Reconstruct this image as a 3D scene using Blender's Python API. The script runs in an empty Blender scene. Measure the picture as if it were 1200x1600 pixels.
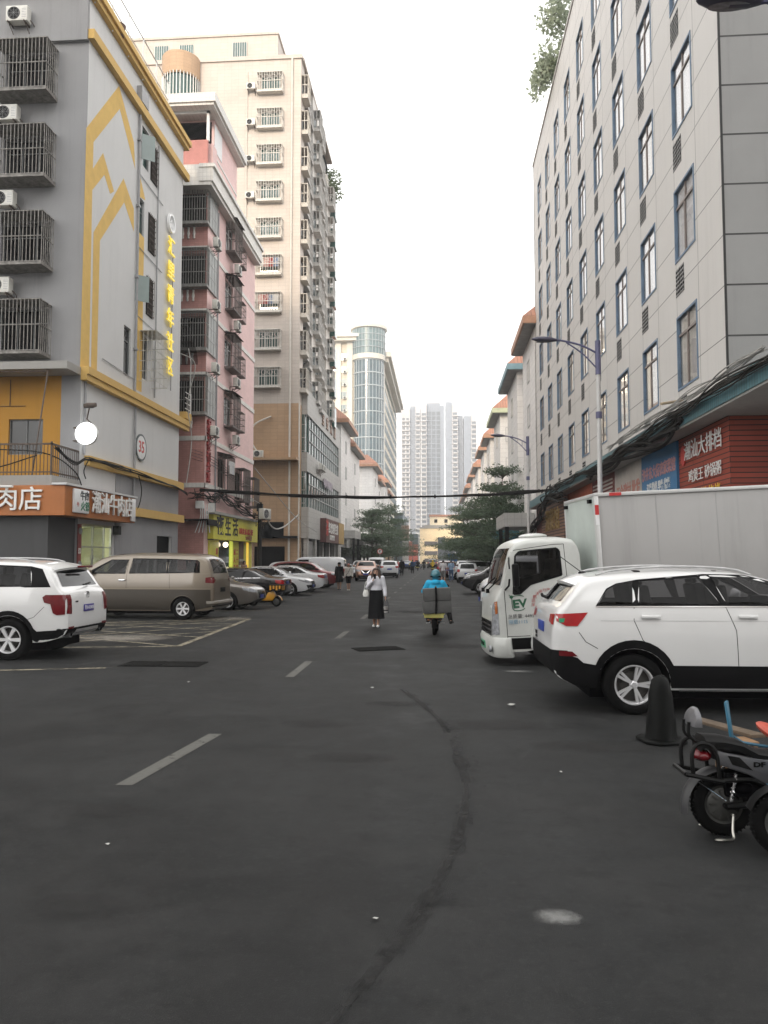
import bpy, bmesh, math, random
from mathutils import Vector, Matrix
from mathutils.bvhtree import BVHTree
from mathutils.geometry import delaunay_2d_cdt

random.seed(7)
SC = bpy.context.scene
C = SC.collection
R = math.radians
PI = math.pi

# ------------------------------------------------------------------ camera
cam_d = bpy.data.cameras.new("camera")
cam = bpy.data.objects.new("camera", cam_d)
C.objects.link(cam)
cam.location = (0, 0, 1.95)
cam.rotation_euler = (R(90 + 3.434), 0, R(4.044))
cam_d.sensor_fit = 'VERTICAL'
cam_d.sensor_height = 36.0
cam_d.lens = 27.0
cam_d.clip_start = 0.1
cam_d.clip_end = 3000
SC.camera = cam

# ------------------------------------------------------------------ sky, sun, exposure
SUN_EL, SUN_AZ = 16.0, 192.0          # azimuth clockwise from +Y: low evening sun behind the camera
world = bpy.data.worlds.new("World")
SC.world = world
world.use_nodes = True
_nt = world.node_tree
_bg = _nt.nodes['Background']
_sky = _nt.nodes.new('ShaderNodeTexSky')
_sky.sky_type = 'NISHITA'
_sky.sun_disc = False
_sky.sun_elevation = R(SUN_EL)
_sky.sun_rotation = R(SUN_AZ)
_sky.air_density = 1.0
_sky.dust_density = 8.0
_sky.ozone_density = 1.0
_hs = _nt.nodes.new('ShaderNodeHueSaturation')   # thick white overcast: hardly any blue left
_hs.inputs['Saturation'].default_value = 0.10
_nt.links.new(_sky.outputs[0], _hs.inputs['Color'])
_mixs = _nt.nodes.new('ShaderNodeMix'); _mixs.data_type = 'RGBA'
_mixs.inputs[0].default_value = 0.75
_mixs.inputs[7].default_value = (9.0, 8.9, 8.75, 1)
_nt.links.new(_hs.outputs[0], _mixs.inputs[6])
_nt.links.new(_mixs.outputs[2], _bg.inputs['Color'])
_bg.inputs['Strength'].default_value = 0.15
sun_d = bpy.data.lights.new("sun", 'SUN')
sun_d.energy = 1.1
sun_d.angle = R(10)
sun_d.color = (1.0, 0.80, 0.55)
sun = bpy.data.objects.new("sun", sun_d)
C.objects.link(sun)
_az, _el = R(SUN_AZ), R(SUN_EL)
_to = Vector((math.sin(_az) * math.cos(_el), math.cos(_az) * math.cos(_el), math.sin(_el)))
sun.rotation_euler = _to.to_track_quat('Z', 'Y').to_euler()
sun.location = (-40, -40, 60)
SC.view_settings.view_transform = 'Standard'
SC.view_settings.look = 'None'
SC.view_settings.exposure = 0.95
SC.view_settings.gamma = 1.0
SC.render.engine = 'CYCLES'
SC.cycles.use_denoising = True
SC.cycles.max_bounces = 6
SC.cycles.diffuse_bounces = 3
SC.cycles.glossy_bounces = 3
SC.cycles.transmission_bounces = 4
SC.cycles.transparent_max_bounces = 8
SC.cycles.volume_bounces = 0
SC.cycles.caustics_reflective = False
SC.cycles.caustics_refractive = False

# ------------------------------------------------------------------ materials
MATS = {}

def _new(name):
    m = bpy.data.materials.new(name)
    m.use_nodes = True
    nt = m.node_tree
    b = nt.nodes['Principled BSDF']
    return m, nt, b

def rgb(c):
    """sRGB 0-255 triple to linear rgba"""
    f = lambda v: (v / 255 / 12.92) if v / 255 <= .04045 else ((v / 255 + .055) / 1.055) ** 2.4
    return (f(c[0]), f(c[1]), f(c[2]), 1)

def mix(nt, fac, a, b):
    n = nt.nodes.new('ShaderNodeMix'); n.data_type = 'RGBA'
    for sock, v in ((n.inputs[0], fac), (n.inputs[6], a), (n.inputs[7], b)):
        if hasattr(v, 'links') or isinstance(v, bpy.types.NodeSocket):
            nt.links.new(v, sock)
        else:
            sock.default_value = v
    return n.outputs[2]

def noise(nt, scale, detail=4, rough=.6, coord=None, dist=0):
    n = nt.nodes.new('ShaderNodeTexNoise')
    n.inputs['Scale'].default_value = scale
    n.inputs['Detail'].default_value = detail
    n.inputs['Roughness'].default_value = rough
    n.inputs['Distortion'].default_value = dist
    if coord is None:
        tc = nt.nodes.new('ShaderNodeTexCoord'); coord = tc.outputs['Object']
    nt.links.new(coord, n.inputs['Vector'])
    return n.outputs[0]

def ramp(nt, v, stops):
    r = nt.nodes.new('ShaderNodeValToRGB')
    el = r.color_ramp.elements
    while len(el) < len(stops): el.new(.5)
    for e, (p, c) in zip(el, stops):
        e.position = p
        e.color = c if len(c) == 4 else (*c, 1)
    nt.links.new(v, r.inputs[0])
    return r.outputs[0]

def gray(v): return (v, v, v, 1)

def bump(nt, b, h, strength=.3, dist=.02):
    n = nt.nodes.new('ShaderNodeBump')
    n.inputs['Strength'].default_value = strength
    n.inputs['Distance'].default_value = dist
    nt.links.new(h, n.inputs['Height'])
    nt.links.new(n.outputs[0], b.inputs['Normal'])

def mul(c, k): return (min(1, c[0] * k), min(1, c[1] * k), min(1, c[2] * k), 1)

def paint(name, col, rough=.6, var=.12, scale=1.5, metal=0, spec=.5, coat=0, bmp=0, bscale=60, emit=0, fine=0):
    """general purpose procedural surface: base colour with soft dirt variation"""
    if name in MATS: return MATS[name]
    m, nt, b = _new(name)
    col = (*col[:3], 1)
    n = noise(nt, scale, 6, .65)
    f = ramp(nt, n, [(.3, gray(0)), (.72, gray(1))])
    c = mix(nt, f, mul(col, 1 - var), mul(col, 1 + var * .5))
    if fine:
        n2 = noise(nt, 90, 2, .5)
        c = mix(nt, ramp(nt, n2, [(.35, gray(0)), (.65, gray(1))]), mix(nt, .999, c, c), c) if False else c
    nt.links.new(c, b.inputs['Base Color'])
    b.inputs['Roughness'].default_value = rough
    b.inputs['Metallic'].default_value = metal
    b.inputs['Specular IOR Level'].default_value = spec
    b.inputs['Coat Weight'].default_value = coat
    b.inputs['Coat Roughness'].default_value = .04
    if bmp: bump(nt, b, noise(nt, bscale, 4, .6), bmp, .01)
    if emit:
        b.inputs['Emission Color'].default_value = col
        b.inputs['Emission Strength'].default_value = emit
    MATS[name] = m
    return m

def wall_coords(nt):
    """(horizontal run, height) of a vertical wall whichever way it faces, in metres"""
    tc = nt.nodes.new('ShaderNodeTexCoord')
    ge = nt.nodes.new('ShaderNodeTexCoord')
    sp = nt.nodes.new('ShaderNodeSeparateXYZ'); nt.links.new(tc.outputs['Object'], sp.inputs[0])
    sn = nt.nodes.new('ShaderNodeSeparateXYZ'); nt.links.new(ge.outputs['Normal'], sn.inputs[0])
    ab = nt.nodes.new('ShaderNodeMath'); ab.operation = 'ABSOLUTE'; nt.links.new(sn.outputs[0], ab.inputs[0])
    gt = nt.nodes.new('ShaderNodeMath'); gt.operation = 'GREATER_THAN'; gt.inputs[1].default_value = .6
    nt.links.new(ab.outputs[0], gt.inputs[0])
    mx = nt.nodes.new('ShaderNodeMix'); mx.data_type = 'FLOAT'
    nt.links.new(gt.outputs[0], mx.inputs[0]); nt.links.new(sp.outputs[0], mx.inputs[2]); nt.links.new(sp.outputs[1], mx.inputs[3])
    cb = nt.nodes.new('ShaderNodeCombineXYZ')
    nt.links.new(mx.outputs[0], cb.inputs[0]); nt.links.new(sp.outputs[2], cb.inputs[1])
    return cb.outputs[0], tc.outputs['Object']

def tiles(name, col, grout, w, h, mort=.012, off=0, rough=.5, var=.1, dirt=.25, bmp=.2, streak=.25):
    """tiled / panelled / bricked wall, with rain streaks and blotches"""
    if name in MATS: return MATS[name]
    m, nt, b = _new(name)
    vec, oc = wall_coords(nt)
    br = nt.nodes.new('ShaderNodeTexBrick')
    br.offset = off
    br.inputs['Scale'].default_value = 1
    br.inputs['Brick Width'].default_value = w
    br.inputs['Row Height'].default_value = h
    br.inputs['Mortar Size'].default_value = mort
    br.inputs['Mortar Smooth'].default_value = .1
    br.inputs['Color1'].default_value = mul(col, 1 + var * .5)
    br.inputs['Color2'].default_value = mul(col, 1 - var)
    br.inputs['Mortar'].default_value = (*grout[:3], 1)
    nt.links.new(vec, br.inputs['Vector'])
    c = br.outputs['Color']
    n = noise(nt, .35, 6, .65, oc)
    c = mix(nt, ramp(nt, n, [(.45, gray(0)), (.75, gray(dirt))]), c, mul(col, .55))
    # vertical rain streaks
    mp = nt.nodes.new('ShaderNodeMapping'); mp.inputs['Scale'].default_value = (2.2, 2.2, .12)
    nt.links.new(oc, mp.inputs[0])
    n2 = noise(nt, 1.4, 5, .7, mp.outputs[0])
    c = mix(nt, ramp(nt, n2, [(.52, gray(0)), (.8, gray(streak))]), c, mul(col, .5))
    nt.links.new(c, b.inputs['Base Color'])
    b.inputs['Roughness'].default_value = rough
    if bmp: bump(nt, b, br.outputs['Fac'], -bmp, .01)
    MATS[name] = m
    return m

def render_wall(name, col, rough=.85, dirt=.25, streak=.25, bmp=.15):
    """painted render with blotches, streaks and grain"""
    if name in MATS: return MATS[name]
    m, nt, b = _new(name)
    tc = nt.nodes.new('ShaderNodeTexCoord'); oc = tc.outputs['Object']
    c = mix(nt, ramp(nt, noise(nt, .5, 7, .68, oc), [(.42, gray(0)), (.78, gray(dirt))]), (*col[:3], 1), mul(col, .55))
    mp = nt.nodes.new('ShaderNodeMapping'); mp.inputs['Scale'].default_value = (2.5, 2.5, .1)
    nt.links.new(oc, mp.inputs[0])
    c = mix(nt, ramp(nt, noise(nt, 1.3, 6, .7, mp.outputs[0]), [(.52, gray(0)), (.8, gray(streak))]), c, mul(col, .5))
    nt.links.new(c, b.inputs['Base Color'])
    b.inputs['Roughness'].default_value = rough
    bump(nt, b, noise(nt, 35, 4, .7, oc), bmp, .01)
    MATS[name] = m
    return m

def glass(name, col, rough=.05, spec=1.0, scale=.6, var=.5):
    """window pane: dark, glossy, slightly uneven so that reflections break up"""
    if name in MATS: return MATS[name]
    m, nt, b = _new(name)
    n = noise(nt, scale, 3, .5)
    nt.links.new(mix(nt, n, mul(col, 1 - var), mul(col, 1 + var)), b.inputs['Base Color'])
    b.inputs['Roughness'].default_value = rough
    b.inputs['IOR'].default_value = 1.6
    b.inputs['Specular IOR Level'].default_value = spec
    bump(nt, b, noise(nt, 1.3, 2, .4), .03, .03)
    MATS[name] = m
    return m

def car_glass(name, tint=.35, ior=1.32):
    """see-through tinted car glass"""
    if name in MATS: return MATS[name]
    m, nt, b = _new(name)
    out = nt.nodes['Material Output']
    tr = nt.nodes.new('ShaderNodeBsdfTransparent'); tr.inputs[0].default_value = (tint, tint, tint * 1.02, 1)
    gl = nt.nodes.new('ShaderNodeBsdfGlossy'); gl.inputs['Roughness'].default_value = .02
    lw = nt.nodes.new('ShaderNodeLayerWeight'); pw = nt.nodes.new('ShaderNodeMath'); pw.operation = 'POWER'; pw.inputs[1].default_value = 4.5
    lw.inputs[0].default_value = .5; nt.links.new(lw.outputs['Facing'], pw.inputs[0]); f0 = ((ior - 1) / (ior + 1)) ** 2
    fr = nt.nodes.new('ShaderNodeMath'); fr.operation = 'MULTIPLY_ADD'; fr.inputs[1].default_value = 1 - f0; fr.inputs[2].default_value = f0; nt.links.new(pw.outputs[0], fr.inputs[0])
    ms = nt.nodes.new('ShaderNodeMixShader')
    nt.links.new(fr.outputs[0], ms.inputs[0]); nt.links.new(tr.outputs[0], ms.inputs[1]); nt.links.new(gl.outputs[0], ms.inputs[2])
    nt.links.new(ms.outputs[0], out.inputs[0])
    MATS[name] = m
    return m

def worn(name, col, cover=.5, scale=3, rough=.85):
    """worn paint / stain lying on the road: broken up by noise, lets the road show through"""
    if name in MATS: return MATS[name]
    m, nt, b = _new(name)
    out = nt.nodes['Material Output']
    tr = nt.nodes.new('ShaderNodeBsdfTransparent')
    ms = nt.nodes.new('ShaderNodeMixShader')
    n = noise(nt, scale, 8, .72)
    n2 = noise(nt, scale * 9, 3, .6)
    mm = nt.nodes.new('ShaderNodeMath'); mm.operation = 'MULTIPLY_ADD'; mm.inputs[1].default_value = .35
    nt.links.new(n2, mm.inputs[0]); nt.links.new(n, mm.inputs[2])
    f = ramp(nt, mm.outputs[0], [(.86 - cover * .5, gray(0)), (1.06 - cover * .5, gray(1))])
    nt.links.new(mix(nt, n2, mul(col, .7), mul(col, 1.15)), b.inputs['Base Color'])
    b.inputs['Roughness'].default_value = rough
    nt.links.new(f, ms.inputs[0]); nt.links.new(tr.outputs[0], ms.inputs[1]); nt.links.new(b.outputs[0], ms.inputs[2])
    nt.links.new(ms.outputs[0], out.inputs[0])
    MATS[name] = m
    return m

def soft_stain(name, col, strength=.6, scale=1.2):
    """stain that fades out towards the edge of its own patch (generated coordinates)"""
    if name in MATS: return MATS[name]
    m, nt, b = _new(name)
    out = nt.nodes['Material Output']
    tc = nt.nodes.new('ShaderNodeTexCoord')
    mp = nt.nodes.new('ShaderNodeMapping'); mp.inputs['Location'].default_value = (-1, -1, 0); mp.inputs['Scale'].default_value = (2, 2, 0)
    nt.links.new(tc.outputs['Generated'], mp.inputs[0])
    gr = nt.nodes.new('ShaderNodeTexGradient'); gr.gradient_type = 'SPHERICAL'
    nt.links.new(mp.outputs[0], gr.inputs[0])
    n = noise(nt, scale, 8, .75)
    mm = nt.nodes.new('ShaderNodeMath'); mm.operation = 'MULTIPLY'
    nt.links.new(gr.outputs[0], mm.inputs[0]); nt.links.new(n, mm.inputs[1])
    f = ramp(nt, mm.outputs[0], [(.17, gray(0)), (.42, gray(strength))])
    tr = nt.nodes.new('ShaderNodeBsdfTransparent')
    ms = nt.nodes.new('ShaderNodeMixShader')
    b.inputs['Base Color'].default_value = (*col[:3], 1)
    b.inputs['Roughness'].default_value = .9
    nt.links.new(f, ms.inputs[0]); nt.links.new(tr.outputs[0], ms.inputs[1]); nt.links.new(b.outputs[0], ms.inputs[2])
    nt.links.new(ms.outputs[0], out.inputs[0])
    MATS[name] = m
    return m

# ------------------------------------------------------------------ mesh building
class MB:
    """collects shapes in plain lists; build() links them as ONE mesh object"""
    def __init__(s): s.v = []; s.f = []; s.sm = []
    def add(s, vs, fs, smooth=False):
        o = len(s.v)
        s.v.extend([tuple(v) for v in vs])
        s.f.extend([tuple(i + o for i in f) for f in fs])
        s.sm.extend([smooth] * len(fs))
        return s
    def box(s, x0, x1, y0, y1, z0, z1):
        vs = [(x, y, z) for z in (z0, z1) for y in (y0, y1) for x in (x0, x1)]
        return s.add(vs, [(0, 2, 3, 1), (4, 5, 7, 6), (0, 1, 5, 4), (2, 6, 7, 3), (0, 4, 6, 2), (1, 3, 7, 5)])
    def obox(s, c, d, m=None):
        """box of size d about c, turned by 3x3 matrix m"""
        vs = []
        for z in (-.5, .5):
            for y in (-.5, .5):
                for x in (-.5, .5):
                    p = Vector((x * d[0], y * d[1], z * d[2]))
                    if m: p = m @ p
                    vs.append(p + Vector(c))
        return s.add(vs, [(0, 2, 3, 1), (4, 5, 7, 6), (0, 1, 5, 4), (2, 6, 7, 3), (0, 4, 6, 2), (1, 3, 7, 5)])
    def tube(s, pts, r, n=8, caps=True, smooth=True):
        pts = [Vector(p) for p in pts]
        rs = r if isinstance(r, (list, tuple)) else [r] * len(pts)
        k = len(pts); ref = None; rings = []
        for i, p in enumerate(pts):
            t = (pts[min(i + 1, k - 1)] - pts[max(i - 1, 0)])
            if t.length < 1e-9: t = Vector((0, 0, 1))
            t.normalize()
            if ref is None:
                ref = t.cross(Vector((0, 0, 1)))
                if ref.length < .05: ref = t.cross(Vector((1, 0, 0)))
            ref = ref - t * ref.dot(t); ref.normalize()
            b = t.cross(ref)
            rings.append([p + (ref * math.cos(a) + b * math.sin(a)) * rs[i] for a in [2 * PI * j / n for j in range(n)]])
        vs = [q for r_ in rings for q in r_]
        fs = [(i * n + j, i * n + (j + 1) % n, (i + 1) * n + (j + 1) % n, (i + 1) * n + j) for i in range(k - 1) for j in range(n)]
        s.add(vs, fs, smooth)
        if caps:
            s.add(rings[0], [tuple(range(n - 1, -1, -1))]); s.add(rings[-1], [tuple(range(n))])
        return s
    def cyl(s, p0, p1, r0, r1=None, n=12, smooth=True):
        return s.tube([p0, p1], [r0, r0 if r1 is None else r1], n, True, smooth)
    def lathe(s, prof, axis='z', n=24, c=(0, 0, 0), closed=False, smooth=True):
        """prof: (radius, along) pairs"""
        vs = []
        for r, h in prof:
            for j in range(n):
                a = 2 * PI * j / n
                if axis == 'z': p = (r * math.cos(a), r * math.sin(a), h)
                elif axis == 'y': p = (r * math.cos(a), h, r * math.sin(a))
                else: p = (h, r * math.cos(a), r * math.sin(a))
                vs.append((p[0] + c[0], p[1] + c[1], p[2] + c[2]))
        k = len(prof); fs = []
        for i in range(k - 1 if not closed else k):
            for j in range(n):
                a = i * n + j; b = i * n + (j + 1) % n; i2 = (i + 1) % k
                fs.append((a, b, i2 * n + (j + 1) % n, i2 * n + j))
        return s.add(vs, fs, smooth)
    def prism(s, poly, axis, d0, d1):
        """2-D polygon pushed from d0 to d1 along axis ('x': poly=(y,z), 'y': (x,z), 'z': (x,y))"""
        def P(a, b, d): return {'x': (d, a, b), 'y': (a, d, b), 'z': (a, b, d)}[axis]
        n = len(poly)
        vs = [P(a, b, d0) for a, b in poly] + [P(a, b, d1) for a, b in poly]
        fs = [tuple(range(n)), tuple(range(2 * n - 1, n - 1, -1))] + [(i, (i + 1) % n, n + (i + 1) % n, n + i) for i in range(n)]
        return s.add(vs, fs)
    def ball(s, c, r, nu=14, nv=9):
        r = (r, r, r) if not isinstance(r, (tuple, list)) else r
        vs = [(c[0], c[1], c[2] + r[2])]
        for i in range(1, nv):
            t = PI * i / nv
            for j in range(nu):
                a = 2 * PI * j / nu
                vs.append((c[0] + r[0] * math.sin(t) * math.cos(a), c[1] + r[1] * math.sin(t) * math.sin(a), c[2] + r[2] * math.cos(t)))
        vs.append((c[0], c[1], c[2] - r[2]))
        fs = [(0, 1 + j, 1 + (j + 1) % nu) for j in range(nu)]
        for i in range(nv - 2):
            for j in range(nu):
                a = 1 + i * nu
                fs.append((a + j, a + nu + j, a + nu + (j + 1) % nu, a + (j + 1) % nu))
        a = 1 + (nv - 2) * nu; e = len(vs) - 1
        fs += [(a + j, e, a + (j + 1) % nu) for j in range(nu)]
        return s.add(vs, fs, True)
    def quad(s, a, b, c, d): return s.add([a, b, c, d], [(0, 1, 2, 3)])
    def mesh(s, me, m=None):
        m = m or Matrix.Identity(4)
        return s.add([m @ v.co for v in me.vertices], [tuple(p.vertices) for p in me.polygons])
    def xform(s, m): s.v = [tuple(m @ Vector(v)) for v in s.v]; return s
    def data(s, name, mat, bev=0, sharp=40, fixn=True):
        me = bpy.data.meshes.new(name)
        me.from_pydata(s.v, [], s.f)
        me.polygons.foreach_set('use_smooth', s.sm)
        bm = bmesh.new(); bm.from_mesh(me)
        if fixn: bmesh.ops.recalc_face_normals(bm, faces=bm.faces)
        if bev:
            es = [e for e in bm.edges if len(e.link_faces) == 2 and e.calc_face_angle(0) > R(30)]
            bmesh.ops.bevel(bm, geom=es, offset=bev, segments=2, affect='EDGES', profile=.5, clamp_overlap=True)
            for f in bm.faces: f.smooth = True
        for e in bm.edges:
            if len(e.link_faces) == 2 and e.calc_face_angle(0) > R(sharp): e.smooth = False
        bm.to_mesh(me); bm.free()
        if mat: me.materials.append(mat)
        return me
    def build(s, name, mat, parent=None, bev=0, sharp=40, fixn=True):
        o = bpy.data.objects.new(name, s.data(name, mat, bev, sharp, fixn))
        C.objects.link(o)
        if parent: o.parent = parent
        return o

def link_mesh(name, me, parent=None, loc=None, rz=0):
    o = bpy.data.objects.new(name, me); C.objects.link(o)
    if parent: o.parent = parent
    if loc: o.location = loc
    if rz: o.rotation_euler = (0, 0, rz)
    return o

def thing(name, label, cat, loc=(0, 0, 0), rz=0, group=None):
    o = bpy.data.objects.new(name, None); C.objects.link(o)
    o.empty_display_size = .2
    o.location = loc; o.rotation_euler = (0, 0, rz)
    o['label'] = label; o['category'] = cat
    if group: o['group'] = group
    return o

def tag(o, label, cat, group=None):
    o['label'] = label; o['category'] = cat
    if group: o['group'] = group
    return o

def kind(o, k, label=None):
    o['kind'] = k
    if label: o['label'] = label
    return o

KIDS = {}
def kids(o): return [c for c in C.objects if c.parent == o]

def dup(o, parent=None, loc=None, rz=None, label=None, group=None, _idx=None):
    """a copy of a thing with copies of its parts and sub-parts"""
    if _idx is None:
        _idx = {}
        for c in C.objects:
            if c.parent: _idx.setdefault(c.parent.name, []).append(c)
    n = o.copy(); C.objects.link(n)
    n.parent = parent
    if loc is not None: n.location = loc
    if rz is not None: n.rotation_euler = (0, 0, rz)
    if label: n['label'] = label
    if group: n['group'] = group
    for c in _idx.get(o.name, []): dup(c, n, _idx=_idx)
    return n

def text_data(s, size, depth=.02, align='CENTER', xs=1.0, bold=0):
    c = bpy.data.curves.new('t', 'FONT')
    c.body = s; c.size = size; c.extrude = depth / 2; c.align_x = align; c.align_y = 'CENTER'
    c.resolution_u = 2; c.offset = bold
    o = bpy.data.objects.new('t', c); C.objects.link(o)
    dg = bpy.context.evaluated_depsgraph_get()
    me = bpy.data.meshes.new_from_object(o.evaluated_get(dg))
    bpy.data.objects.remove(o); bpy.data.curves.remove(c)
    # stand it up: it faces -Y, reads along +X
    me.transform(Matrix.Rotation(PI / 2, 4, 'X') @ Matrix.Diagonal((xs, 1, 1, 1)))
    return me

def text(name, s, size, mat, parent, loc, rz=0, depth=.02, align='CENTER', xs=1.0, bold=0):
    me = text_data(s, size, depth, align, xs, bold)
    me.materials.clear(); me.materials.append(mat)
    return link_mesh(name, me, parent, loc, rz)

class Face:
    """a vertical wall plane: u along it, z up, n outward"""
    def __init__(s, o, u, n): s.o = Vector((o[0], o[1], 0)); s.u = Vector((u[0], u[1], 0)); s.n = Vector((n[0], n[1], 0))
    def p(s, u, z, n=0): return s.o + s.u * u + s.n * n + Vector((0, 0, z))
    def rz(s): return math.atan2(s.n.x, -s.n.y)
    def box(s, mb, u0, u1, z0, z1, n0, n1):
        vs = [s.p(u, z, n) for z in (z0, z1) for n in (n0, n1) for u in (u0, u1)]
        return mb.add(vs, [(0, 2, 3, 1), (4, 5, 7, 6), (0, 1, 5, 4), (2, 6, 7, 3), (0, 4, 6, 2), (1, 3, 7, 5)])
    def prism(s, mb, poly, n0, n1):
        k = len(poly)
        vs = [s.p(u, z, n0) for u, z in poly] + [s.p(u, z, n1) for u, z in poly]
        return mb.add(vs, [tuple(range(k)), tuple(range(2 * k - 1, k - 1, -1))] + [(i, (i + 1) % k, k + (i + 1) % k, k + i) for i in range(k)])
    def wall(s, mb, u0, u1, z0, z1, holes=(), depth=.2):
        """sheet with rectangular openings (u0,u1,z0,z1) and their reveals"""
        us = sorted(set([u0, u1] + [h[0] for h in holes] + [h[1] for h in holes]))
        zs = sorted(set([z0, z1] + [h[2] for h in holes] + [h[3] for h in holes]))
        us = [u for u in us if u0 - 1e-6 <= u <= u1 + 1e-6]; zs = [z for z in zs if z0 - 1e-6 <= z <= z1 + 1e-6]
        idx = {}; vs = []; fs = []
        def V(u, z, n=0):
            k = (round(u, 4), round(z, 4), n)
            if k not in idx: idx[k] = len(vs); vs.append(s.p(u, z, n))
            return idx[k]
        for i in range(len(us) - 1):
            for j in range(len(zs) - 1):
                cu = (us[i] + us[i + 1]) / 2; cz = (zs[j] + zs[j + 1]) / 2
                if any(h[0] < cu < h[1] and h[2] < cz < h[3] for h in holes): continue
                fs.append((V(us[i], zs[j]), V(us[i + 1], zs[j]), V(us[i + 1], zs[j + 1]), V(us[i], zs[j + 1])))
        for a, b, c, d in holes:
            for q in (((a, c), (b, c)), ((b, c), (b, d)), ((b, d), (a, d)), ((a, d), (a, c))):
                fs.append((V(*q[0]), V(*q[1]), V(*q[1], -depth), V(*q[0], -depth)))
        return mb.add(vs, fs)

# ------------------------------------------------------------------ shared materials
M = {}
def setup():
    M['black'] = paint('black_rubber', (.006, .006, .006), .85, .2, 8, spec=.06)
    M['plastic'] = paint('black_plastic', (.006, .006, .0065), .5, .2, 5, spec=.08)
    M['dark'] = paint('dark_interior', (.005, .005, .006), .9, .3, 2, spec=.03)
    M['chrome'] = paint('chrome', (.75, .75, .76), .12, .05, 4, metal=1)
    M['alloy'] = paint('alloy_wheel', (.70, .70, .71), .3, .12, 6, metal=.55)
    M['steel'] = paint('galvanised_steel', (.42, .42, .42), .5, .25, 5, metal=.6)
    M['rust'] = paint('rusty_iron', (.10, .075, .06), .75, .4, 6)
    M['white_metal'] = paint('white_painted_metal', (.72, .72, .70), .45, .12, 4)
    M['ac_case'] = paint('ac_casing', (.68, .67, .62), .5, .18, 3)
    M['red_lens'] = paint('red_lens', (.34, .006, .010), .2, .2, 12, coat=.15)
    M['dark_red_lens'] = paint('dark_red_lens', (.13, .006, .01), .2, .3, 12, coat=.15)
    M['clear_lens'] = paint('clear_lens', (.32, .33, .35), .15, .5, 14, coat=.5)
    M['amber_lens'] = paint('amber_lens', (.35, .10, .02), .2, .2, 12, coat=.5)
    M['plate_blue'] = paint('blue_plate', (.03, .06, .30), .4, .1, 8)
    M['plate_green'] = paint('green_plate', (.10, .35, .20), .4, .2, 8)
    M['plate_white'] = paint('plate_white', (.75, .75, .75), .5, .05, 8)
    M['glass_dark'] = glass('car_glass_dark', (.004, .0045, .005), .03, .22, 1.2, .6)
    M['glass_see'] = car_glass('car_glass_clear', .45)
    M['seat'] = paint('seat_fabric', (.03, .028, .027), .9, .2, 9, spec=.1)
    M['pane'] = glass('window_pane', (.05, .055, .06))
    M['pane_dark'] = glass('window_pane_dark', (.012, .013, .014), .12, .3)
    M['pane_green'] = glass('window_pane_green', (.03, .085, .075), .06, .7)
    M['pane_blue'] = glass('window_pane_blue', (.07, .11, .13), .10, .45)
    M['cable'] = paint('black_cable', (.020, .019, .018), .7, .5, 3, spec=.15)
    M['concrete'] = render_wall('concrete', (.33, .32, .30), .9, .4, .4)
setup()

# ================================================================== GROUND
def asphalt():
    m, nt, b = _new('asphalt')
    tc = nt.nodes.new('ShaderNodeTexCoord'); oc = tc.outputs['Object']
    big = noise(nt, .11, 6, .62, oc, .6)
    mid = noise(nt, .9, 7, .7, oc)
    fin = noise(nt, 130, 3, .7, oc)
    mp = nt.nodes.new('ShaderNodeMapping'); mp.inputs['Scale'].default_value = (1.3, .10, 1)
    nt.links.new(oc, mp.inputs[0])
    lane = noise(nt, .8, 4, .6, mp.outputs[0])
    c = mix(nt, ramp(nt, big, [(.41, gray(0)), (.58, gray(1))]), (.0125, .0131, .0133, 1), (.025, .0259, .0262, 1))
    c = mix(nt, ramp(nt, mid, [(.44, gray(.0)), (.66, gray(.85))]), c, (.033, .033, .0325, 1))
    c = mix(nt, ramp(nt, noise(nt, 4.5, 6, .75, oc), [(.50, gray(0)), (.68, gray(.45))]), c, (.0085, .0088, .0089, 1))
    c = mix(nt, ramp(nt, noise(nt, 22, 4, .7, oc), [(.52, gray(0)), (.72, gray(.40))]), c, (.042, .042, .0415, 1))
    c = mix(nt, ramp(nt, lane, [(.45, gray(.0)), (.75, gray(.5))]), c, (.0145, .014, .0138, 1))
    # aggregate: light and dark grains
    c = mix(nt, ramp(nt, fin, [(.58, gray(0)), (.72, gray(.5))]), c, (.078, .078, .077, 1))
    c = mix(nt, ramp(nt, fin, [(.26, gray(.4)), (.38, gray(0))]), c, (.016, .016, .016, 1))
    # hairline cracks
    vo = nt.nodes.new('ShaderNodeTexVoronoi'); vo.feature = 'DISTANCE_TO_EDGE'; vo.inputs['Scale'].default_value = .33
    ds = nt.nodes.new('ShaderNodeMix'); ds.data_type = 'VECTOR'; ds.inputs[0].default_value = .25
    nn = nt.nodes.new('ShaderNodeTexNoise'); nn.inputs['Scale'].default_value = 1.7; nn.inputs['Detail'].default_value = 6
    nt.links.new(oc, nn.inputs['Vector']); nt.links.new(oc, ds.inputs[4]); nt.links.new(nn.outputs['Color'], ds.inputs[5])
    nt.links.new(ds.outputs[1], vo.inputs['Vector'])
    crk = ramp(nt, vo.outputs['Distance'], [(.0, gray(1)), (.0035, gray(0))])
    gate = ramp(nt, noise(nt, .35, 3, .5, oc), [(.55, gray(0)), (.62, gray(.7))])
    mm = nt.nodes.new('ShaderNodeMath'); mm.operation = 'MULTIPLY'
    nt.links.new(crk, mm.inputs[0]); nt.links.new(gate, mm.inputs[1])
    c = mix(nt, mm.outputs[0], c, (.012, .012, .012, 1))
    nt.links.new(c, b.inputs['Base Color'])
    r = ramp(nt, mid, [(.3, gray(.55)), (.7, gray(.8))])
    nt.links.new(r, b.inputs['Roughness'])
    b.inputs['Specular IOR Level'].default_value = .12
    bump(nt, b, fin, .5, .008)
    return m

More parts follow.
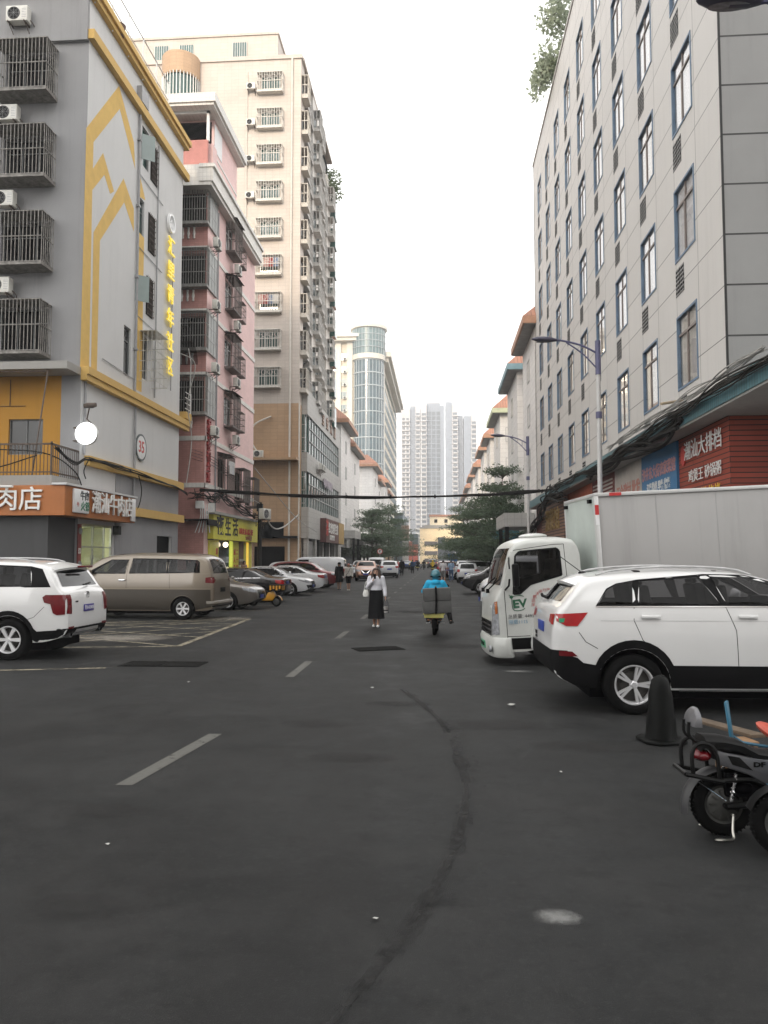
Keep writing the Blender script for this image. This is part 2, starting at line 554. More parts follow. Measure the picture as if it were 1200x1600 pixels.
ASPH = asphalt()
g = MB()
g.add([(-900, -120, 0), (900, -120, 0), (900, 1400, 0), (-900, 1400, 0)], [(0, 1, 2, 3)])
kind(g.build('ground', ASPH), 'structure')

PAVE = tiles('paving', (.17, .16, .15), (.08, .08, .08), .5, .5, .02, 0)
def paving_mat():
    m, nt, b = _new('pavement_slabs')
    tc = nt.nodes.new('ShaderNodeTexCoord')
    br = nt.nodes.new('ShaderNodeTexBrick'); br.inputs['Scale'].default_value = 1
    br.inputs['Brick Width'].default_value = .4; br.inputs['Row Height'].default_value = .4; br.offset = 0
    br.inputs['Mortar Size'].default_value = .012
    br.inputs['Color1'].default_value = (.15, .14, .13, 1); br.inputs['Color2'].default_value = (.12, .115, .11, 1); br.inputs['Mortar'].default_value = (.06, .06, .06, 1)
    nt.links.new(tc.outputs['Object'], br.inputs['Vector'])
    nt.links.new(br.outputs[0], b.inputs['Base Color']); b.inputs['Roughness'].default_value = .85
    return m
PAVE = paving_mat()
for nm, x0, x1, y0, y1 in (('pavement', 4.35, 40, 12.6, 250), ('pavement', -40, -12.2, 26.5, 250)):
    p = MB(); p.box(x0, x1, y0, y1, .0005, .14)
    kind(p.build(nm, PAVE, bev=.02), 'structure')

# painted centre line
line_m = worn('road_line_paint', (.088, .086, .077), .95, 2.2)
yel_m = worn('yellow_road_paint', (.24, .21, .15), .66, 2.0)
dash = MB()
y = 6.55
for i in range(34):
    if i == 0: a, bb = 6.55, 8.5
    elif i == 1: a, bb = 12.6, 14.5
    else: a, bb = 12.6 + 6.05 * (i - 1), 14.5 + 6.05 * (i - 1)
    k_ = -.26 if i == 0 else 0; dash.quad((-2.52 + k_, a, .004), (-2.37 + k_, a, .004), (-2.37 - .03 * (i == 0), bb, .004), (-2.52 - .03 * (i == 0), bb, .004))
kind(dash.build('road_centre_line', line_m, fixn=False), 'structure')

# yellow hatched no-parking box on the left and parking-bay lines
def strip(mb, p, q, w, z=.004):
    p = Vector((p[0], p[1], 0)); q = Vector((q[0], q[1], 0))
    t = (q - p).normalized(); n = Vector((-t.y, t.x, 0)) * w / 2
    up = Vector((0, 0, z))
    mb.quad(p - n + up, q - n + up, q + n + up, p + n + up)
hb = MB()
A, B_, Cc, D = (-5.75, 16.75), (-6.05, 24.4), (-10.6, 22.6), (-9.6, 16.2)
for p, q in ((A, B_), (B_, Cc), (Cc, D), (D, A)): strip(hb, p, q, .15)
for f in (.0, .33, .66):
    strip(hb, (A[0] + (D[0] - A[0]) * f, A[1] + (D[1] - A[1]) * f), (A[0] + (B_[0] - A[0]) * (f + .34), A[1] + (B_[1] - A[1]) * (f + .34)), .11, .008) if False else None
def lerp2(p, q, f): return (p[0] + (q[0] - p[0]) * f, p[1] + (q[1] - p[1]) * f)
for f, gq in ((0, 1), (.25, .75), (.5, .5), (.75, .25)):
    strip(hb, lerp2(A, B_, f), lerp2(D, Cc, min(1, f + .45)), .11, .008)
    strip(hb, lerp2(A, B_, min(1, f + .45)), lerp2(D, Cc, f), .11, .012)
for yy in (28.2, 31.3, 36.2, 42.0, 48.5): strip(hb, (-6.2, yy), (-11.5, yy), .12)
strip(hb, (-5.9, 13.4), (-9.6, 12.5), .13)
kind(hb.build('yellow_road_markings', yel_m, fixn=False), 'structure')
# white bay marks on the right
rb = MB()
for yy in (30.5, 45.0, 52.0, 58.0): strip(rb, (.2, yy), (1.6, yy), .13)
strip(rb, (-2.2, 74), (3.0, 74), .35); strip(rb, (-5.6, 74), (-2.7, 74), .35)
strip(rb, (-5.5, 44), (-2.7, 44.2), .2); strip(rb, (-2.2, 44), (.2, 44), .2)
kind(rb.build('white_road_markings', line_m, fixn=False), 'structure')

# dark tyre / tar arc curling towards the camera
def ribbon(mb, pts, w, z):
    pts = [Vector((p[0], p[1], z)) for p in pts]
    L = []; Rr = []
    for i, p in enumerate(pts):
        t = (pts[min(i + 1, len(pts) - 1)] - pts[max(i - 1, 0)]).normalized()
        n = Vector((-t.y, t.x, 0)) * w / 2 * random.uniform(.85, 1.15); L.append(p + n); Rr.append(p - n)
    vs = L + Rr; k = len(pts)
    mb.add(vs, [(i, i + 1, k + i + 1, k + i) for i in range(k - 1)])
def smooth_path(ctrl, n=8):
    out = []
    P = [ctrl[0]] + list(ctrl) + [ctrl[-1]]
    for i in range(1, len(P) - 2):
        for j in range(n):
            t = j / n
            out.append(tuple(.5 * ((2 * P[i][k]) + (-P[i - 1][k] + P[i + 1][k]) * t + (2 * P[i - 1][k] - 5 * P[i][k] + 4 * P[i + 1][k] - P[i + 2][k]) * t * t
                              + (-P[i - 1][k] + 3 * P[i][k] - 3 * P[i + 1][k] + P[i + 2][k]) * t ** 3) for k in range(len(ctrl[0]))))
    out.append(ctrl[-1])
    return out
arc = smooth_path([(-.55, 11.6), (.03, 9.3), (.19, 7.6), (.23, 6.7), (.16, 5.76), (.05, 5.05), (-.1, 4.41), (-.27, 3.85), (-.5, 3.2), (-.8, 2.4)], 10)
for k, (w_, dx, cv) in enumerate(((.035, 0, .66), (.075, .0, .50), (.13, .01, .38), (.22, .05, .24))):
    rm = MB(); ribbon(rm, [(x + dx, y) for x, y in arc[4 * (k > 2):]], w_, .004 + .003 * k)
    kind(rm.build('tyre_mark', worn('tyre_track_%d' % k, (.006, .006, .006), cv, .45 + .2 * k, .8), fixn=False), 'structure')

def patch(name, x, y, rx, ry, mat, z=.005, rot=0, n=28):
    mb = MB()
    vs = [(math.cos(2 * PI * i / n) * rx * random.uniform(.9, 1.05), math.sin(2 * PI * i / n) * ry * random.uniform(.9, 1.05), 0) for i in range(n)]
    mb.add(vs, [tuple(range(n))])
    o = mb.build(name, mat, fixn=False)
    o.location = (x, y, z); o.rotation_euler = (0, 0, rot)
    kind(o, 'structure')
    return o
white_st = soft_stain('white_splash', (.32, .32, .31), .45, 14)
dark_st = soft_stain('oil_stain', (.014, .0135, .013), .55, 3.5)
dust_st = soft_stain('pale_dust', (.26, .235, .20), .6, 1.6)
patch('road_stain', .64, 4.36, .22, .17, white_st)
patch('road_stain', 1.35, 13.5, .4, .22, white_st)
patch('road_stain', -7.7, 18.3, 2.2, 1.5, dust_st, .014)
patch('road_stain', -7.4, 24.6, 2.4, 1.0, dust_st, .014)
for x, y, rx, ry in ((-.9, 7.6, .8, .35), (-2.6, 5.9, .6, .3), (-1.5, 9.1, .7, .4), (-.6, 10.4, .8, .3), (-2.0, 4.3, .5, .3), (.6, 9.2, 1.4, .5), (1.7, 8.2, 1.2, .5), (2.2, 10.2, 1.6, .8), (.4, 17.2, 1.2, .9), (-.9, 28, 1.6, 1.4)):
    patch('road_stain', x, y, rx, ry, dark_st)
# grated manhole, left lane
mh = thing('manhole_cover', 'dark oblong iron drain cover set in the asphalt beside the yellow hatching', 'manhole cover', (-5.05, 13.95, 0))
b = MB(); b.box(-.74, -.01, -.33, .33, .001, .012); b.box(.01, .74, -.33, .33, .001, .012); b.build('plate', paint('drain_plate', (.012, .012, .012), .9, .4, 9, spec=.05), mh)
b = MB()
for i in range(-8, 9):
    for j in range(-3, 4):
        if i: b.box(i * .084 - .026, i * .084 + .026, j * .088 - .026, j * .088 + .026, .0125, .022)
b.build('stud_pattern', paint('manhole_iron', (.024, .024, .023), .9, .5, 9, spec=.06), mh)
mh2 = dup(mh, None, (-1.3, 16.6, 0), .4, 'flat iron cover in the middle of the road between the dashes and the scooter')
mh2.scale = (.7, .9, 1)

# scraps of litter
for i, (x, y, s, lab) in enumerate(((.95, 10.35, .06, 'crumpled white paper scrap on the asphalt before the white truck'), (-1.0, 11.6, .03, 'tiny white paper scrap on the asphalt behind the scooter'),
                                    (-3.9, 11.9, .03, 'flat white paper scrap lying left of the centre dashes'), (-.35, 4.25, .02, 'tiny pale scrap beside the dark tyre arc in front'),
                                    (1.1, 7.2, .022, 'small pale scrap lying near the black cone base'), (-2.25, 5.2, .018, 'faded yellowish leaf scrap before the first centre dash'))):
    b = MB(); vs = []
    for k in range(7):
        a = 2 * PI * k / 7
        vs.append((math.cos(a) * s * random.uniform(.6, 1.2), math.sin(a) * s * random.uniform(.5, 1), random.uniform(.1, .5) * s))
    vs.append((0, 0, s * .55))
    b.add(vs, [(k, (k + 1) % 7, 7) for k in range(7)])
    o = b.build('paper_scrap', paint('scrap_paper', (.36, .36, .34), .8)); o.location = (x, y, .008)
    tag(o, lab, 'litter', 'scraps of litter on the road')

# ================================================================== BUILDING KIT
ORD = ['lowest', 'second lowest', 'third lowest', 'fourth lowest', 'fifth lowest', 'sixth lowest', 'seventh lowest', 'eighth lowest', 'ninth lowest', 'tenth lowest', 'eleventh lowest', 'twelfth lowest']

def window_kit(name, w, h, fmat, pmat, mull=(.5,), trans=(), ft=.06, fd=.07, sill=0):
    f = MB()
    f.box(-w / 2, w / 2, -.02, fd, 0, ft); f.box(-w / 2, w / 2, -.02, fd, h - ft, h)
    f.box(-w / 2, -w / 2 + ft, -.02, fd, ft, h - ft); f.box(w / 2 - ft, w / 2, -.02, fd, ft, h - ft)
    for q in mull:
        x = -w / 2 + w * q; f.box(x - ft * .4, x + ft * .4, -.012, fd - .01, ft, h - ft)
    for q in trans:
        f.box(-w / 2 + ft, w / 2 - ft, -.008, fd - .012, h * q - ft * .4, h * q + ft * .4)
    if sill: f.box(-w / 2 - .05, w / 2 + .05, -sill, .02, -.07, -.001)
    p = MB()
    p.quad((-w / 2 + ft, fd * .4, ft), (w / 2 - ft, fd * .4, ft), (w / 2 - ft, fd * .4, h - ft), (-w / 2 + ft, fd * .4, h - ft))
    return f.data(name, fmat), p.data(name + '_pane', pmat, fixn=False)

def put_window(par, face, u, z, kit, n=0, name='window'):
    o = link_mesh(name, kit[0], par, face.p(u, z, n), face.rz())
    link_mesh('pane', kit[1], o)
    return o

def cage_data(name, w, h, d, mat, step=.13, rails=3, tray=.12, r=.011, roof=False, arch=False):
    """welded window cage, wall at y=0, sticking out to y=-d, origin bottom centre"""
    b = MB()
    def bar(p, q, rr=r): 
        p = Vector(p); q = Vector(q); dd = q - p
        c = (p + q) / 2
        b.box(min(p.x, q.x) - rr, max(p.x, q.x) + rr, min(p.y, q.y) - rr, max(p.y, q.y) + rr, min(p.z, q.z) - rr, max(p.z, q.z) + rr)
    n = max(2, int(w / step))
    for i in range(n + 1):
        x = -w / 2 + w * i / n; bar((x, -d, .02), (x, -d, h))
    k = max(1, int(d / step))
    for sx in (-1, 1):
        for i in range(k):
            y = -d * i / k; bar((sx * w / 2, y, .02), (sx * w / 2, y, h))
    for i in range(rails):
        z = .03 + (h - .03) * i / (rails - 1)
        bar((-w / 2, -d, z), (w / 2, -d, z), r * 1.4); bar((-w / 2, -d, z), (-w / 2, 0, z), r * 1.4); bar((w / 2, -d, z), (w / 2, 0, z), r * 1.4)
    b.box(-w / 2, w / 2, -d, 0, h + .002, h + .012)
    if arch:
        for i in range(max(2, int(w / .45))):
            cx = -w / 2 + (i + .5) * w / max(2, int(w / .45))
            pts = [(cx + .2 * math.cos(a), -d - .01, h * .72 + .2 * math.sin(a)) for a in [2 * PI * q / 10 for q in range(11)]]
            b.tube(pts, r, 5)
    if tray: b.box(-w / 2 - .02, w / 2 + .02, -d - .02, 0, -tray, .0)
    if roof:
        b.add([(-w / 2 - .08, 0, h + .22), (w / 2 + .08, 0, h + .22), (w / 2 + .08, -d - .15, h + .04), (-w / 2 - .08, -d - .15, h + .04)], [(0, 1, 2, 3)])
    return b.data(name, mat)

def ac_parts():
    c = MB(); c.box(-.40, .40, -.30, 0, 0, .56)
    case = c.data('ac_unit', M['ac_case'], bev=.018)
    f = MB()
    f.lathe([(.0, -.302), (.205, -.302), (.21, -.306), (.225, -.312), (.235, -.301)], 'y', 22, (-.10, 0, .28))
    fan = f.data('fan', M['dark'])
    g = MB()
    for rr in (.07, .13, .19, .225):
        g.tube([(-.10 + rr * math.cos(a), -.318, .28 + rr * math.sin(a)) for a in [2 * PI * q / 20 for q in range(21)]], .005, 4)
    for a in range(8):
        g.tube([(-.10, -.318, .28), (-.10 + .225 * math.cos(a * PI / 4), -.318, .28 + .225 * math.sin(a * PI / 4))], .005, 4)
    for q in range(6): g.box(.20, .36, -.306, -.300, .12 + q * .06, .14 + q * .06)
    gr = g.data('fan_guard', M['steel'])
    k = MB()
    for sx in (-.3, .3):
        k.box(sx - .02, sx + .02, -.34, .22, -.045, -.005)
        k.tube([(sx, -.30, -.03), (sx, .22, -.36)], .014, 5)
        k.box(sx - .02, sx + .02, .20, .225, -.40, -.005)
    k.tube(smooth_path([(.41, -.1, .12), (.48, .02, .02), (.46, .16, -.12), (.47, .215, -.5)], 5), .016, 6)
    br = k.data('bracket', M['rust'])
    return case, fan, gr, br
AC = ac_parts()

def put_ac(loc, face, u, z, n, label, group, sc=1.0, turn=0):
    """outdoor air-conditioner on brackets; loc = the building's place"""
    p = face.p(u, z, n + .22 * sc) + Vector((loc[0], loc[1], 0))
    o = link_mesh('ac_unit', AC[0], None, p, face.rz() + turn)
    o.scale = (sc, sc, sc)
    tag(o, label, 'air conditioner', group)
    link_mesh('fan', AC[1], o); link_mesh('fan_guard', AC[2], o); link_mesh('bracket', AC[3], o)
    return o

def building(name, label, loc, cat='building', group=None): return thing(name, label, cat, (loc[0], loc[1], 0), 0, group)
def faces(side):
    """street face and camera-side face of a building whose street corner is the local origin"""
    if side == 'L': return Face((0, 0), (0, 1), (1, 0)), Face((0, 0), (-1, 0), (0, -1))
    return Face((0, 0), (0, 1), (-1, 0)), Face((0, 0), (1, 0), (0, -1))
def drop(mb, face, *a): face.box(mb, *a)
def core(side, L, W, H, inset=.25, z0=0):
    """plain block just behind the facade sheets"""
    b = MB()
    if side == 'L': b.box(-W, -inset, inset, L, z0, H)
    else: b.box(inset, W, inset, L, z0, H)
    return b

# ================================================================== RIGHT GREY PANEL BUILDING
RB = (6.3, 17.0)
rbld = building('grey_panel_building', 'tall grey panel clad block on the right with blue framed windows in rows', RB)
S, Fr = faces('R')
L, H, W = 32.4, 27.5, 15
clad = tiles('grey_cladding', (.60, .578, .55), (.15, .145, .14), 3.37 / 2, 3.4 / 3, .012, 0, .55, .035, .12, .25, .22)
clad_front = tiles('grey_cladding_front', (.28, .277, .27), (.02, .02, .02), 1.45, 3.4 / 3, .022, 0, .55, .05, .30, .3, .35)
cols = [20.4 - 17 + 3.37 * k for k in range(9)]
wh = 1.95
holes = [(u - 1.58, u, 6.3 + 3.4 * r, 6.3 + 3.4 * r + wh) for u in cols for r in range(6)]
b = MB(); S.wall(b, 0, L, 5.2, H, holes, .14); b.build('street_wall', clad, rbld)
b = MB()
fholes = [(2.75, 4.4, 6.3 + 3.4 * r, 6.3 + 3.4 * r + wh) for r in range(6)]
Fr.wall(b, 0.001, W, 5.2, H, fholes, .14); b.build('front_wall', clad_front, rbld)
b = MB(); b.box(.5, W, .5, L, 0, H - .5); b.build('inner_block', M['dark'], rbld)
b = MB(); b.box(-.06, .22, -.06, L + .06, H, H + .12); b.box(.22, W, -.06, .22, H, H + .12); b.box(.0, W, L - .2, L, 5.2, H); b.build('parapet_cap', clad, rbld)
# corner joint
b = MB(); b.box(-.012, .03, -.012, .03, 5.2, H); b.build('corner_joint', paint('joint_black', (.02, .02, .02), .7), rbld)
blue_fr = paint('blue_window_frame', (.14, .21, .30), .5, .25, 3)
bronze = paint('bronze_sash', (.24, .20, .18), .45, .2, 4)
fr_o, _ = window_kit('window', 1.58, wh, blue_fr, M['pane'], (), (), .055, .06)
pane_bright = [glass('pane_reflecting_a', (.10, .10, .10), .04, 1.0, .35, .5), glass('pane_reflecting_b', (.05, .055, .055), .04, 1.0, .5, .6)]
curtain = [paint('curtain_cream', (.66, .62, .54), .9, .25, 1.2), paint('curtain_white', (.78, .77, .75), .9, .1, 1.2), paint('curtain_dark', (.05, .05, .05), .9, .4, 1.2), paint('curtain_rose', (.45, .36, .32), .9, .3, 1.2)]
# sash divider (transom and one mullion off centre) and panes of three kinds
def sashes(dark_right):
    f = MB()
    zt = wh * .74
    f.box(-.72, .72, .02, .07, zt - .03, zt + .03)
    f.box(-.08 - .03, -.08 + .03, .022, .068, .07, zt - .03)
    f.box(-.02, .02, .022, .068, zt + .03, wh - .07)
    return f.data('sash', bronze)
sash = sashes(0)
lou = MB(); lou.box(-.33, .33, -.01, .002, 0, .72)
vent_plate = lou.data('vent_grille', clad_front)
vh = MB()
for r_ in range(6):
    for q in range(5):
        x = -.26 + .13 * q + (.03 if r_ % 2 else 0); z = .06 + r_ * .11
        vh.box(x - .045, x + .045, -.016, -.009, z, z + .06); 
vent_holes = vh.data('hole_pattern', M['dark'])
pn = MB(); pn.quad((-.71, .045, .07), (.71, .045, .07), (.71, .045, wh - .07), (-.71, .045, wh - .07))
pane_me = [pn.data('pane', pane_bright[0], fixn=False), pn.data('pane', pane_bright[1], fixn=False)]
pc = car_glass('window_clear', .95, 2.4)
pane_clear = pn.data('pane', pc, fixn=False)
rnd = random.Random(3)
for ci, u in enumerate(cols):
    for r in range(6):
        z = 6.3 + 3.4 * r
        o = link_mesh('window', fr_o, rbld, S.p(u - .79, z, .0), S.rz())
        link_mesh('sash', sash, o)
        link_mesh('pane', pane_clear, o)
        cb = MB()
        kx = rnd.random()
        if kx < .96:     # drawn curtains
            k = rnd.choice([0, 1, 1, 1, 0, 1, 3]); a = -.72; w_ = rnd.choice([1.44, 1.44, 1.2, 1.0])
            if rnd.random() < .5: a = .72 - w_
            nn = 18
            for q in range(nn):
                x0 = a + w_ * q / nn; x1 = a + w_ * (q + 1) / nn
                y0 = .082 + .012 * math.sin(q * 1.9); y1 = .082 + .012 * math.sin((q + 1) * 1.9)
                cb.quad((x0, y0, .0), (x1, y1, .0), (x1, y1, wh), (x0, y0, wh))
            cm = cb.data('curtain', curtain[k], fixn=False)
            for p_ in cm.polygons: p_.use_smooth = True
            link_mesh('curtain', cm, o)
        v = link_mesh('vent_grille', vent_plate, rbld, S.p(u - .33, z - .90, .0), S.rz())
        link_mesh('hole_pattern', vent_holes, v)
for r in range(6):
    o = link_mesh('window', fr_o, rbld, Fr.p(3.575, 6.3 + 3.4 * r, 0), Fr.rz()); link_mesh('sash', sash, o); link_mesh('pane', pane_me[1], o)
# moulding under the facade and canopy
b = MB(); S.box(b, -.0, L, 5.52, 5.70, .001, .22); S.box(b, 0, L, 5.70, 5.78, .001, .13); b.build('moulding', clad_front, rbld)
teal = tiles('teal_tiles', (.085, .20, .23), (.03, .07, .08), .12, .5, .008, 0, .45, .15, .4)
can = [(-.55, -3.4), (W, -3.4), (W, -.0), (0, 0), (0, L), (-.55, L)]
b = MB(); b.prism([(-.55, -3.4), (W, -3.4), (W, -.02), (-.02, -.02), (-.02, L), (-.55, L)], 'z', 5.08, 5.50)
b.build('canopy', teal, rbld)
b = MB(); b.prism([(-.52, -3.37), (W, -3.37), (W, -.03), (-.03, -.03), (-.03, L - .05), (-.52, L - .05)], 'z', 5.03, 5.078); b.build('soffit', M['concrete'], rbld)

# ground floor shop units
red_brick = tiles('red_brick_tiles', (.30, .055, .032), (.035, .012, .010), 2.4, .115, .012, .3, .6, .18, .3, .5)
stripe = tiles('striped_siding', (.30, .17, .12), (.06, .04, .035), 6, .16, .03, .0, .6, .3, .4)
ysign = paint('blue_shop_board', (.045, .17, .34), .5, .15, 1.2)
pale = paint('pale_shop_board', (.50, .46, .42), .6, .25, 1.2)
dred = paint('dark_red_board', (.16, .03, .025), .6, .3, 1.5)
orng = paint('orange_red_board', (.42, .09, .04), .6, .25, 1.0)
b = MB(); S.wall(b, 0, 3.5, .1, 5.03, (), .1); Fr.wall(b, .0, W, .1, 5.03, (), .1); b.build('brick_tile_wall', red_brick, rbld)
segs = [(3.5, 7.0, ysign, 'blue'), (7.0, 10.6, pale, 'pale'), (10.6, 14.6, dred, 'dark red'), (14.6, 20.5, orng, 'orange'), (20.5, 28.5, stripe, 'striped'), (28.5, 32.4, dred, 'end')]
SIGN = {}
for a, bb, m_, nm in segs:
    lab = {'blue': 'blue shop board with rows of pinkish letters next to the red brick tile shop', 'pale': 'pale shop board with faded red letters beside the blue board',
           'dark red': 'dark red shop board with white letters and striped awning', 'orange': 'plain orange red shop board above the truck cab roof',
           'striped': 'brown striped shop sign with big gold letters behind the truck', 'end': 'dark red shop board at the far end of the grey panel building'}[nm]
    t = thing('shop_sign', lab, 'shop sign', (RB[0], RB[1], 0), 0, 'shop signs under the right canopy')
    b = MB(); S.box(b, a + .02, bb - .02, 2.9, 5.02, -.02 if nm != 'end' else -.03, .06 if nm != 'striped' else .25); b.build('board', m_, t)
    SIGN[nm] = t
red_sign = thing('shop_sign', 'white raised restaurant letters with yellow row mounted on red brick tiles', 'shop sign', (RB[0], RB[1], 0), 0, 'shop signs under the right canopy')
b = MB(); S.box(b, 3.5, L, .14, 2.9, -.15, -.05); b.build('shop_front', M['pane_dark'], rbld)
b = MB()
for a, bb, _, _ in segs: S.box(b, a - .12, a + .12, .14, 2.9, -.05, .02)
b.build('shop_pillars', M['concrete'], rbld)
wl = paint('white_letters', (.78, .78, .76), .5, .1, 5)
yl = paint('yellow_letters', (.70, .45, .04), .5, .1, 5)
rl = paint('red_letters', (.55, .06, .05), .5, .15, 5)
def stext(nm, s, size, mat, par, face, u, z, n=.02, depth=.06, xs=1, bold=.01): return text(nm, s, size, mat, par, face.p(u, z, n), face.rz(), depth, 'CENTER', xs, bold)
stext('sign_letters', '潮汕大排档', .50, wl, red_sign, S, 1.62, 4.60, .05, .014, 1.05, .0)
stext('sign_letters', '鸡煲王 砂锅粥', .34, wl, red_sign, S, 1.5, 3.95, .05, .012, 1.05, .0)
stext('sign_letters', '海鲜 烧烤', .40, yl, red_sign, S, 1.3, 3.42, .05, .012, .98, .0)
b = MB(); S.prism(b, [(3.05 + .16 * math.cos(a), 4.56 + .26 * math.sin(a)) for a in [2 * PI * q / 14 for q in range(14)]], .01, .05); b.build('sign_emblem', rl, red_sign)
stext('sign_letters', '沙井东大街农家菜馆', .40, paint('pink_letters', (.55, .28, .28), .6), SIGN['blue'], S, 5.25, 4.42, .065, .012, .92)
stext('sign_letters', '订餐热线 早餐 快餐', .30, wl, SIGN['blue'], S, 5.25, 3.98, .065, .012, .9)
stext('sign_letters', '五金建材 批发', .62, paint('faded_red_letters', (.48, .20, .16), .6), SIGN['pale'], S, 8.75, 4.1, .065, .012, .8)
stext('sign_letters', '烟酒茶行', .8, wl, SIGN['dark red'], S, 12.6, 3.6, .065, .02, 1)
b = MB()
for q in range(5): S.box(b, 10.9, 14.3, 4.2 + q * .14, 4.26 + q * .14, .06, .09)
b.build('awning_stripes', pale, SIGN['dark red'])
stext('sign_letters', '湘菜馆', 1.2, paint('gold_letters', (.42, .28, .10), .5), SIGN['striped'], S, 24.3, 3.9, .27, .06, 1.4)

# tangle of cables sagging along the canopy
def cable_run(name, pts, n, spread, rad, label, seed=1, cat='cables', mats=None):
    rr = random.Random(seed); b = MB()
    for k in range(n):
        off = [Vector((rr.gauss(0, spread), rr.gauss(0, spread), rr.gauss(0, spread) - abs(rr.gauss(0, spread * .5)))) for _ in pts]
        P = smooth_path([tuple(Vector(p) + o) for p, o in zip(pts, off)], 5)
        b.tube(P, rad * rr.uniform(.6, 1.3), 5)
    o = b.build(name, mats or M['cable']); tag(o, label, cat); return o
pts = [(5.62 + random.uniform(-.05, .05), y, 5.42 - (.22 * math.sin((y - 14) / 8) ** 2 if y > 17 else 0) + random.uniform(-.06, .06)) for y in (13.3, 15.5, 17.5, 19.5, 21.5, 23.5, 26, 28.5, 31, 33.5, 36, 38, 40)]
cable_run('cable_bundle', pts, 15, .06, .015, 'thick tangle of black cables along the teal canopy edge', 2, 'cables', paint('dusty_cable', (.055, .052, .047), .8, .6, 2, spec=.1))
cable_run('cable_bundle', [(5.7, y, 5.15 - .1 * math.sin(y)) for y in (18.5, 20, 22, 24, 26, 28, 30)], 8, .10, .05, 'sagging dark pipes and hoses under the canopy above the blue shop board', 4)
b = MB()
for k in range(10): b.tube(smooth_path([(5.66 + random.gauss(0, .05), y, 5.60 + random.gauss(0, .05)) for y in (13.6, 15, 17, 19, 21, 23.5, 26)], 5), .011, 5)
tag(b.build('cable_bundle', paint('pale_cable', (.35, .34, .32), .6)), 'loose pale wires lying on top of the teal canopy', 'cables')
o = cable_run('cable_bundle', [(5.4, 34, 4.9), (5.3, 38, 4.9), (5.6, 42, 4.55), (5.9, 46, 4.2), (6.2, 52, 3.9)], 14, .16, .03, 'drooping black cable mass at the far end of the canopy above the striped shop', 9)
b = MB(); b.tube([(6.2, 19.8, 5.95), (5.5, 19.2, 5.75)], .035, 8); b.build('wall_bracket', paint('bracket_beige', (.45, .36, .25), .6)).parent = None
tag(C.objects['wall_bracket'], 'short beige bracket arm poking out under the lowest near window', 'bracket')

# ================================================================== LEFT GREY AND YELLOW BUILDING
LB = (-13.2, 27.3)
lb = building('grey_apartment_building', 'grey rendered apartment house with yellow ledges and a yellow angular mural', LB)
S, Fr = faces('L')
L, W, H = 10.8, 16, 23.4
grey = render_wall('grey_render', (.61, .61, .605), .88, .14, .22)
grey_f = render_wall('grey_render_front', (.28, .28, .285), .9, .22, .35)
yel = render_wall('yellow_trim', (.60, .39, .12), .8, .15, .3)
yel2 = render_wall('orange_wall', (.42, .21, .03), .85, .2, .3)
cage_z = [9.45 + 3.3 * k for k in range(4)]
sw = [(3.75, 4.5, 9.7, 11.8), (5.6, 6.4, 10.0, 11.9), (5.0, 5.7, 12.9, 15.2), (5.1, 5.7, 16.0, 18.0), (5.3, 6.1, 19.6, 21.4)]
b = MB(); S.wall(b, 0, L, 0, H, sw + [(.3, 3.0, .1, 3.25), (7.9, 9.9, .1, 3.0)], .25); b.build('street_wall', grey, lb)
fh = [(1.32 + a, 3.24 + a, z + .04, z + 1.84) for a in (0, 3.3, 6.6) for z in cage_z]
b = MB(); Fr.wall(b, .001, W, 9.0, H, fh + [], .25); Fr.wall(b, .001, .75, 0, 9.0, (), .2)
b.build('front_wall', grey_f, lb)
b = MB(); Fr.wall(b, .75, W, 0, 9.0, [(1.42, 2.74, 5.78, 7.11)], .25); b.build('orange_wall', yel2, lb)
b = core('L', L, W, H - .4, .3, 3.4); b.box(-W, -.3, 3.1, L, 0, 3.4); b.build('inner_block', M['dark'], lb)
# parapet and ledges (yellow on the street, grey on the camera side)
b = MB(); S.box(b, -.12, L + .3, 23.34, 23.54, -.1, .22); S.box(b, -.12, L + .35, 23.54, 23.80, -.1, .33); b.build('yellow_ledge', yel, lb)
b = MB(); S.box(b, -.10, L + .35, 21.68, 22.05, .002, .24); b.build('yellow_ledge', yel, lb)
b = MB(); S.box(b, -.05, L + .9, 8.55, 8.78, .002, .24); S.box(b, -.05, L + .95, 8.78, 9.06, .002, .30); b.build('yellow_ledge', yel, lb)
b = MB(); S.box(b, .4, L + .25, 5.42, 5.78, .002, .22); b.build('yellow_ledge', yel, lb)
b = MB(); S.box(b, 4.6, L + .3, 3.75, 4.12, .002, .25); b.build('yellow_ledge', yel, lb)
b = MB(); Fr.box(b, .003, W, 21.6, H, .002, .16); Fr.box(b, -.05, W, 23.4, 23.65, .003, .30); b.build('parapet_band', grey_f, lb)
b = MB(); Fr.box(b, -.0, W, 8.72, 9.0, .002, 1.1); b.build('awning_slab', M['concrete'], lb)
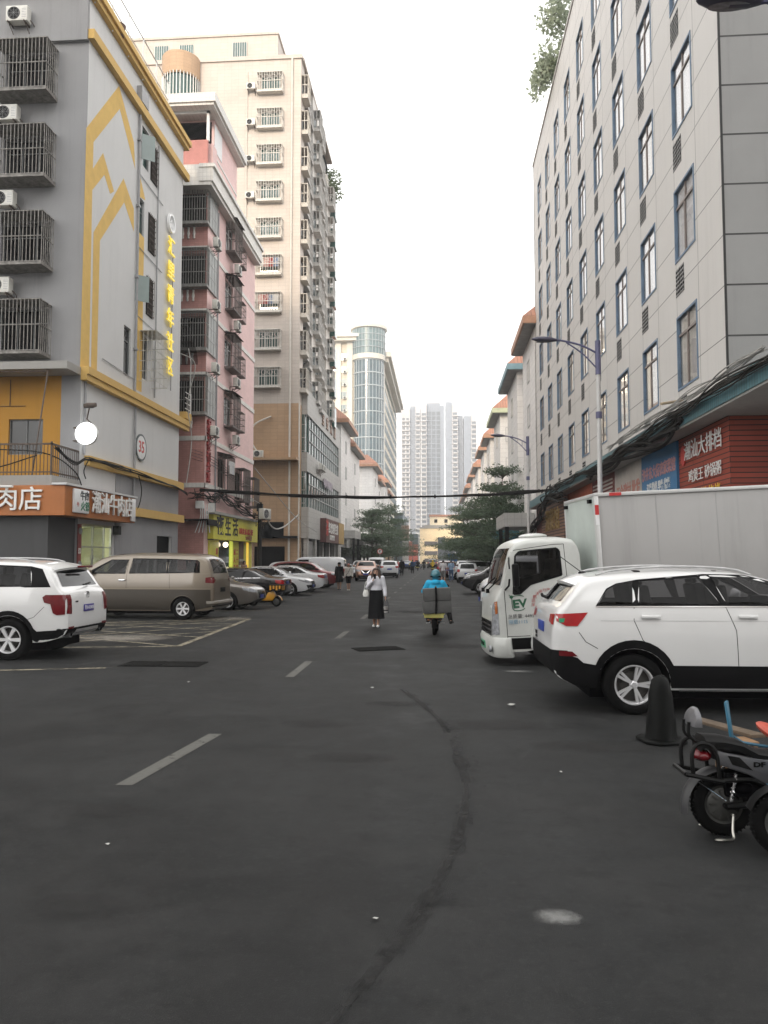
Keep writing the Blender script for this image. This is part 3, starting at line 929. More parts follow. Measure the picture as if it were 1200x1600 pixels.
# painted mural: coordinates are (along the street, height) on the wall
def mp_(u, v):   # point of the wall plane X=-13.2 read off the photograph once, kept as real metres
    a_ = R(4.044); p_ = R(3.434); f_ = 1200.0
    F_ = Vector((-math.sin(a_) * math.cos(p_), math.cos(a_) * math.cos(p_), math.sin(p_))); R_ = Vector((math.cos(a_), math.sin(a_), 0)); U_ = R_.cross(F_)
    r = F_ * f_ + R_ * (u - 600) + U_ * (800 - v)
    t = LB[0] / r.x
    return (r.y * t - LB[1], 1.95 + r.z * t)
mur = paint('mural_yellow', (.68, .45, .13), .85, .12, 2)
b = MB()
for poly in ([(125, 573), (139, 577), (144, 297), (163, 273), (172, 303), (178, 299), (161, 239), (145, 264), (146, 222), (187, 170), (211, 264), (209, 222), (186, 134), (135, 200)],
             [(142, 581), (151, 585), (156, 376), (194, 316), (209, 362), (209, 326), (193, 279), (146, 363)],
             [(211, 608), (221, 613), (225, 372), (215, 360)], [(216, 306), (227, 313), (222, 290), (217, 268)]):
    S.prism(b, [mp_(*q) for q in poly], .0, .006)
b.build('mural', mur, lb)
# windows on the street wall
dk_fr = paint('grey_alu_frame', (.16, .17, .17), .5, .2, 4)
for (a, bb, c, d) in sw:
    k = window_kit('window', bb - a, d - c, dk_fr, M['pane_green'] if c > 12 else M['pane_dark'], (.5,) if bb - a > 1 else (), (.72,), .05)
    put_window(lb, S, (a + bb) / 2, c, k, -.1)
sh = MB(); sh.box(-.3, .3, -.03, 0, 0, 1.15); shut = sh.data('open_sash', glass('frosted_green', (.22, .28, .27), .25, .6))
for u, z in ((5.4, 19.8), (5.0, 13.2)):
    o = link_mesh('open_sash', shut, lb, S.p(u, z, .25), S.rz() - .9)
gr_ = MB()
for q in range(6): gr_.box(-.4 + q * .16, -.385 + q * .16, -.06, -.04, 0, 1.8)
for q in range(7): gr_.box(-.4, .4, -.062, -.038, .05 + q * .27, .07 + q * .27)
grl = gr_.data('window_grille', M['rust'])
for u, z in ((6.75, 19.4), (6.6, 16.0), (6.5, 13.0)): link_mesh('window_grille', grl, lb, S.p(u, z, .02), S.rz())
b = MB()
for u, z in ((6.75, 19.4), (6.6, 16.0), (6.5, 13.0)): S.box(b, u - .42, u + .42, z, z + 1.8, .003, .012)
b.build('dark_vent', M['dark'], lb)
cg = cage_data('window_cage', 1.5, 2.3, .75, paint('white_bars', (.55, .54, .5), .6, .3, 5), .16, 6, 0, .010)
link_mesh('window_cage', cg, lb, S.p(6.2, 9.75, .0), S.rz())
# cages and their windows on the camera side
kit = window_kit('window', 1.92, 1.8, dk_fr, M['dark'], (.33, .66), (.72,), .03)
for i, z in enumerate(cage_z):
    for a in (0, 3.3, 6.6):
        put_window(lb, Fr, 2.28 + a, z + .04, kit, -.2)
        cgm = MATS.get('cage_%d' % i) or cage_data('cage_%d' % i, 2.15, 1.92, .85, paint('cage_bars', (.25, .235, .215), .7, .6, 5), .135, 3, .09, .012)
        MATS['cage_%d' % i] = cgm
        link_mesh('window_cage', cgm, lb, Fr.p(2.28 + a, z, 0), Fr.rz())
G1 = 'air conditioners down the front of the grey apartment building'
for i, (z, u) in enumerate(((11.75, 3.0), (15.05, 2.95), (18.35, 2.9), (22.2, 2.6))):
    put_ac(LB, Fr, u, z, 0, '%s of the four white air conditioners between the cages of the grey building' % ['lowest', 'second lowest', 'third lowest', 'topmost'][i], G1, 1.05)
# drain pipes and conduits on the street wall
pipe = paint('grey_pipe', (.33, .33, .34), .5, .2, 4)
b = MB()
b.tube([S.p(4.85, 9.1, .08), S.p(4.85, 21.6, .08)], .055, 8); b.tube([S.p(4.95, 4.6, .08), S.p(4.95, 8.5, .08)], .05, 8); b.tube([S.p(7.25, 9.4, .05), S.p(7.25, 21.5, .05)], .03, 6)
for z in (11, 14.2, 17.4, 20.4): S.box(b, 4.74, 4.96, z, z + .08, .002, .15)
for z, a, bb in ((18.9, 5.0, 7.9), (15.6, 5.0, 7.9), (12.5, 5.0, 7.9), (9.7, 1.7, 4.8)): b.tube([S.p(a, z + .1, .04), S.p(bb, z, .04)], .018, 5)
S.box(b, 4.6, 5.4, 22.1, 22.8, .002, .25)
b.tube([S.p(.25, 5.8, .06), S.p(.25, 9.0, .06)], .045, 8)
b.build('drain_pipes', pipe, lb)
# lit vertical letters, logo ring
lit = paint('lit_yellow_letters', (.95, .72, .06), .4, .05, 4, emit=.22)
side = paint('letter_sides', (.75, .72, .6), .5)
vs_ = thing('vertical_sign', 'column of lit yellow letters under a white ring logo on the grey building', 'sign', (LB[0], LB[1], 0))
for i, ch in enumerate('汇里青年社区'):
    z = 17.2 - i * 1.19
    o = text('sign_letter', ch, .95, lit, vs_, S.p(8.9, z, .14), S.rz(), .07, 'CENTER', 1.0, .012)
b = MB(); b.lathe([(.36, -.02), (.46, -.02), (.46, -.14), (.36, -.14)], 'y', 28, closed=True); b.tube([(-.16, -.1, .0), (.0, -.1, .16), (.16, -.1, .0)], .03, 6); b.box(-.13, -.08, -.12, -.06, -.2, .03); b.box(.06, .11, -.12, -.06, -.2, .03)
o = b.build('sign_logo', paint('lit_white_logo', (.85, .85, .85), .4, .05, emit=.04), vs_); o.location = S.p(8.9, 18.45, .03); o.rotation_euler = (0, 0, S.rz())
b = MB(); b.tube([S.p(9.35, 10.2, .05), S.p(9.35, 17.2, .05)], .015, 5); b.build('sign_cable', M['cable'], lb)
# round plate 35
b = MB(); b.lathe([(0, -.05), (.52, -.05), (.55, -.045)], 'y', 32); o = b.build('number_plate', paint('plate_face', (.72, .72, .72), .5)); o.location = S.p(5.75, 6.85, .01) + Vector((*LB, 0)); o.rotation_euler = (0, 0, S.rz()); tag(o, 'round white plate with red number 35 on the grey wall', 'sign')
b = MB(); b.lathe([(.52, -.052), (.60, -.052), (.60, 0), (.52, 0)], 'y', 32, closed=True); b.build('rim', paint('plate_rim', (.08, .10, .10), .5), o)
text('number', '35', .72, rl, o, (0, -.055, 0), 0, .01, 'CENTER', .95, .01)
# balcony on the shop roof
b = MB(); Fr.box(b, -.05, W, 4.43, 4.78, .0, 2.1); b.build('balcony_slab', M['concrete'], lb)
b = MB()
Fr.box(b, .0, W, 5.84, 5.90, 1.96, 2.02); Fr.box(b, .0, W, 4.88, 4.92, 1.965, 2.015)
for q in range(80): Fr.box(b, .02 + q * .13, .04 + q * .13, 4.78, 5.87, 1.98, 2.0)
for q in range(6): Fr.box(b, .0 + q * 1.9, .05 + q * 1.9, 4.78, 5.95, 1.965, 2.02)
b.build('front_railing', M['rust'], lb)
b = MB()
S.box(b, -2.0, .0, 5.84, 5.90, -.06, .0); S.box(b, -2.0, 0, 4.88, 4.92, -.055, -.005)
for q in range(15): S.box(b, -2.0 + q * .14, -1.98 + q * .14, 4.78, 5.87, -.04, -.02)
b.build('side_railing', M['rust'], lb)
put_window(lb, Fr, 2.08, 5.78, window_kit('window', 1.32, 1.33, dk_fr, M['pane_dark'], (.5,), (), .04), -.1)
# balcony post + thin pipes
b = MB(); b.tube([Fr.p(.75, 4.78, 1.9), Fr.p(.75, 8.7, 1.0)], .03, 6); b.tube([Fr.p(.75, 8.65, 1.0), Fr.p(9, 8.65, 1.05)], .03, 6); b.tube([Fr.p(2.7, 7.6, .03), Fr.p(2.7, 8.6, .03)], .015, 5); b.tube([Fr.p(2.1, 7.6, .03), Fr.p(5.7, 7.6, .03)], .012, 5)
b.build('awning_post', M['rust'], lb)
# shop annex below the balcony
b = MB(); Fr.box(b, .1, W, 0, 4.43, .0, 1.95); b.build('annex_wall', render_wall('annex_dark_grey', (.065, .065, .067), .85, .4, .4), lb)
# ---- shop sign box (wraps round the corner): a thing of its own
sg = thing('shop_sign', 'orange beef shop sign with white letters wrapping the corner of the grey building', 'shop sign', (LB[0], LB[1], 0))
og = paint('orange_sign_board', (.40, .135, .03), .55, .15, 1.5)
b = MB()
b.prism([(-9, -2.25), (.60, -2.25), (.62, -2.23), (.62, 3.75), (.0, 3.75), (.0, .0), (-.2, -1.95), (-9, -1.95)], 'z', 3.40, 4.42); b.build('board', og, sg)
b = MB(); b.prism([(.2, -2.32), (.70, -2.32), (.72, 3.8), (.3, 3.8), (.0, -2.0)], 'z', 4.43, 4.50); b.build('cover_sheet', paint('sheet_white', (.6, .6, .6), .5), sg)
SS = Face((.62, 0), (0, 1), (1, 0)); SF = Face((0, -2.25), (-1, 0), (0, -1))
stext('letters', '潮汕牛肉店', .86, wl, sg, SS, 1.45, 3.93, .09, .05, .86, .004)
b = MB(); SS.box(b, -1.75, -.62, 3.52, 4.36, .0, .1); lbx = b.build('light_box', M['plate_white'], sg, bev=.04)
stext('letters', '牛肉', .34, paint('ink', (.04, .05, .05), .6), lbx, SS, -1.0, 4.12, .103, .01)
stext('letters', '火锅', .34, paint('ink_green', (.05, .2, .12), .6), lbx, SS, -.95, 3.75, .103, .01)
stext('letters', '牛', .16, paint('faint_red', (.5, .2, .18), .6), lbx, SS, -1.5, 3.8, .103, .01)
b = MB(); SS.box(b, 3.25, 3.62, 3.45, 4.38, .0, .1); b.build('end_panel', M['plate_white'], sg, bev=.03)
stext('letters', '牛肉店', .86, wl, sg, SF, 1.40, 3.90, .06, .05, 1, .004)
stext('letters', '潮汕', .86, wl, sg, SF, 3.6, 3.90, .06, .05, 1, .004)
b = MB(); b.tube([SF.p(1.1, 4.36, .2), SF.p(5, 4.36, .2)], .04, 8); b.build('lamp_tube', M['white_metal'], sg)
# ---- lit shop front behind clear glass doors
shop = paint('lit_shop_interior', (.62, .62, .42), .7, .25, 1.2)
rm_ = MB()
S.box(rm_, .32, 2.98, .1, 3.2, -2.4, -2.3); rm_.build('shop_back_wall', shop, lb)
rm_ = MB(); S.box(rm_, .3, .34, .1, 3.2, -2.3, -.02); S.box(rm_, 2.96, 3.0, .1, 3.2, -2.3, -.02); S.box(rm_, .3, 3, 3.16, 3.24, -2.3, -.02); S.box(rm_, .3, 3, .06, .12, -2.3, -.02); rm_.build('shop_side_walls', shop, lb)
b = MB(); S.box(b, .32, 1.3, .12, 3.16, -.06, -.045); S.box(b, 1.33, 2.3, .12, 3.16, -.06, -.045); b.build('glass_door', car_glass('shop_glass', .8), lb)
b = MB()
for u in (.3, 1.3, 2.3, 2.94): S.box(b, u, u + .05, .1, 3.22, -.09, -.02)
S.box(b, .3, 2.99, 2.35, 2.39, -.085, -.025); S.box(b, 1.26, 1.38, 1.9, 2.05, -.1, -.01); b.build('door_frame', M['steel'], lb)
b = MB(); S.box(b, .5, 1.6, 2.98, 3.04, -1.3, -1.24); b.build('lit_tube', paint('lit_tube', (.95, 1, .85), .5, 0, emit=45), lb)
b = MB(); S.box(b, 1.45, 2.35, .95, 1.2, -.04, -.035); b.build('blue_sticker', paint('sticker_blue', (.05, .28, .42), .5, .3, 6), lb)
b = MB(); S.box(b, 2.02, 2.2, 1.55, 1.85, -.04, -.035); b.build('brown_notice', paint('notice_brown', (.22, .12, .04), .6), lb)
cp = MB(); S.box(cp, -.02, .24, .1, 3.2, .002, .04); cpo = cp.build('couplet_panel', paint('couplet_red', (.22, .035, .03), .6, .4, 3), lb)
stext('letters', '潮', .2, wl, cpo, S, .11, 2.2, .045, .01); stext('letters', '汕', .2, wl, cpo, S, .11, 1.2, .045, .01); stext('letters', '味', .2, wl, cpo, S, .11, .9, .045, .01)
b = MB(); b.lathe([(0, -.03), (.12, -.03), (.13, 0)], 'y', 20)
for z in (1.72, 2.95):
    q = link_mesh('round_picture', b.data('round_picture', paint('picture_grey', (.25, .25, .25), .6, .4, 9)), cpo, S.p(.11, z, .05), S.rz())
b = MB(); S.box(b, 3.05, 3.3, 2.9, 3.25, .01, .25); b.build('speaker_box', M['plastic'], lb)
# round lit lamp sign on a bracket and the floodlight above it
rs = thing('round_light_sign', 'glowing round white light box on brackets at the grey building corner', 'sign', (-12.75, 26.9, 7.12 - .65))
b = MB(); b.lathe([(0, -.09), (.33, -.085), (.40, -.06), (.40, .06), (.33, .085), (0, .09)], 'y', 36)
b.build('lamp_face', paint('lit_round_face', (.95, .98, 1), .4, .04, 6, emit=2.2), rs)
b = MB(); b.lathe([(.40, -.07), (.42, -.07), (.42, .07), (.40, .07)], 'y', 36, closed=True); b.build('rim', M['white_metal'], rs)
b = MB()
for z in (-.24, .24): b.tube([(-.36, 0, z), (-.55, .1, z), (-.55, 1.7, z)], .02, 6)
b.build('bracket', M['rust'], rs)
fl = thing('flood_lamp', 'rusty black floodlight on an arm above the round light sign', 'lamp', (-12.62, 26.9, 7.95 - .45))
b = MB(); b.obox((0, -.05, 0), (.40, .30, .16), Matrix.Rotation(.35, 3, 'X')); b.build('lamp_housing', M['rust'], fl, bev=.04)
b = MB(); b.obox((0, -.09, -.085), (.33, .24, .02), Matrix.Rotation(.35, 3, 'X')); b.build('lamp_glass', M['pane'], fl)
b = MB(); b.tube([(-.05, .0, -.06), (-.25, .25, -.45), (-.45, 1.6, -.6)], .025, 6); b.build('arm', M['rust'], fl)
# cables along the low ledge and in loops off the balcony
def wloc(f, u, z, n): return f.p(u, z, n) + Vector((LB[0], LB[1], 0))
pts = [wloc(S, -1.9, 5.75, .1), wloc(S, -.9, 5.35, .25), wloc(S, .2, 5.65, .3), wloc(S, 2.5, 5.62, .32), wloc(S, 5, 5.6, .3), wloc(S, 7.5, 5.5, .35), wloc(S, 9.6, 5.45, .3), wloc(S, 11.3, 5.25, .3)]
cable_run('cable_bundle', pts, 7, .035, .017, 'black cables strung along the low yellow ledge of the grey building', 12)
b = MB()
for P in ([wloc(Fr, 6, 6.3, 2.1), wloc(Fr, 3, 5.75, 2.15), wloc(Fr, .3, 5.55, 2.1), wloc(S, -.6, 5.1, .1), wloc(S, .0, 4.5, .15)], [wloc(Fr, 5, 5.6, 2.15), wloc(Fr, 2.6, 4.95, 2.2), wloc(Fr, .5, 5.45, 2.1)], [wloc(S, 4.9, 5.5, .3), wloc(S, 5.3, 4.9, .28), wloc(S, 5.1, 4.2, .25), wloc(S, 4.6, 3.9, .2)],
          [wloc(S, .2, 5.65, .3), wloc(S, .15, 5.2, .12), wloc(S, .35, 4.9, .1)]):
    b.tube(smooth_path([tuple(p) for p in P], 6), .022, 6)
tag(b.build('hanging_cable', M['cable']), 'drooping black cables looping past the balcony railing of the grey building', 'cable')
b = MB(); b.tube(smooth_path([tuple(wloc(S, u, z, n)) for u, z, n in ((10.6, 12.4, .1), (11.4, 12.0, .6), (11.2, 10, .3), (11.3, 8, .5), (11.1, 5.6, .3))], 6), .025, 6)
tag(b.build('hanging_cable', paint('pale_cable', (.35, .34, .32), .6)), 'pale cable hanging down the far corner of the grey building', 'cable')
# roof rail and stored things on the roof
b = MB()
zz = [23.5, 24.4, 25.3]
for z in (24.3, 25.2): b.tube([S.p(.2, z, .1), S.p(8.2, z, .1)], .03, 6)
for q in range(6): b.tube([S.p(.2 + q * 1.6, 23.3, .1), S.p(.2 + q * 1.6, 25.25, .1)], .03, 6)
b.build('roof_railing', M['white_metal'], lb)
b = MB(); b.lathe([(.0, 0), (.2, .0), (.26, .45), (.28, .46)], 'z', 14); o = b.build('flower_pot', paint('pot_brown', (.12, .06, .045), .8)); o.location = wloc(S, 2.4, 23.5, .1); tag(o, 'brown plant pot on the roof edge of the grey building', 'pot')
# dark doorway far end
b = MB(); S.box(b, 3.2, 7.9, .1, 5.4, .002, .03); S.box(b, 9.9, L, .1, 5.4, .002, .03); S.box(b, 7.9, 9.9, 3.0, 5.4, .002, .03); b.build('lower_wall_sheet', render_wall('lower_wall_grey', (.30, .30, .31), .9, .35, .4), lb)  # darker grey sheet over the lower part of the street wall
b = MB(); S.box(b, 7.9, 9.9, .1, 3.0, -.2, -.12); b.build('dark_doorway', M['dark'], lb)
# little balcony with rounded canopy on the far corner
b = MB(); S.box(b, 11.1, 12.0, 9.15, 9.5, -2.5, .25); b.build('rear_balcony_slab', yel, lb)
b = MB()
for q in range(4): S.box(b, 11.12, 12.0, 9.65 + q * .28, 9.69 + q * .28, .18, .22)
S.box(b, 11.95, 12.0, 9.5, 10.6, .18, .22); b.tube([S.p(11.9, 9.5, .2), S.p(11.9, 12.3, .2), S.p(11.5, 12.9, .2)], .025, 6); b.build('rear_balcony_rail', M['white_metal'], lb)
b = MB(); n = 8
for q in range(n):
    a0 = PI / 2 * q / n; a1 = PI / 2 * (q + 1) / n
    S_ = lambda a, nn: S.p(11.15 + math.sin(a) * 1.0, 12.2 + math.cos(a) * 1.0, nn)
    b.quad(S_(a0, -1.5), S_(a1, -1.5), S_(a1, .5), S_(a0, .5))
b.build('rear_balcony_canopy', car_glass('smoked_sheet', .35), lb)

# ================================================================== PINK BUILDING
PB = (-12.55, 40.4)
pb = building('pink_apartment_building', 'pink tiled apartment house with caged corner balconies and white bands', PB)
S, Fr = faces('L')
L, W, H = 10.8, 14, 22.4
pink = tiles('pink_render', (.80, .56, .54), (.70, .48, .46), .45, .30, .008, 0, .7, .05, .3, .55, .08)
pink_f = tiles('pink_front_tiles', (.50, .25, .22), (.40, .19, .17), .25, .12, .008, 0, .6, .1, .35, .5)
wtile = tiles('white_tile_cornice', (.72, .70, .66), (.52, .50, .47), .22, .22, .01, 0, .5, .06, .35, .5)
fl_z = [9.75 + 3.5 * k for k in range(4)]         # cage bottoms
sh_ = [(3.6, 5.2, z + .1, z + 1.75) for z in fl_z] + [(2.5, 3.8, 5.9, 7.7), (6.2, 7.6, 5.6, 7.3), (8.8, 10.1, 5.4, 7.1)]
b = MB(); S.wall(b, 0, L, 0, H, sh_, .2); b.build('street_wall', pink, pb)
fh = [(.1, 2.4, z + .05, z + 1.9) for z in fl_z]
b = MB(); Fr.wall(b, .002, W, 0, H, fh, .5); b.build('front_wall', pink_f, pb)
b = core('L', L, W, H, .55); b.build('inner_block', M['dark'], pb)
b = MB()
for z in fl_z + [fl_z[0] - 2.55]:
    S.box(b, -.05, L, z - 1.45, z - 1.2, .002, .05); Fr.box(b, -.05, W, z - 1.45, z - 1.2, .002, .05)
b.build('white_bands', wtile, pb)
b = MB()
S.box(b, -1.0, L - .3, 22.0, 22.2, -.2, .45); S.box(b, -1.05, L - .25, 22.2, 22.95, -.2, .55); S.box(b, -1.1, L - .2, 22.95, 23.15, -.2, .66)
Fr.box(b, .2, W, 22.0, 23.15, .001, 1.0); b.build('cornice', wtile, pb)
# set-back top storey with its own roof
b = MB(); S.box(b, .9, 5.8, 22.5, 26.7, -9, -.0); b.build('top_storey', pink, pb)
b = MB(); Fr.box(b, .05, 2.9, 23.15, 25.0, -.05, .12); b.build('top_balcony_wall', paint('salmon_wall', (.52, .22, .19), .7, .2, 2), pb)
b = MB(); S.box(b, .3, 1.1, 23.15, 25.0, -.3, .12); b.build('top_balcony_side', pink, pb)
b = MB(); Fr.box(b, .0, .14, 25.0, 26.7, -.1, .06); Fr.box(b, 2.75, 2.87, 25.0, 26.7, -.1, .06); Fr.box(b, 4.0, 4.1, 24.9, 26.7, -.1, .06); Fr.box(b, 0, 4.0, 26.55, 26.7, -.1, .06); b.build('top_balcony_posts', M['white_metal'], pb)
b = MB(); Fr.box(b, .14, 6, 25.0, 26.6, -1.0, -.9); b.build('top_balcony_opening', M['pane'], pb)
b = MB(); S.box(b, .95, 2.4, 25.0, 26.5, .002, .03); b.build('top_window', M['plate_white'], pb)
b = MB(); S.box(b, -.6, 6.2, 26.7, 26.85, -9.2, .4); S.box(b, -.7, 6.3, 26.85, 27.35, -9.3, .52); b.build('top_roof', wtile, pb)
b = MB(); S.box(b, 1.3, 5.8, 24.6, 24.72, .002, .03); b.build('top_band', wtile, pb)
# corner cages
cgA = cage_data('window_cage', 3.3, 2.05, .45, paint('cage_bars_dark', (.27, .265, .25), .65, .45, 7), .14, 4, .12, .012)
gside = glass('grey_side_sheet', (.24, .25, .24), .4, .4)
for i, z in enumerate(fl_z):
    link_mesh('window_cage', cgA, pb, Fr.p(1.55, z, 0), Fr.rz())
    b = MB(); S.box(b, .02, 1.5, z - .1, z + 2.05, .002, .10); o = b.build('side_screen', gside, pb)
    b = MB()
    for q in range(4): S.box(b, .0 + q * .49, .035 + q * .49, z - .1, z + 2.05, .1, .12)
    for q in range(4): S.box(b, .0, 1.5, z - .1 + q * .7, z - .07 + q * .7, .1, .12)
    b.build('frame', M['steel'], o)
    b = MB()
    for q in range(5):
        u = .75 + q * .32
        bal = [(.05, .0), (.07, .06), (.05, .12), (.085, .28), (.05, .45), (.06, .52), (.07, .6)]
        p = Fr.p(u, z - .78, .06); b.lathe([(r_, h_) for r_, h_ in bal], 'z', 8, tuple(p))
    b.build('balustrade', wtile, pb)
    b = MB(); Fr.box(b, .2, 2.5, z + .0, z + 1.95, -.4, -.35); b.build('inner_window', M['pane_dark'], pb)
# street windows in cages
kit = window_kit('window', 1.6, 1.65, M['white_metal'], M['pane_dark'], (.5,), (.7,), .05)
cgB = cage_data('window_cage', 1.75, 1.95, .55, paint('cage_bars_brown', (.13, .11, .10), .7, .45, 7), .14, 4, .06, .012, True)
cgC = cage_data('small_cage', .8, 1.2, .35, paint('cage_bars_brown', (.13, .11, .10)), .2, 4, .03, .010)
G2 = 'air conditioners on the pink apartment building'
for i, z in enumerate(fl_z):
    put_window(pb, S, 4.4, z + .1, kit, -.1)
    link_mesh('window_cage', cgB, pb, S.p(4.4, z - .05, 0), S.rz())
    link_mesh('window_cage', cgC, pb, S.p(6.7, z + .1, 0), S.rz())
    put_ac(PB, S, 5.0, z - .95, .02, '%s air conditioner in the farther column of the pink street wall' % ORD[i], G2, .95)
    put_ac(PB, S, .55, z - 1.15, .02, '%s air conditioner in the nearer column at the pink building corner' % ORD[i], G2, .95)
for (a, bb, c, d) in sh_[4:]:
    put_window(pb, S, (a + bb) / 2, c, window_kit('window', bb - a, d - c, M['rust'], M['pane_dark'], (.5,), (.7,), .05), -.1)
for u, z, w_, h_ in ((3.15, 5.8, 1.5, 2.0), (6.9, 5.5, 1.6, 2.0), (9.45, 5.3, 1.4, 1.9)):
    cg_ = cage_data('window_cage', w_, h_, .6, paint('cage_bars_brown', (.13, .11, .10)), .13, 3, .05, .012, u < 3.5)
    link_mesh('window_cage', cg_, pb, S.p(u, z, 0), S.rz())
# laundry in the low cage
for q, (u, c_) in enumerate(((2.8, (.6, .6, .6)), (3.15, (.55, .57, .62)), (3.5, (.65, .63, .6)))):
    b = MB(); pp = [(-.2, 0), (.2, 0), (.3, -.22), (.2, -.28), (.17, -.2), (.17, -.72), (-.17, -.72), (-.17, -.2), (-.2, -.28), (-.3, -.22)]
    b.prism(pp, 'y', -.02, .02); o = b.build('hanging_shirt', paint('laundry_%d' % q, c_, .9, .15, 5)); o.location = S.p(u, 7.5, .68) + Vector((*PB, 0)); o.rotation_euler = (0, 0, S.rz() + .2 * (q - 1)); tag(o, ['nearest white shirt drying on the low pink building cage', 'middle bluish white shirt drying on the low pink building cage', 'farthest white shirt drying on the low pink building cage'][q], 'laundry', 'shirts drying on the low cage')
# drain pipe, red vertical letters
b = MB(); b.tube([S.p(1.75, 4.5, .08), S.p(1.75, 21.7, .08)], .05, 7); b.build('drain_pipe', pipe, pb)
vsn = thing('vertical_sign', 'column of dark red letters down the pink building corner', 'sign', (PB[0], PB[1], 0))
dr = paint('dark_red_letters', (.30, .02, .02), .5)
for i, ch in enumerate('宏源住宿公寓'): stext('sign_letter', ch, .62, dr, vsn, S, .45, 9.2 - .58 * i, .08, .10, .9, .012)
b = MB()
for q in range(4): b.tube(smooth_path([tuple(wl_) for wl_ in (Vector((-13.0, 39.6, 7.7 - q * .16)), Vector((-12.4, 41.7, 7.5 - q * .16)), Vector((-12.4, 47, 6.9 - q * .13)), Vector((-12.3, 52.2, 6.5 - q * .1)))], 6), .014, 5)
tag(b.build('wall_wires', M['cable']), 'four thin dark wires running along the pink wall above its low windows', 'cables')
# awning ledge and yellow shop
b = MB(); S.box(b, .3, 10.6, 4.35, 4.5, .0, .5); b.build('shop_ledge', M['concrete'], pb)
ys = thing('shop_sign', 'bright yellow shop sign with black leafy characters on the pink building', 'shop sign', (PB[0], PB[1], 0))
yb = paint('yellow_sign_board', (.66, .62, .07), .5, .1, 1.5)
b = MB(); S.box(b, .6, 10.9, 3.0, 4.4, .02, .35); b.build('board', yb, ys)
inkm = paint('ink_black', (.015, .015, .015), .6)
stext('letters', '夜', 1.15, inkm, ys, S, 1.9, 3.72, .36, .02, 1.25, .02); stext('letters', '生', 1.1, inkm, ys, S, 3.5, 3.66, .36, .02, 1.15, .02); stext('letters', '活', 1.1, inkm, ys, S, 5.1, 3.70, .36, .02, 1.15, .02)
stext('letters', '便利百货 成人用品 烟酒', .40, rl, ys, S, 7.7, 3.58, .36, .015, .85)
stext('letters', '24小时营业', .32, paint('brown_letters', (.3, .12, .05), .5), ys, S, 8.4, 3.2, .36, .015, 1)
b = MB(); S.box(b, .7, 1.18, 2.95, 4.35, -.1, .2); b.build('dark_panel', M['plastic'], pb)
ysh = [('yellow_panel', .8, 2.6, yb), ('shop_opening', 2.6, 4.2, M['pane_dark']), ('lit_panel', 4.9, 5.6, paint('lit_yellow_panel', (.6, .65, .08), .5, .1, 2, emit=.35)), ('yellow_panel', 5.6, 7.0, yb), ('shop_window', 7.0, 8.2, paint('shop_brown', (.16, .09, .05), .6, .4, 3)), ('yellow_panel', 8.3, 8.9, yb), ('lit_panel', 8.9, 9.5, paint('lit_orange_panel', (.85, .55, .05), .5, .1, 2, emit=.4)), ('yellow_panel', 9.5, 10.4, yb)]
for nm, a, bb, m_ in ysh:
    b = MB(); S.box(b, a, bb - .02, .14, 2.96, .002, .08); b.build(nm, m_, pb)
b = MB(); S.box(b, 4.2, 4.9, .14, 2.96, .002, .05); b.build('glass_door', M['pane_green'], pb)
for u, s_ in ((2.2, '烟酒零食'), (6.0, '成人用品'), (6.6, '二十四时')):
    for i, ch in enumerate(s_): stext('shop_letter', ch, .4, rl, pb, S, u, 2.3 - i * .48, .09, .01, 1)
b = MB(); b.ball((0, 0, 0), .15); o = b.build('globe_lamp', paint('lit_globe', (1, .85, .6), .5, 0, emit=2.5)); o.location = S.p(3.2, 2.72, .3) + Vector((*PB, 0)); tag(o, 'small glowing globe lamp hung under the yellow shop sign', 'lamp')
b = MB()
for q in range(4): S.box(b, 7.05, 8.1, .6 + q * .38, .75 + q * .38, .081, .12)
b.build('shelf_goods', paint('goods_pale', (.5, .5, .42), .6, .5, 8), pb)
# black pole with a big white AC just past the yellow shop
pl = thing('utility_pole', 'black utility pole with a junction box beyond the yellow shop', 'pole', (-11.65, 49.5, 0))
b = MB(); b.tube([(0, 0, 0), (0, 0, 5.6)], [.15, .13], 10); b.build('pole', M['cable'], pl)
b = MB(); b.box(-.18, .18, -.17, .17, 5.0, 5.5); b.build('junction_box', M['plastic'], pl)
b = MB(); b.box(-.4, .4, -.05, .05, 4.7, 4.8); b.build('cross_arm', M['rust'], pl)
put_ac((-11.75, 48.7), S, 0, 4.45, .2, 'big pale air conditioner beside the black utility pole', G2, 1.2, -.3)
b = MB()
for k, P in enumerate(([(-12.3, 50.6, 8.0), (-11.5, 52, 6.8), (-10.8, 58, 5.0), (-10.5, 66, 4.2)], [(-11.6, 49.5, 5.5), (-11.3, 51.5, 4.1), (-11.2, 55, 4.2), (-11.0, 60, 5.4)], [(-11.6, 49.5, 5.5), (-12.2, 47, 5.9), (-12.4, 44, 5.7)])):
    b.tube(smooth_path(P, 8), [.03, .05, .02][k], 6)
tag(b.build('hanging_cable', paint('pale_cable', (.35, .34, .32), .6)), 'pale cables swooping from the black utility pole past the tower', 'cable')
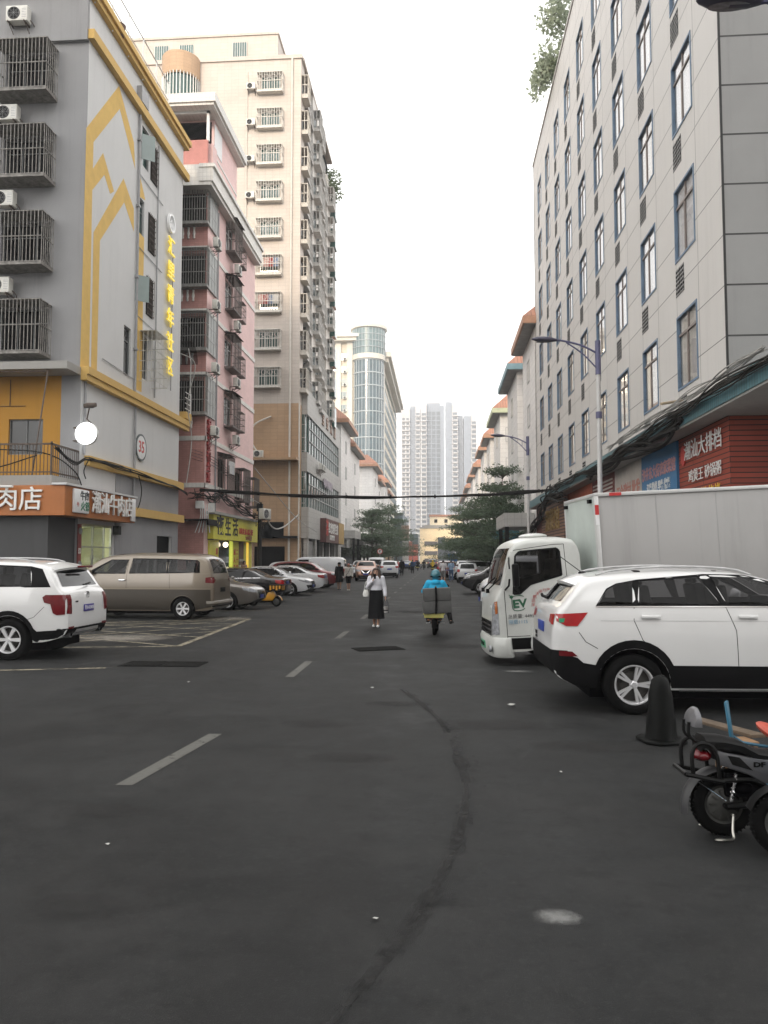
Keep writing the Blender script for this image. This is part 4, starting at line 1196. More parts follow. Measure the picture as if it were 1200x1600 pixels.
# tangle of wires at the gap between grey and pink buildings
cable_run('cable_bundle', [(-12.9, 39.4, 5.2), (-12.6, 40.4, 5.5), (-12.3, 41.3, 5.3), (-12.2, 42.4, 5.6), (-12.2, 44.2, 5.3), (-12.2, 47, 5.0), (-11.9, 49.3, 4.7)], 14, .15, .02, 'messy dark cable tangle between the grey and pink buildings', 21)
b = MB(); b.box(-12.9, -12.5, 40.0, 40.25, 4.6, 5.0); b.box(-12.3, -12.0, 40.3, 40.5, 4.4, 4.9)
for q in range(5): b.tube(smooth_path([(-12.7 + q * .12, 40.1, 4.8), (-12.6 + q * .1, 40.0, 4.2), (-12.9 + .2 * q, 40, 3.3)], 5), .025, 5)
tag(b.build('meter_boxes', M['white_metal']), 'white meter boxes with pipes in the gap by the grey building', 'meter box')
b = MB(); b.box(-13.6, -12.1, 39.75, 41.4, 3.95, 4.02); b.box(-12.2, -12.1, 39.75, 41.4, 3.7, 3.95); tag(b.build('lean_to_roof', M['plastic']), 'dark lean-to roof over the passage beside the pink building', 'awning')

# ---- the cable bundle that spans the street
sp = [(-12.6, 39.8, 5.55), (-10, 40.0, 5.40), (-7, 40.2, 5.24), (-4, 40.3, 5.17), (-1, 40.4, 5.17), (2, 40.6, 5.26), (4.4, 40.8, 5.40), (5.9, 41, 5.55)]
cb = MB(); rr = random.Random(5)
for k in range(11):
    off = [(rr.gauss(0, .045), rr.gauss(0, .035)) for _ in sp]
    cb.tube(smooth_path([(p[0], p[1] + o[0], p[2] + o[1]) for p, o in zip(sp, off)], 7), .028 * rr.uniform(.6, 1.3), 6)
for q in range(9):
    t = (q + .5) / 9; i = int(t * (len(sp) - 1)); f = t * (len(sp) - 1) - i
    p = tuple(sp[i][k] + (sp[i + 1][k] - sp[i][k]) * f for k in range(3)); cb.lathe([(.10, -.04), (.10, .04)], 'x', 10, p)
tag(cb.build('street_cable', M['cable']), 'thick black cable bundle spanning the whole street overhead', 'cable')

# ================================================================== BEIGE TOWER
TB = (-11.4, 62.0)
tw = building('beige_tower_block', 'tall beige tiled tower block with caged balconies down its corner', TB)
S, Fr = faces('L')
L, W, H = 17.6, 15.5, 44.2
beige = tiles('beige_tiles', (.54, .475, .42), (.42, .37, .33), .6, .3, .012, 0, .6, .05, .35, .55, .1)
beige_d = tiles('ochre_tiles', (.46, .30, .18), (.34, .23, .14), .6, .3, .012, 0, .6, .06, .35, .5, .1)
tz = [15.9 + 3.15 * k for k in range(9)]
wcol = [2.5, 5.0]
b = MB(); Fr.wall(b, .001, W, 14.7, H, [(1.75, 3.45, z + .3, z + 1.7) for z in tz], .25); S.wall(b, .0, 1.6, 14.7, H, (), .2); b.build('upper_wall', beige, tw)
b = MB(); Fr.wall(b, .001, W, 0, 14.7, (), .2); S.wall(b, 0, L, 0, 14.7, (), .2); b.build('lower_wall', beige_d, tw)
b = core('L', L, W, H - .3, .3); b.build('inner_block', M['dark'], tw)
# stepped street side: each bay steps a little further out of line as on the photo
steps = [(1.6, 5.2, -.35), (5.2, 9.2, .15), (9.2, 13.4, -.2), (13.4, 17.6, .25)]
gt = tiles('grey_beige_tiles', (.66, .62, .57), (.50, .46, .42), .6, .3, .012, 0, .6, .06, .4, .6, .1)
b = MB()
for (a, bb, n) in steps: S.box(b, a, bb, 14.7, H - (0 if a < 9 else 1.4 if a < 13 else 3.2), -3, n)
b.build('street_bays', gt, tw)
b = MB(); Fr.box(b, -.1, W, H, H + .35, -.3, .12); S.box(b, .3, L, H, H + .3, -2, .2); b.build('roof_cap', beige, tw)
b = MB(); Fr.box(b, 2.2, 15.4, H, 47.0, -7, -.8); Fr.box(b, 2.1, 15.4, 47.0, 47.25, -7, -.7); b.build('roof_storey', beige, tw)
b = MB()
for u in (4.9, 9.6, 11.8): Fr.box(b, u, u + 1.2, 44.8, 46.4, -.8, -.74)
b.build('roof_windows', M['pane_green'], tw)
b = MB()
for u in (4.9, 9.6, 11.8):
    for q in range(7): Fr.box(b, u + q * .2, u + q * .2 + .03, 44.8, 46.4, -.74, -.70)
b.build('roof_window_bars', M['white_metal'], tw)
# round stair turret
tz0 = MB(); tz0.lathe([(0, 44.3), (1.6, 44.3), (1.6, 42.5), (1.5, 42.4)], 'z', 28, (-10.3, -.2, 0)); tz0.build('turret_cap', beige_d, tw); tz0 = MB(); tz0.lathe([(1.6, 40.4), (1.6, 39.9), (.2, 39.6)], 'z', 28, (-10.3, -.2, 0)); tz0.build('turret_base', beige_d, tw)
b = MB(); b.lathe([(1.4, 40.2), (1.4, 42.6)], 'z', 28, (-10.3, -.2, 0)); b.build('turret_glass', M['pane_green'], tw)
b = MB()
for q in range(18):
    a = PI + PI * q / 17; b.box(-10.3 + 1.56 * math.cos(a) - .03, -10.3 + 1.56 * math.cos(a) + .03, -.2 + 1.56 * math.sin(a) - .03, -.2 + 1.56 * math.sin(a) + .03, 40.3, 42.6)
b.build('turret_bars', M['white_metal'], tw)
# front column of caged balconies
kit = window_kit('window', 1.7, 1.4, M['white_metal'], M['pane_green'], (.33, .66), (), .05)
cgT = cage_data('window_cage', 2.15, 1.55, .5, paint('white_cage_bars', (.62, .59, .54), .6, .3, 6), .2, 3, .16, .02, False, True)
cgS = cage_data('balcony_cage', 1.3, 1.7, .55, paint('beige_cage_bars', (.52, .48, .42), .6, .3, 6), .2, 3, .30, .022)
cgD = cage_data('bay_cage', 1.5, 1.7, .6, paint('grey_cage_bars', (.50, .48, .45), .6, .3, 6), .25, 3, .25, .025)
G3 = 'air conditioners on the beige tower'
laundry = [paint('laundry_red', (.4, .06, .06), .9), paint('laundry_pink', (.6, .36, .33), .9), paint('laundry_white', (.65, .64, .62), .9), paint('laundry_blue', (.2, .26, .4), .9)]
rnd = random.Random(11)
bay_kit = window_kit('window', 1.5, 1.5, M['steel'], M['pane_green'], (.5,), (), .06)
for i, z in enumerate(tz):
    put_window(tw, Fr, 2.6, z + .3, kit, -.1)
    link_mesh('window_cage', cgT, tw, Fr.p(2.6, z + .2, 0), Fr.rz())
    put_ac(TB, Fr, 4.2, z + .35, .0, '%s air conditioner beside the front cage column of the beige tower' % ORD[i], G3, .95)
    link_mesh('balcony_cage', cgS, tw, S.p(.85, z + .05, 0), S.rz())
    if i < 9:
        b = MB(); S.box(b, .3, 1.4, z + .3, z + 1.6, .002, .02); b.build('side_window', M['pane_dark'], tw)
    for si, (a, bb, n) in enumerate(steps):
        if z > H - (0 if a < 9 else 1.4 if a < 13 else 3.2) - 2.2: continue
        for q in range(2):
            u = a + (bb - a) * (.27 + .46 * q)
            zz = z + (.0 if q == 0 else -.45)
            if rnd.random() < .95:
                put_window(tw, S, u, zz + .3, bay_kit, n + .03)
            if si < 3 or q == 0: link_mesh('bay_cage', cgD, tw, S.p(u, zz + .15, n), S.rz())
            else:
                b = MB(); S.box(b, u - .7, u + .7, zz, zz + 2.0, n, n + .55); b.build('glazed_bay', M['pane_green'], tw)
    if i in (2, 3): 
        for q in range(4):
            b = MB(); b.box(-.22, .22, -.02, .02, -.8, 0); o = b.build('hanging_shirt', laundry[(q + i) % 4]); o.location = Fr.p(1.95 + q * .42, z + 1.6, .3) + Vector((*TB, 0))
            tag(o, '%s drying in the %s front cage of the beige tower' % (['red shirt', 'pink shirt', 'white shirt', 'blue shirt'][(q + i) % 4], ORD[i]), 'laundry', 'laundry in the tower cages')
for i, (si, zi) in enumerate(((0, 1), (1, 3), (2, 2), (1, 6), (0, 5), (2, 7), (3, 1), (3, 4))):
    a, bb, n = steps[si]
    put_ac(TB, S, (a + bb) / 2, tz[zi] + .5, n, 'air conditioner on the %s bay of the tower street side, %s floor' % (['nearest', 'second', 'third', 'farthest'][si], ORD[zi]), G3, .9)
pipew = paint('white_pipe', (.62, .58, .52), .5, .15, 4)
b = MB(); b.tube([Fr.p(.75, 0, .1), Fr.p(.75, H, .1)], .085, 8); b.tube([Fr.p(4.6, 15, .06), Fr.p(4.6, H - 1, .06)], .04, 6); b.tube([Fr.p(-.05, .0, .1), Fr.p(-.05, 14.7, .1)], .07, 6)
b.build('drain_pipes', pipew, tw)
b = MB(); Fr.box(b, -.0, 8, 9.9, 10.1, .0, 1.0); b.build('ledge', beige_d, tw)
b = MB(); Fr.box(b, 1.1, 3.6, .15, 2.9, .001, .04); b.build('dark_doorway', M['dark'], tw)
b = MB(); Fr.box(b, -.0, 8, 3.55, 3.75, .0, .5); Fr.box(b, 1.2, 3.6, 3.75, 4.9, .001, .03); b.build('upper_opening', M['pane_dark'], tw)
put_ac(TB, Fr, 3.2, 10.15, .3, 'air conditioner standing on the ochre ledge of the beige tower', G3, 1.0)
b = MB(); b.tube(smooth_path([tuple(Fr.p(u, z, n)) for u, z, n in ((2.3, 13.6, .1), (3.6, 12.9, .4), (4.0, 11.8, .4), (3.4, 10.7, .5))], 6), .07, 7); b.build('vent_hose', pipew, tw)

# ================================================================== GLAZED PODIUM IN FRONT OF THE TOWER
DB = (-10.9, 63.2)
pd = building('grey_glazed_annex', 'grey annex with green glazed bands projecting below the beige tower', DB)
S, Fr = faces('L')
L, W = 21.0, 1.8
gtile = tiles('annex_tiles', (.44, .43, .41), (.30, .29, .28), .45, .45, .012, 0, .6, .05, .35, .5)
b = MB(); b.box(-W, 0, 0, L, 14.0, 16.1); b.box(-W, 0, 0, L, 9.2, 10.8); b.box(-W, .15, -.1, L, 3.6, 6.2); b.box(-W, -.3, .3, 1.0, 0, 14); b.box(-W, -.01, L - .6, L, 0, 14); b.build('wall_bands', gtile, pd)
b = MB(); b.box(-W, -.12, 1.2, L - .6, 10.8, 14.0); b.box(-W, -.12, 1.2, L - .6, 6.2, 9.2); b.box(-W, -.2, .02, 1.2, 6.2, 14.0); b.build('glazing', M['pane_green'], pd)
b = MB()
for q in range(14):
    u = 1.2 + q * 1.47
    for z0, z1 in ((10.8, 14.0), (6.2, 9.2)): S.box(b, u, u + .10, z0, z1, -.12, -.04)
for z in (11.9, 13.0, 7.2, 8.2): S.box(b, 1.2, L - .6, z, z + .08, -.118, -.045)
for q in range(9): b.box(-1.7 + q * .2, -1.66 + q * .2, -.02, .02, 6.2, 14)
for q in range(7): b.box(-1.8, -.2, -.018, .018, 6.5 + q * 1.1, 6.56 + q * 1.1)
b.build('glazing_bars', M['steel'], pd)
ps = thing('building_sign', 'faded brown letters along the grey band of the glazed annex', 'sign', (DB[0], DB[1], 0))
for i, ch in enumerate('宝安大厦'): stext('letter', ch, 1.3, paint('faded_brown_letters', (.38, .27, .22), .6), ps, S, 8.4 + i * 2.7, 15.0, .06, .1, 1, .02)
for i, u in enumerate((5.2, 6.6)): put_ac(DB, S, u, 9.9, .0, ['nearer', 'farther'][i] + ' of two dark air conditioners on the glazed annex band', G3, 1.0)
b = MB()
for q in range(8): b.box(-.03, .03, -.3, .3, -.7, 0) if False else S.box(b, 8.6 + q * .75, 9.2 + q * .75, 8.9 - .2 * (q % 2), 9.5, .10, .14)
tag(b.build('hanging_laundry', paint('laundry_mixed', (.45, .40, .45), .9, .7, 1.5)), 'row of washing drying under the annex glazing band', 'laundry').location = (DB[0], DB[1], 0)
b = MB(); S.box(b, .2, L, .14, 3.6, -.4, -.3); b.build('shop_fronts', M['pane_dark'], pd)
b = MB()
for q in range(5): S.box(b, .1 + q * 4.2, .7 + q * 4.2, .14, 3.6, -.3, .05)
S.box(b, .8, 4.2, .14, 3.4, -.29, -.2); b.build('pillars', gtile, pd)
b = MB()
for q in range(20): S.box(b, .9, 4.1, .2 + q * .16, .33 + q * .16, -.2, -.17)
b.build('roller_shutter', M['steel'], pd)
bs = thing('shop_sign', 'brown and gold shop sign with white letters under the glazed annex', 'shop sign', (DB[0], DB[1], 0))
b = MB(); S.box(b, 6.2, 19.5, 3.4, 5.6, .16, .7); b.build('board', paint('brown_sign_board', (.10, .036, .032), .5, .2, 1), bs)
b = MB(); S.box(b, 15.2, 19.45, 3.42, 5.58, .7, .72); b.build('gold_panel', paint('gold_sign_panel', (.42, .27, .09), .5, .3, 1), bs)
stext('letters', '红玫瑰养生馆', 1.1, wl, bs, S, 11.2, 4.7, .71, .03, 1); stext('letters', '足浴 按摩 保健', .5, wl, bs, S, 10.2, 3.85, .71, .05, 1); stext('letters', '茶', 1.6, rl, bs, S, 7.0, 4.6, .71, .05, 1)
# bush on the tower roof
def leaf_cloud(name, mat, blobs, n, size, seed=0, parent=None, flat=.6):
    """many small leaf faces scattered through the volume of several clumps"""
    rr = random.Random(seed); b = MB()
    tot = sum(r[1][0] * r[1][1] * r[1][2] for r in blobs)
    for c, r in blobs:
        k = int(n * (r[0] * r[1] * r[2]) / tot) + 3
        for _ in range(k):
            while True:
                p = Vector((rr.uniform(-1, 1), rr.uniform(-1, 1), rr.uniform(-1, 1)))
                if .15 < p.length < 1 and rr.random() < p.length + .15: break
            q = Vector((c[0] + p.x * r[0], c[1] + p.y * r[1], c[2] + p.z * r[2]))
            s = size * rr.uniform(.6, 1.3)
            d = Vector((rr.gauss(0, 1), rr.gauss(0, 1), rr.gauss(0, flat))).normalized()
            e = d.cross(Vector((rr.gauss(0, 1), rr.gauss(0, 1), rr.gauss(0, 1)))).normalized()
            b.add([q - d * s * .5, q + e * s * .28, q + d * s * .5, q - e * s * .28], [(0, 1, 2, 3)])
    return b.build(name, mat, parent, fixn=False)
def leaf_mat(name, a, c):
    if name in MATS: return MATS[name]
    m, nt, b = _new(name)
    oc = nt.nodes.new('ShaderNodeTexCoord').outputs['Object']
    n = noise(nt, 1.1, 4, .6, oc); n2 = noise(nt, 9, 2, .5, oc)
    f = nt.nodes.new('ShaderNodeMath'); f.operation = 'MULTIPLY_ADD'; f.inputs[1].default_value = .5; f.inputs[2].default_value = 0
    nt.links.new(n2, f.inputs[0])
    g_ = nt.nodes.new('ShaderNodeMath'); g_.operation = 'MULTIPLY_ADD'; g_.inputs[1].default_value = .6
    nt.links.new(n, g_.inputs[0]); nt.links.new(f.outputs[0], g_.inputs[2])
    nt.links.new(mix(nt, ramp(nt, g_.outputs[0], [(.38, gray(0)), (.68, gray(1))]), (*a, 1), (*c, 1)), b.inputs['Base Color'])
    b.inputs['Roughness'].default_value = .6
    b.inputs['Specular IOR Level'].default_value = .3
    out = nt.nodes['Material Output']
    tl = nt.nodes.new('ShaderNodeBsdfTranslucent'); tl.inputs[0].default_value = (*[min(1, x * 1.6) for x in c], 1)
    ms = nt.nodes.new('ShaderNodeMixShader'); ms.inputs[0].default_value = .25
    nt.links.new(b.outputs[0], ms.inputs[1]); nt.links.new(tl.outputs[0], ms.inputs[2]); nt.links.new(ms.outputs[0], out.inputs[0])
    MATS[name] = m
    return m
bark = paint('bark', (.085, .068, .055), .9, .35, 6)
lf_roof = leaf_mat('roof_leaves', (.07, .10, .05), (.15, .19, .10))
t = thing('rooftop_bush', 'small bush growing on the far roof edge of the beige tower', 'bush', (-11.2, 77.5, 38.6))
b = MB()
for q in range(6): b.tube([(0, 0, 0), (random.uniform(-.4, .6), random.uniform(-.8, .8), 2.2), (random.uniform(-.6, 1.2), random.uniform(-1.4, 1.4), 3.6)], [.07, .04, .015], 5)
b.build('stem', bark, t)
leaf_cloud('foliage', lf_roof, [((.3, .3, 3.0), (1.0, 1.4, 1.0)), ((.0, -.8, 2.0), (.8, 1.0, .7)), ((.7, .8, 1.6), (.7, 1.0, .8))], 520, .34, 4, t)

# ================================================================== ORANGE ROOFED ROWS
orange_tile = tiles('orange_roof_tiles', (.42, .20, .13), (.24, .11, .07), .28, 2.0, .03, 0, .6, .15, .35, .4, .3)
white_tile = tiles('white_wall_tiles', (.76, .74, .72), (.56, .54, .52), 1.2, .45, .014, .5, .65, .04, .3, .5, .15)
fascia_o = paint('orange_fascia', (.44, .24, .155), .6, .2, 2)
fascia_b = paint('blue_fascia', (.20, .33, .39), .6, .2, 2)
fascia_y = paint('pale_green_fascia', (.52, .56, .38), .6, .2, 2)
soff = paint('soffit_grey', (.33, .32, .31), .8, .2, 2)
kit_f = window_kit('window', 1.3, 1.5, M['steel'], M['pane_dark'], (.5,), (), .06)
def row_house(side, x, y0, y1, depth, he, fascia, label, group, setb=0, rec=3.0, over=1.0):
    """block with a pent roof of orange tiles facing the street and a window column on its camera side"""
    t = thing('orange_roofed_house', label, 'building', (x, y0, 0), 0, group)
    S, Fr = faces(side); s = 1 if side == 'R' else -1
    Ln = y1 - y0
    b = MB(); b.box(min(0, s * depth), max(0, s * depth), 0, Ln, 0, he); b.build('wall', white_tile, t)
    # roof: pent slope on street and camera sides
    rb_ = MB()
    o_ = over
    def pt(n_out, v, z): return (-s * n_out, v, z)
    rh = 1.75
    A0, A1 = pt(o_, -o_, he + .45), pt(o_, Ln + .1, he + .45)
    B0, B1 = pt(-.9, .9, he + .45 + rh), pt(-.9, Ln + .1, he + .45 + rh)
    C0 = (s * depth, -o_, he + .45); D0 = (s * depth, .9, he + .45 + rh)
    rb_.add([A0, A1, B1, B0], [(0, 1, 2, 3)]); rb_.add([A0, B0, D0, C0], [(0, 1, 2, 3)]); rb_.add([B0, B1, (s * depth, Ln + .1, he + .45 + rh), D0], [(0, 1, 2, 3)])
    rb_.build('roof', orange_tile, t, fixn=True)
    f = MB(); S.box(f, -o_, Ln + .1, he - .02, he + .44, o_ - .12, o_); Fr.box(f, -o_ + .12, depth, he - .02, he + .44, o_ - .12, o_); f.build('fascia', fascia, t)
    f = MB(); S.box(f, -o_ + .1, Ln + .1, he - .06, he + .02, .003, o_ - .12); Fr.box(f, .0, depth, he - .06, he + .02, .003, o_ - .12); f.build('soffit', soff, t)
    for k in range(5):
        z = he - 2.9 - 3.1 * k
        if z < 2: break
        put_window(t, Fr, rec, z, kit_f, .02)
        if k % 2 == 0 and depth > 4:
            c_ = link_mesh('window_cage', cgC, t, Fr.p(rec, z, 0), Fr.rz())
        put_window(t, S, Ln * .5, z, kit_f, .02)
    b = MB(); Fr.box(b, 1.2, depth, 0, he - .1, .001, .03); b.build('shaded_recess', white_tile, t) if False else None
    b = MB(); S.box(b, .3, Ln - .3, .14, 3.2, .002, .05); b.build('shop_front', M['pane_dark'], t)
    return t
GL, GR = 'orange roofed houses along the left of the street', 'orange roofed houses along the right of the street'
nm = ['nearest', 'second', 'third', 'fourth', 'fifth', 'sixth']
for i, (y0, ym, y1) in enumerate(((87, 96.5, 110), (129, 141, 153), (157, 168, 182))):
    row_house('L', -11.1, y0, ym, 5, 17.4, fascia_o, 'taller half of the %s orange roofed house pair beyond the annex on the left' % nm[i], GL)
    row_house('L', -11.35, ym + 1.2, y1, 5, 16.2, fascia_o, 'lower half of the %s orange roofed house pair beyond the annex on the left' % nm[i], GL, 0, 2.4, .9)
for i, (y0, y1, fa, he) in enumerate(((49.7, 56.8, fascia_o, 17.0), (61, 69.4, fascia_b, 16.8), (78, 86.4, fascia_y, 16.6), (93, 99.5, fascia_o, 16.4), (105, 113.5, fascia_o, 16.6), (121, 131, fascia_o, 16.2), (139, 149, fascia_o, 16.5), (157, 170, fascia_o, 16.2), (178, 200, fascia_o, 16))):
    col = {0: 'orange'}.get(0, '')
    lab = ['nearest orange roofed house, just past the grey panel building', 'orange roofed house with a sky blue fascia on the right', 'orange roofed house with a pale green fascia on the right',
           'orange roofed house behind the pale green fascia house', 'fifth orange roofed house along the right side', 'sixth orange roofed house along the right side', 'seventh orange roofed house along the right side above the trees', 'second last orange roofed house on the right', 'farthest orange roofed house on the right'][i]
    row_house('R', 6.3, y0, y1, 7, he, fa, lab, GR, 0, 1.2, .85)
# low shop canopies of the rows
def low_shops(side, x, y0, y1, h, d, label, mat):
    t = thing('shop_canopy', label, 'canopy', (x, y0, 0)); S, _ = faces(side)
    b = MB(); S.box(b, 0, y1 - y0, h, h + .9, .06, d); b.build('slab', mat, t)
    b = MB()
    for q in range(int((y1 - y0) / 5) + 1): S.box(b, q * 5, q * 5 + .25, .14, h, d - .3, d - .05)
    b.build('posts', M['plastic'], t)
    return t
low_shops('L', -11.1, 86.5, 93, 4.2, 1.7, 'grey shop canopy on black posts under the nearest left orange roofed house', gtile)
low_shops('L', -11.1, 96, 130, 3.6, 1.5, 'long dark shop canopy behind the left trees', M['concrete'])
low_shops('R', 6.3, 50.5, 57.5, 4.0, 2.0, 'grubby pale canopy beside the second lamp post', gtile)
low_shops('R', 6.3, 60, 69, 3.4, 1.8, 'teal shop canopy behind the right trees', paint('teal_board', (.06, .20, .25), .6, .2, 2))
low_shops('R', 6.3, 72, 130, 3.3, 1.4, 'long dark shop canopy along the far right row', M['concrete'])

# ================================================================== OFFICE TOWER WITH GLASS DRUM
ot = building('office_tower', 'cream office tower with a round blue glass drum at its corner', (-19.3, 212))
cream = tiles('cream_cladding', (.64, .57, .46), (.46, .42, .35), 1.2, .9, .02, 0, .6, .04, .15, .2, .1)
cream_w = paint('cream_pier', (.68, .64, .56), .6, .08, .5)
drum_g = tiles('drum_glass', (.07, .15, .19), (.30, .34, .36), 1.05, 30, .06, 0, .08, .15, .1, .1, .1)
Hs = 3.62
b = MB(); b.lathe([(4.2, 0), (4.2, 57.0)], 'z', 40); b.build('drum_wall', M['pane_blue'], ot)
b = MB()
for k in range(15):
    z = 6 + k * Hs; b.lathe([(4.2, z), (4.36, z), (4.36, z + .28), (4.2, z + .28)], 'z', 40)
for q in range(26):
    a = 2 * PI * q / 26; b.box(4.22 * math.cos(a) - .07, 4.22 * math.cos(a) + .07, 4.22 * math.sin(a) - .07, 4.22 * math.sin(a) + .07, 5, 57)
b.build('drum_bands', paint('drum_mullions', (.42, .46, .48), .5), ot)
b = MB(); b.lathe([(4.25, 57.0), (4.7, 57.0), (4.7, 58.4), (4.25, 58.4)], 'z', 40); b.lathe([(0, 66.6), (5.2, 66.6), (5.2, 65.7), (4.7, 65.5)], 'z', 40); b.build('drum_crown', cream_w, ot)
b = MB(); b.lathe([(4.55, 58.4), (4.7, 65.6)], 'z', 40); b.build('drum_top_glass', paint('teal_glass', (.15, .22, .23), .3, .25, .6), ot)
b = MB()
for q in range(30):
    a = 2 * PI * q / 30; b.box(4.68 * math.cos(a) - .06, 4.68 * math.cos(a) + .06, 4.68 * math.sin(a) - .06, 4.68 * math.sin(a) + .06, 58.4, 65.6)
for z in (60.2, 62, 63.8): b.lathe([(4.68, z), (4.8, z), (4.8, z + .15), (4.68, z + .15)], 'z', 40)
b.build('drum_top_bars', paint('drum_mullions', (.42, .46, .48)), ot)
# left wing facing the camera
b = MB(); b.box(-26, -3.6, -1.2, 20, 0, 62.3); b.build('left_wing', cream, ot)
b = MB()
for x in (-24.6, -20.4, -16.2, -12.0, -8.4, -5.2): b.box(x - .8, x + .8, -1.75, -1.2, 0, 62.3)
b.build('left_piers', cream_w, ot)
b = MB(); b.box(-27, -2.4, -3.4, 20, 62.3, 63.2); b.box(-27.6, -1.9, -4.0, 20, 63.2, 64.1); b.build('left_roof', cream_w, ot)
kit_o = window_kit('window', 2.3, 2.0, M['steel'], M['pane_green'], (.33, .66), (), .09)
FL = Face((0, -1.2), (-1, 0), (0, -1)); FRt = Face((3.2, 3), (0, 1), (1, 0))
for k in range(15):
    for x in (-6.8, -10.2, -14.1, -18.3, -22.5): put_window(ot, FL, -x, 6.5 + k * Hs, kit_o, .05)
nm15 = 0
G4 = 'air conditioners on the cream office tower'
for k in range(6):
    for j, x in enumerate((-6.8, -10.2)):
        put_ac((-18.9, 212), FL, -x, 58.0 - k * Hs - .9, .1, '%s air conditioner in the %s window bay of the cream office tower' % (['topmost', 'second highest', 'third highest', 'fourth highest', 'fifth highest', 'sixth highest'][k], ['bay next to the drum', 'outer'][j] if j else 'inner'), G4, 1.3)
# long right wing
b = MB(); b.box(-10, 3.7, 3.0, 76, 0, 57.3); b.build('right_wing', cream, ot)
b = MB(); b.box(3.7, 4.1, 3.0, 6.5, 0, 57.3); b.build('right_pier', cream_w, ot)
b = MB(); b.box(-10, 5.4, 1.6, 78, 57.3, 58.6); b.box(-10, 6.2, .8, 79, 58.6, 60.0); b.build('right_roof', cream_w, ot)
FRt = Face((3.7, 3), (0, 1), (1, 0))
kit_r = window_kit('window', 3.0, 2.2, M['steel'], M['pane_green'], (.33, .66), (), .09)
b = MB(); wb = MB(); wb.box(.02, .06, 0, 3, 0, 2.2); wm = wb.data('window', M['pane_green'])
for k in range(14):
    for q in range(17):
        if q < 7: link_mesh('window', wm, ot, FRt.p(5 + q * 4.0, 6.5 + k * Hs, 0))
        else: FRt.box(b, 5 + q * 4.0, 8 + q * 4.0, 6.5 + k * Hs, 8.7 + k * Hs, .02, .06)
b.build('window_rows', M['pane_green'], ot)['kind'] = 'stuff'
b = MB(); b.box(-2, 6.8, 60, 110, 0, 18); b.build('low_glass_block', M['pane_blue'], ot)
b = MB(); b.tube([(0, 0, 66.6), (0, 0, 71.5)], .06, 5); b.build('lightning_rod', M['steel'], ot)

# ================================================================== FAR RESIDENTIAL TOWERS
G5 = 'far grey residential towers at the end of the street'
far_w = paint('far_wall_white', (.60, .58, .58), .7, .06, .3)
far_g = paint('far_wall_grey', (.30, .335, .39), .6, .08, .3)
far_b = paint('far_glass_bluegrey', (.11, .14, .18), .35, .2, .5)
bal_m = paint('far_balcony', (.55, .54, .54), .7, .1, .5)
def far_tower(label, x, y, segs, h, fl=2.95):
    """segs: (x0, x1, y offset, height, style)"""
    t = thing('residential_tower', label, 'tower', (x, y, 0), 0, G5)
    for (x0, x1, yo, hh, st) in segs:
        b = MB(); b.box(x0, x1, yo, yo + 14, 0, hh); b.build('wall', {'w': far_w, 'g': far_g, 'b': far_g, 's': far_w}[st], t)
        n = int((hh - 8) / fl)
        if st in 'ws':
            w_ = x1 - x0; m = MB(); m.box(-w_ * (.15 if st == 'w' else .38), w_ * (.15 if st == 'w' else .38), -.12, -.002, 0, 1.6); wm = m.data('window', far_b)
            m = MB(); m.box(x0 + .2, x1 - .2, -1.0, -.13, -.9, -.1); bm_ = m.data('balcony', bal_m)
            for k in range(n):
                z = 6 + k * fl
                for f in ((.27, .73) if st == 'w' else (.5,)): link_mesh('window', wm, t, (x0 + w_ * f, yo, z))
                link_mesh('balcony', bm_, t, (0, yo, z))
        elif st == 'b':
            m = MB()
            for q in range(3):
                w_ = (x1 - x0) / 3; m.box(x0 + q * w_ + .3, x0 + (q + 1) * w_ - .3, yo - .15, yo - .002, 4, hh - 5)
            m.build('glass_strips', far_b, t)
            m = MB()
            for k in range(n): m.box(x0, x1, yo - .25, yo - .16, 6 + k * fl, 6.5 + k * fl)
            m.build('floor_bands', far_g, t)
    b = MB(); a = segs[len(segs) // 2]; b.box(a[0] + .5, a[1] - .5, a[2] + 2, a[2] + 10, h, h + 3.4); b.build('roof_room', far_w, t)
    return t
far_tower('white balconied residential tower, leftmost of the far tower group', -23, 480, [(0, 5.5, 0, 96, 'w'), (5.5, 9, 2, 98, 'g'), (9, 12, -1, 97.5, 's')], 98)
far_tower('bluish glazed residential tower in the middle of the far group', -10.5, 480, [(0, 3.5, 0, 99, 's'), (3.5, 12.2, 3, 100, 'b'), (12.2, 14.5, 1, 98, 'g')], 100)
far_tower('grey residential tower with a balcony column right of the glazed one', 4.8, 480, [(0, 4.2, 0, 100, 'g'), (4.2, 7.8, -1, 98.5, 's'), (7.8, 11, 4, 92, 'g')], 99)
far_tower('rightmost slim residential tower of the far group', 16.2, 480, [(0, 4.6, 0, 91, 'g'), (4.6, 8, -1, 92, 's')], 92)

